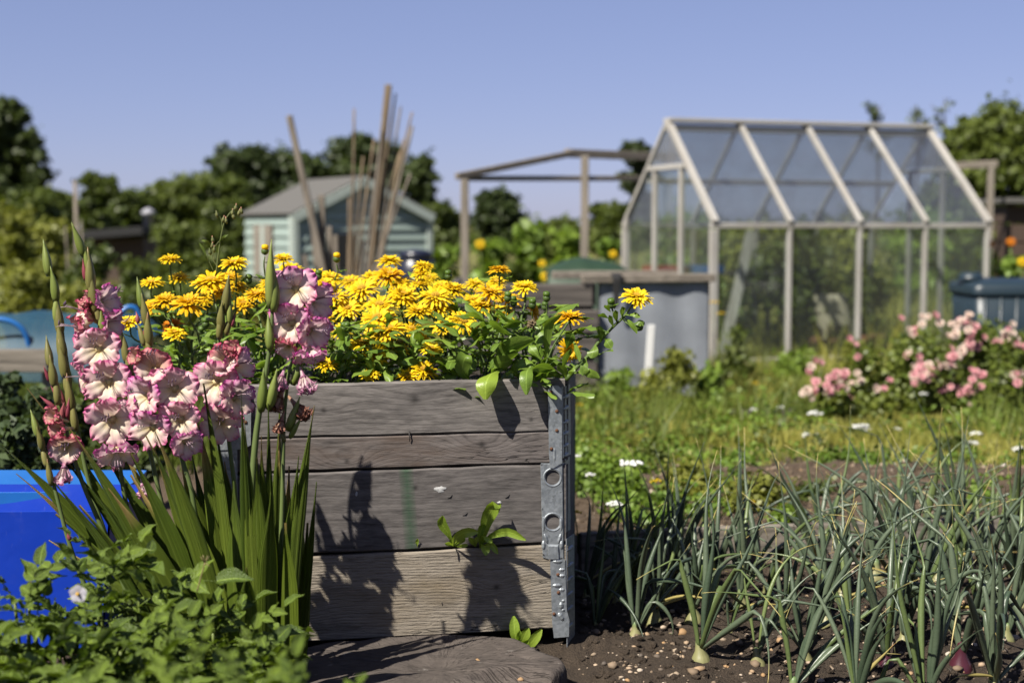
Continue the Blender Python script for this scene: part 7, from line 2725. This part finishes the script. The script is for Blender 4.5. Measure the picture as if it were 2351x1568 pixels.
# ================================================================== roses
def rose(label, vx, vtop, Y, wpx, n, nfl, seed, flw_top=0.25):
    rs = np.random.default_rng(seed)
    t = shrub(label, vx, vtop, Y, wpx, 'rose_leaf', n, .045, seed, 'rose bushes in the grass', 11, 6, 'rose bush', 'rose_bush')
    b = np.array(t.location)
    hz_ = float(at(vx, vtop, Y)[2]) - b[2]
    rx = wpx * px(Y) / 2
    for k in range(nfl):
        a = rs.uniform(0, math.pi * 2)
        f = rs.uniform(.2, 1.0)
        q = np.array([b[0] + rx * rs.uniform(-1, 1) * math.sqrt(1 - .55 * f * f), b[1] - rs.uniform(.25, .6) * rx, b[2] + hz_ * (.12 + .92 * f)])
        bloom_cluster(t, q, rs.integers(2, 7), rs, rs.uniform(.8, 1.2))
    return t


_ROSE = []
for k in range(4):
    rs = np.random.default_rng(70 + k)
    g = G()
    for ring, (n, r, el) in enumerate(((6, .024, .35), (5, .018, .8), (4, .011, 1.2))):
        for i in range(n):
            a = i / n * 6.283 + ring * .5
            er = np.array([math.cos(a), math.sin(a), 0])
            tt = np.linspace(0, 1, 4)
            P = er * (.003 + r * tt * math.cos(el))[:, None] + np.array([0, 0, 1]) * (r * tt * math.sin(el))[:, None]
            ribbon(g, P, (-math.sin(a), math.cos(a), 0), r * np.array([.3, .62, .7, .35]), .3, 3, rs.random())
    _ROSE.append(g)
ROSE_ME = [[g.mesh('rose_bloom', M[m]) for g in _ROSE] for m in ('rose_pink', 'rose_pale')]


def bloom_cluster(t, q, n, rs, sc=1.0, pale=None):
    for i in range(int(n)):
        me = ROSE_ME[int(rs.random() < (.42 if pale is None else pale))][rs.integers(4)]
        z = nrm(np.array([rs.uniform(-.6, .6), -.7, rs.uniform(.2, 1)]))
        x = nrm(np.cross(z, rs.normal(0, 1, 3)))
        put('rose_bloom', me, t, q + rs.normal(0, .026, 3), Matrix(np.stack([x, np.cross(z, x), z], 1).tolist()).to_4x4(), float(rs.uniform(.62, 1.0) * sc))


RB = [rose('large rose bush with pink trusses in front of the teal water tank', 2262, 728, 8.1, 250, 4600, 10, 401), rose('rose bush left of the large one, with paler pink blooms', 2120, 738, 8.0, 240, 3800, 7, 402), rose('rose bush at the right edge with pale spent blooms', 2350, 752, 8.2, 170, 2400, 4, 403), rose('low sparse rose bush in the grass left of the others', 1995, 785, 7.9, 180, 2000, 3, 404), rose('lowest rose bush nearest the bare soil with one big pale pink truss', 1915, 850, 7.6, 130, 900, 0, 405)]
rs = np.random.default_rng(9)
for (ti, x, y, n, pale, Y) in ((4, 1925, 872, 16, .5, 7.4), (4, 1900, 895, 8, .5, 7.4), (4, 1872, 848, 5, .2, 7.5), (1, 2108, 858, 11, .3, 7.7), (1, 2115, 838, 5, .3, 7.7), (0, 2222, 908, 8, .2, 7.7), (0, 2232, 775, 7, .1, 7.9), (0, 2252, 790, 5, .1, 7.9), (0, 2198, 765, 6, .9, 7.9), (2, 2318, 770, 9, .7, 8.0), (2, 2330, 800, 8, .5, 8.0), (3, 2022, 880, 3, .4, 7.6), (3, 1950, 790, 3, .3, 7.8), (1, 2110, 742, 3, .6, 8.2), (1, 2148, 738, 3, .3, 8.2), (0, 2240, 860, 4, .3, 7.7), (2, 2340, 870, 4, .3, 7.8), (4, 1865, 900, 5, .5, 7.4)):
    bloom_cluster(RB[ti], at(x, y, Y), n, rs, 1.0, pale)

# ================================================================== grass and weeds
def blades(n, xf, hmin, hmax, seed, mat, name, label, w=.004):
    """grass as one mass of bent blades; xf(n, rng) gives x, y and a height factor"""
    rs = np.random.default_rng(seed)
    x, y, k = xf(n, rs)
    n = len(x)
    z = gz(x, y) - .01
    h = rs.uniform(hmin, hmax, n) * k
    a = rs.uniform(0, 6.283, n)
    d = np.stack([np.cos(a), np.sin(a), np.zeros(n)], 1)
    fa = rs.uniform(0, 6.283, n)
    s_ = np.stack([np.cos(fa), np.sin(fa), np.zeros(n)], 1) * (w * rs.uniform(.6, 1.4, n))[:, None]
    p = np.stack([x, y, z], 1)
    bend = rs.uniform(.1, .6, n)[:, None] * h[:, None]
    m = p + d * bend * .3 + np.array([0, 0, 1]) * (h * .55)[:, None]
    tp = p + d * bend + np.array([0, 0, 1]) * (h * .97)[:, None]
    V = np.stack([p - s_, p + s_, m + s_ * .7, m - s_ * .7, tp + s_ * .08, tp - s_ * .08], 1).reshape(-1, 3)
    i = np.arange(n)[:, None] * 6
    F = np.concatenate([i + np.array([[0, 1, 2, 3]]), i + np.array([[3, 2, 4, 5]])], 0)
    A = np.zeros((6 * n, 3)); A[:, 1] = np.tile([0, 0, .5, .5, 1, 1], n); A[:, 2] = np.repeat(np.clip(.5 + 1.1 * vnoise(x * 2.2, y * 2.2, 55) + rs.normal(0, .15, n), 0, 1), 6)
    return tag(link_mesh(name, fast_mesh(name, V, F, A, M[mat], False)), label, 'grass', kind='stuff')


def lawn(n, rs):
    Y = 5.5 + 7.5 * rs.random(n) ** 1.25
    X = (rs.uniform(0.0, 1.15, n)) * (.42 * Y) - .06 * Y
    keep = (Y > 6.3) | (rs.random(n) < .25 + .9 * vnoise(X * 2, Y * 2, 61))
    k = .5 + .9 * smooth(8.5, 10, Y) + .6 * np.clip(vnoise(X * 1.3, Y * 1.3, 62), 0, 1)
    return X[keep], Y[keep], k[keep]


blades(64000, lawn, .04, .15, 1, 'grass', 'grass', 'rough yellow green grass between the soil bed and the greenhouse', .0042)


def lawn_deep(n, rs):
    Y = 6.2 + 5.6 * rs.random(n)
    X = rs.uniform(0.0, 1.15, n) * (.42 * Y) - .02 * Y
    keep = vnoise(X * 1.6, Y * 1.6, 63) > .02
    return X[keep], Y[keep], np.ones(keep.sum())


blades(9000, lawn_deep, .08, .28, 2, 'grass_deep', 'long_grass', 'taller darker tufts of grass before the greenhouse', .005)


def far_grass(n, rs):
    Y = 12 + 16 * rs.random(n)
    X = rs.uniform(-.42, .42, n) * Y
    return X, Y, np.ones(n)


blades(18000, far_grass, .15, .5, 3, 'grass', 'far_grass', 'rough long grass among the far plots', .012)


def left_grass(n, rs):
    Y = 5.4 + 6 * rs.random(n)
    X = rs.uniform(-.44, -.02, n) * Y
    return X, Y, np.ones(n)


blades(14000, left_grass, .06, .3, 4, 'grass_deep', 'left_grass', 'rough grass behind the blue boxes and raised bed', .006)
# low weeds beside the right side of the bed and on the bare soil
WD = [('yellow green weed right against the bed corner', 1350, 1015, 5.5, 150, 900, 'shrub_bright'), ('broad low weed beside the yarrow head', 1440, 1035, 5.4, 170, 900, 'shrub_bright'), ('low weed in front of the edging board near the bed', 1420, 1075, 5.1, 170, 800, 'shrub_bright'), ('low weed with yellow leaves on the bare soil', 1590, 1050, 5.0, 200, 900, 'shrub_yellow'), ('yellow leaved weed right of the middle on the bare soil', 1730, 1075, 4.8, 200, 800, 'shrub_yellow'), ('weed below the edge of the grass near the bed corner', 1330, 1060, 5.2, 120, 600, 'shrub_bright'), ('small weed on the edge of the grass', 1500, 1015, 5.6, 160, 600, 'shrub_mid'), ('small weed at the right on the edge of the bare soil', 2200, 1050, 6.0, 130, 300, 'shrub_mid'), ('low weed among the onions at the edging board', 1800, 1150, 4.5, 130, 320, 'shrub_bright'), ('low weed right of the yellow leaved one', 1880, 1100, 4.9, 140, 360, 'shrub_mid')]
for k, (lab, x, y, Y, w, n, m) in enumerate(WD):
    shrub(lab, x, y, Y, w, m, n, .034, 500 + k, 'low weeds around the soil bed', 7, 3, 'weed', 'weed')
rs = np.random.default_rng(76)
cc, rr_ = [], []
for k in range(120):
    Y = 4.45 + 1.5 * rs.random()
    X = rs.uniform(.30, .40 * Y)
    if vnoise(np.array([X * 1.7]), np.array([Y * 1.7]), 91)[0] < -.08: continue
    cc.append([X, Y, float(gz(X, Y)) + .03]); r_ = rs.uniform(.04, .11); rr_.append([r_, r_, rs.uniform(.03, .09)])
tag(cloud_obj('soil_weeds', 5200, cc, rr_, .028, 75, 'shrub_bright', None, (0, 0, 0), shell=.1), 'small green weeds sprouting over the dry soil behind the onions', 'weeds', kind='stuff')
rs = np.random.default_rng(77)
cc, rr_ = [], []
for k in range(230):
    Y = 5.6 + 4.8 * rs.random()
    X = rs.uniform(0.02, .40) * Y
    if Y < 6.4 and X > .9: continue
    cc.append([X, Y, float(gz(X, Y)) + .02]); r_ = rs.uniform(.06, .17); rr_.append([r_, r_, rs.uniform(.04, .13)])
tag(cloud_obj('low_weeds', 9500, cc, rr_, .034, 78, 'shrub_bright', None, (0, 0, 0), shell=.1), 'low clover and broad leaved weeds spread through the grass', 'weeds', kind='stuff')
cc, rr_ = [], []
for k in range(90):
    Y = 6.0 + 4.6 * rs.random()
    X = rs.uniform(0.05, .40) * Y
    cc.append([X, Y, float(gz(X, Y)) + .03]); r_ = rs.uniform(.05, .13); rr_.append([r_, r_, rs.uniform(.05, .12)])
tag(cloud_obj('dark_weeds', 5000, cc, rr_, .034, 79, 'shrub_mid', None, (0, 0, 0), shell=.1), 'darker low weeds in patches through the grass', 'weeds', kind='stuff')
# small flowers among them
def dot_flower(lab, x, y, Y, r, mat, cat, group, n=14):
    c = at(x, y, Y)
    g0 = float(gz(c[0], Y)) if Y > 5.9 else soil_z(c[0], Y)
    c[2] = max(c[2], g0 + .03)
    t = thing('yarrow' if cat == 'yarrow' else 'wild_flower', lab, cat, (c[0], Y, g0), group)
    g = G()
    tube(g, [np.array([c[0] + .01, Y + .01, g0]), (np.array([c[0], Y, g0]) + c) / 2 + (.008, 0, 0), c], [.003, .0025, .002], 5); g.build('stem', M['weed'], t)
    g = G()
    for k in range(n):
        rr, a = r * math.sqrt((k + .5) / n), k * 2.4
        p = c + np.array([rr * math.cos(a), rr * math.sin(a) * .8, rng.uniform(0, r * .35) - rr * rr / r * .2])
        lathe(g, p, (rng.uniform(-.3, .3), rng.uniform(-.5, .1), 1), [(.001, -.004), (r * .20, 0), (r * .24, r * .10), (r * .05, r * .16)], 6, rnd=rng.random())
    g.build('flower_head', M[mat], t)


YW = [(1448, 1066, 4.9, .038, 'large white yarrow head beside the raised bed'), (1870, 950, 7.0, .036, 'white yarrow head in the grass above the middle of the soil mound'), (1978, 982, 6.6, .042, 'double white yarrow head in the grass before the roses'), (1860, 1002, 6.4, .040, 'faded white yarrow head left of the double one'), (2172, 1028, 6.2, .030, 'white yarrow head among onion tips on the right'), (2232, 1022, 6.2, .028, 'white yarrow head right of the one among onion tips'), (2240, 996, 6.5, .026, 'small white yarrow head above the two among onion tips'), (1320, 1048, 5.0, .018, 'small white yarrow head touching the bed corner'), (1410, 1158, 4.5, .026, 'white yarrow head low beside the bed'), (1790, 935, 7.4, .020, 'tiny white yarrow head left of the upper one'), (2120, 905, 7.6, .020, 'tiny white yarrow head below the rose truss'), (2060, 985, 6.8, .018, 'tiny white yarrow head right of the double one'), (1730, 940, 7.3, .016, 'tiniest white yarrow head in the middle grass'), (2340, 1050, 6.0, .03, 'white yarrow head at the right edge'), (1355, 1090, 4.8, .016, 'tiny white yarrow head in the weeds by the bed')]
for (x, y, Y, r, lab) in YW:
    dot_flower(lab, x, y, Y, r, 'white_flower', 'yarrow', 'white yarrow heads in the grass')
for (x, y, Y, r, lab) in ((1735, 880, 8.6, .02, 'yellow weed flower in the grass'), (1505, 1105, 4.7, .02, 'yellow weed flower on the bare soil left of the middle'), (1400, 1195, 4.3, .03, 'yellow leaf cluster flower beside the bed'), (1638, 695, 9.6, .035, 'yellow wild flower before the first greenhouse bay'), (1655, 720, 9.6, .03, 'second yellow wild flower, just below the first by the greenhouse'), (1330, 930, 7.2, .02, 'yellow wild flower in the grass near the bed corner'), (1320, 1178, 4.2, .022, 'yellow wild flower low against the side of the bed'), (1725, 1155, 4.7, .03, 'yellow wild flower between the onion leaves')):
    dot_flower(lab, x, y, Y, r, 'disc_yellow' if r < 0 else 'ray_yellow', 'wild flower', 'yellow wild flowers', 7)
# tall weeds before the greenhouse
for k, (lab, x, y, Y, w, n, m) in enumerate((('leafy weed clump before the first greenhouse bay', 1690, 740, 10.2, 120, 500, 'shrub_mid'), ('leafy weed clump at the foot of the second greenhouse bay', 1830, 790, 10.2, 150, 600, 'shrub_bright'), ('leafy weed clump beside the white stake', 1555, 790, 8.45, 120, 460, 'shrub_yellow'), ('leafy weed clump left of the rose bushes', 1960, 770, 9.2, 120, 480, 'shrub_yellow'), ('leafy weed clump before the metal sheet', 1425, 838, 8.4, 110, 340, 'shrub_bright'), ('leafy weed clump between roses and greenhouse', 2080, 760, 9.6, 120, 480, 'shrub_mid'), ('grassy weed clump hiding the foot of the metal sheet behind the white stake', 1500, 845, 8.3, 130, 420, 'shrub_yellow'), ('low weed clump at the near corner of the compost bin', 1375, 885, 8.1, 110, 320, 'shrub_bright'), ('low weed clump below the metal sheet', 1630, 830, 8.5, 140, 460, 'shrub_bright'))):
    shrub(lab, x, y, Y, w, m, n, .06, 540 + k, 'weeds along the greenhouse', 7, 3, 'weed', 'weed')
# low timber edge lying in the grass
p = at(1750, 888, 7.6)
g = G(); box(g, (0, 0, 0), (.34, .06, .08), np.array([[.99, .1, 0], [-.1, .99, 0], [0, 0, 1]]), .006)
o = link_mesh('timber_edge', g.mesh('timber_edge', M['sleeper']), None, (p[0], 7.6, float(gz(0, 7.6)) + .03))
tag(o, 'short dark timber lying in the grass left of the roses', 'board')
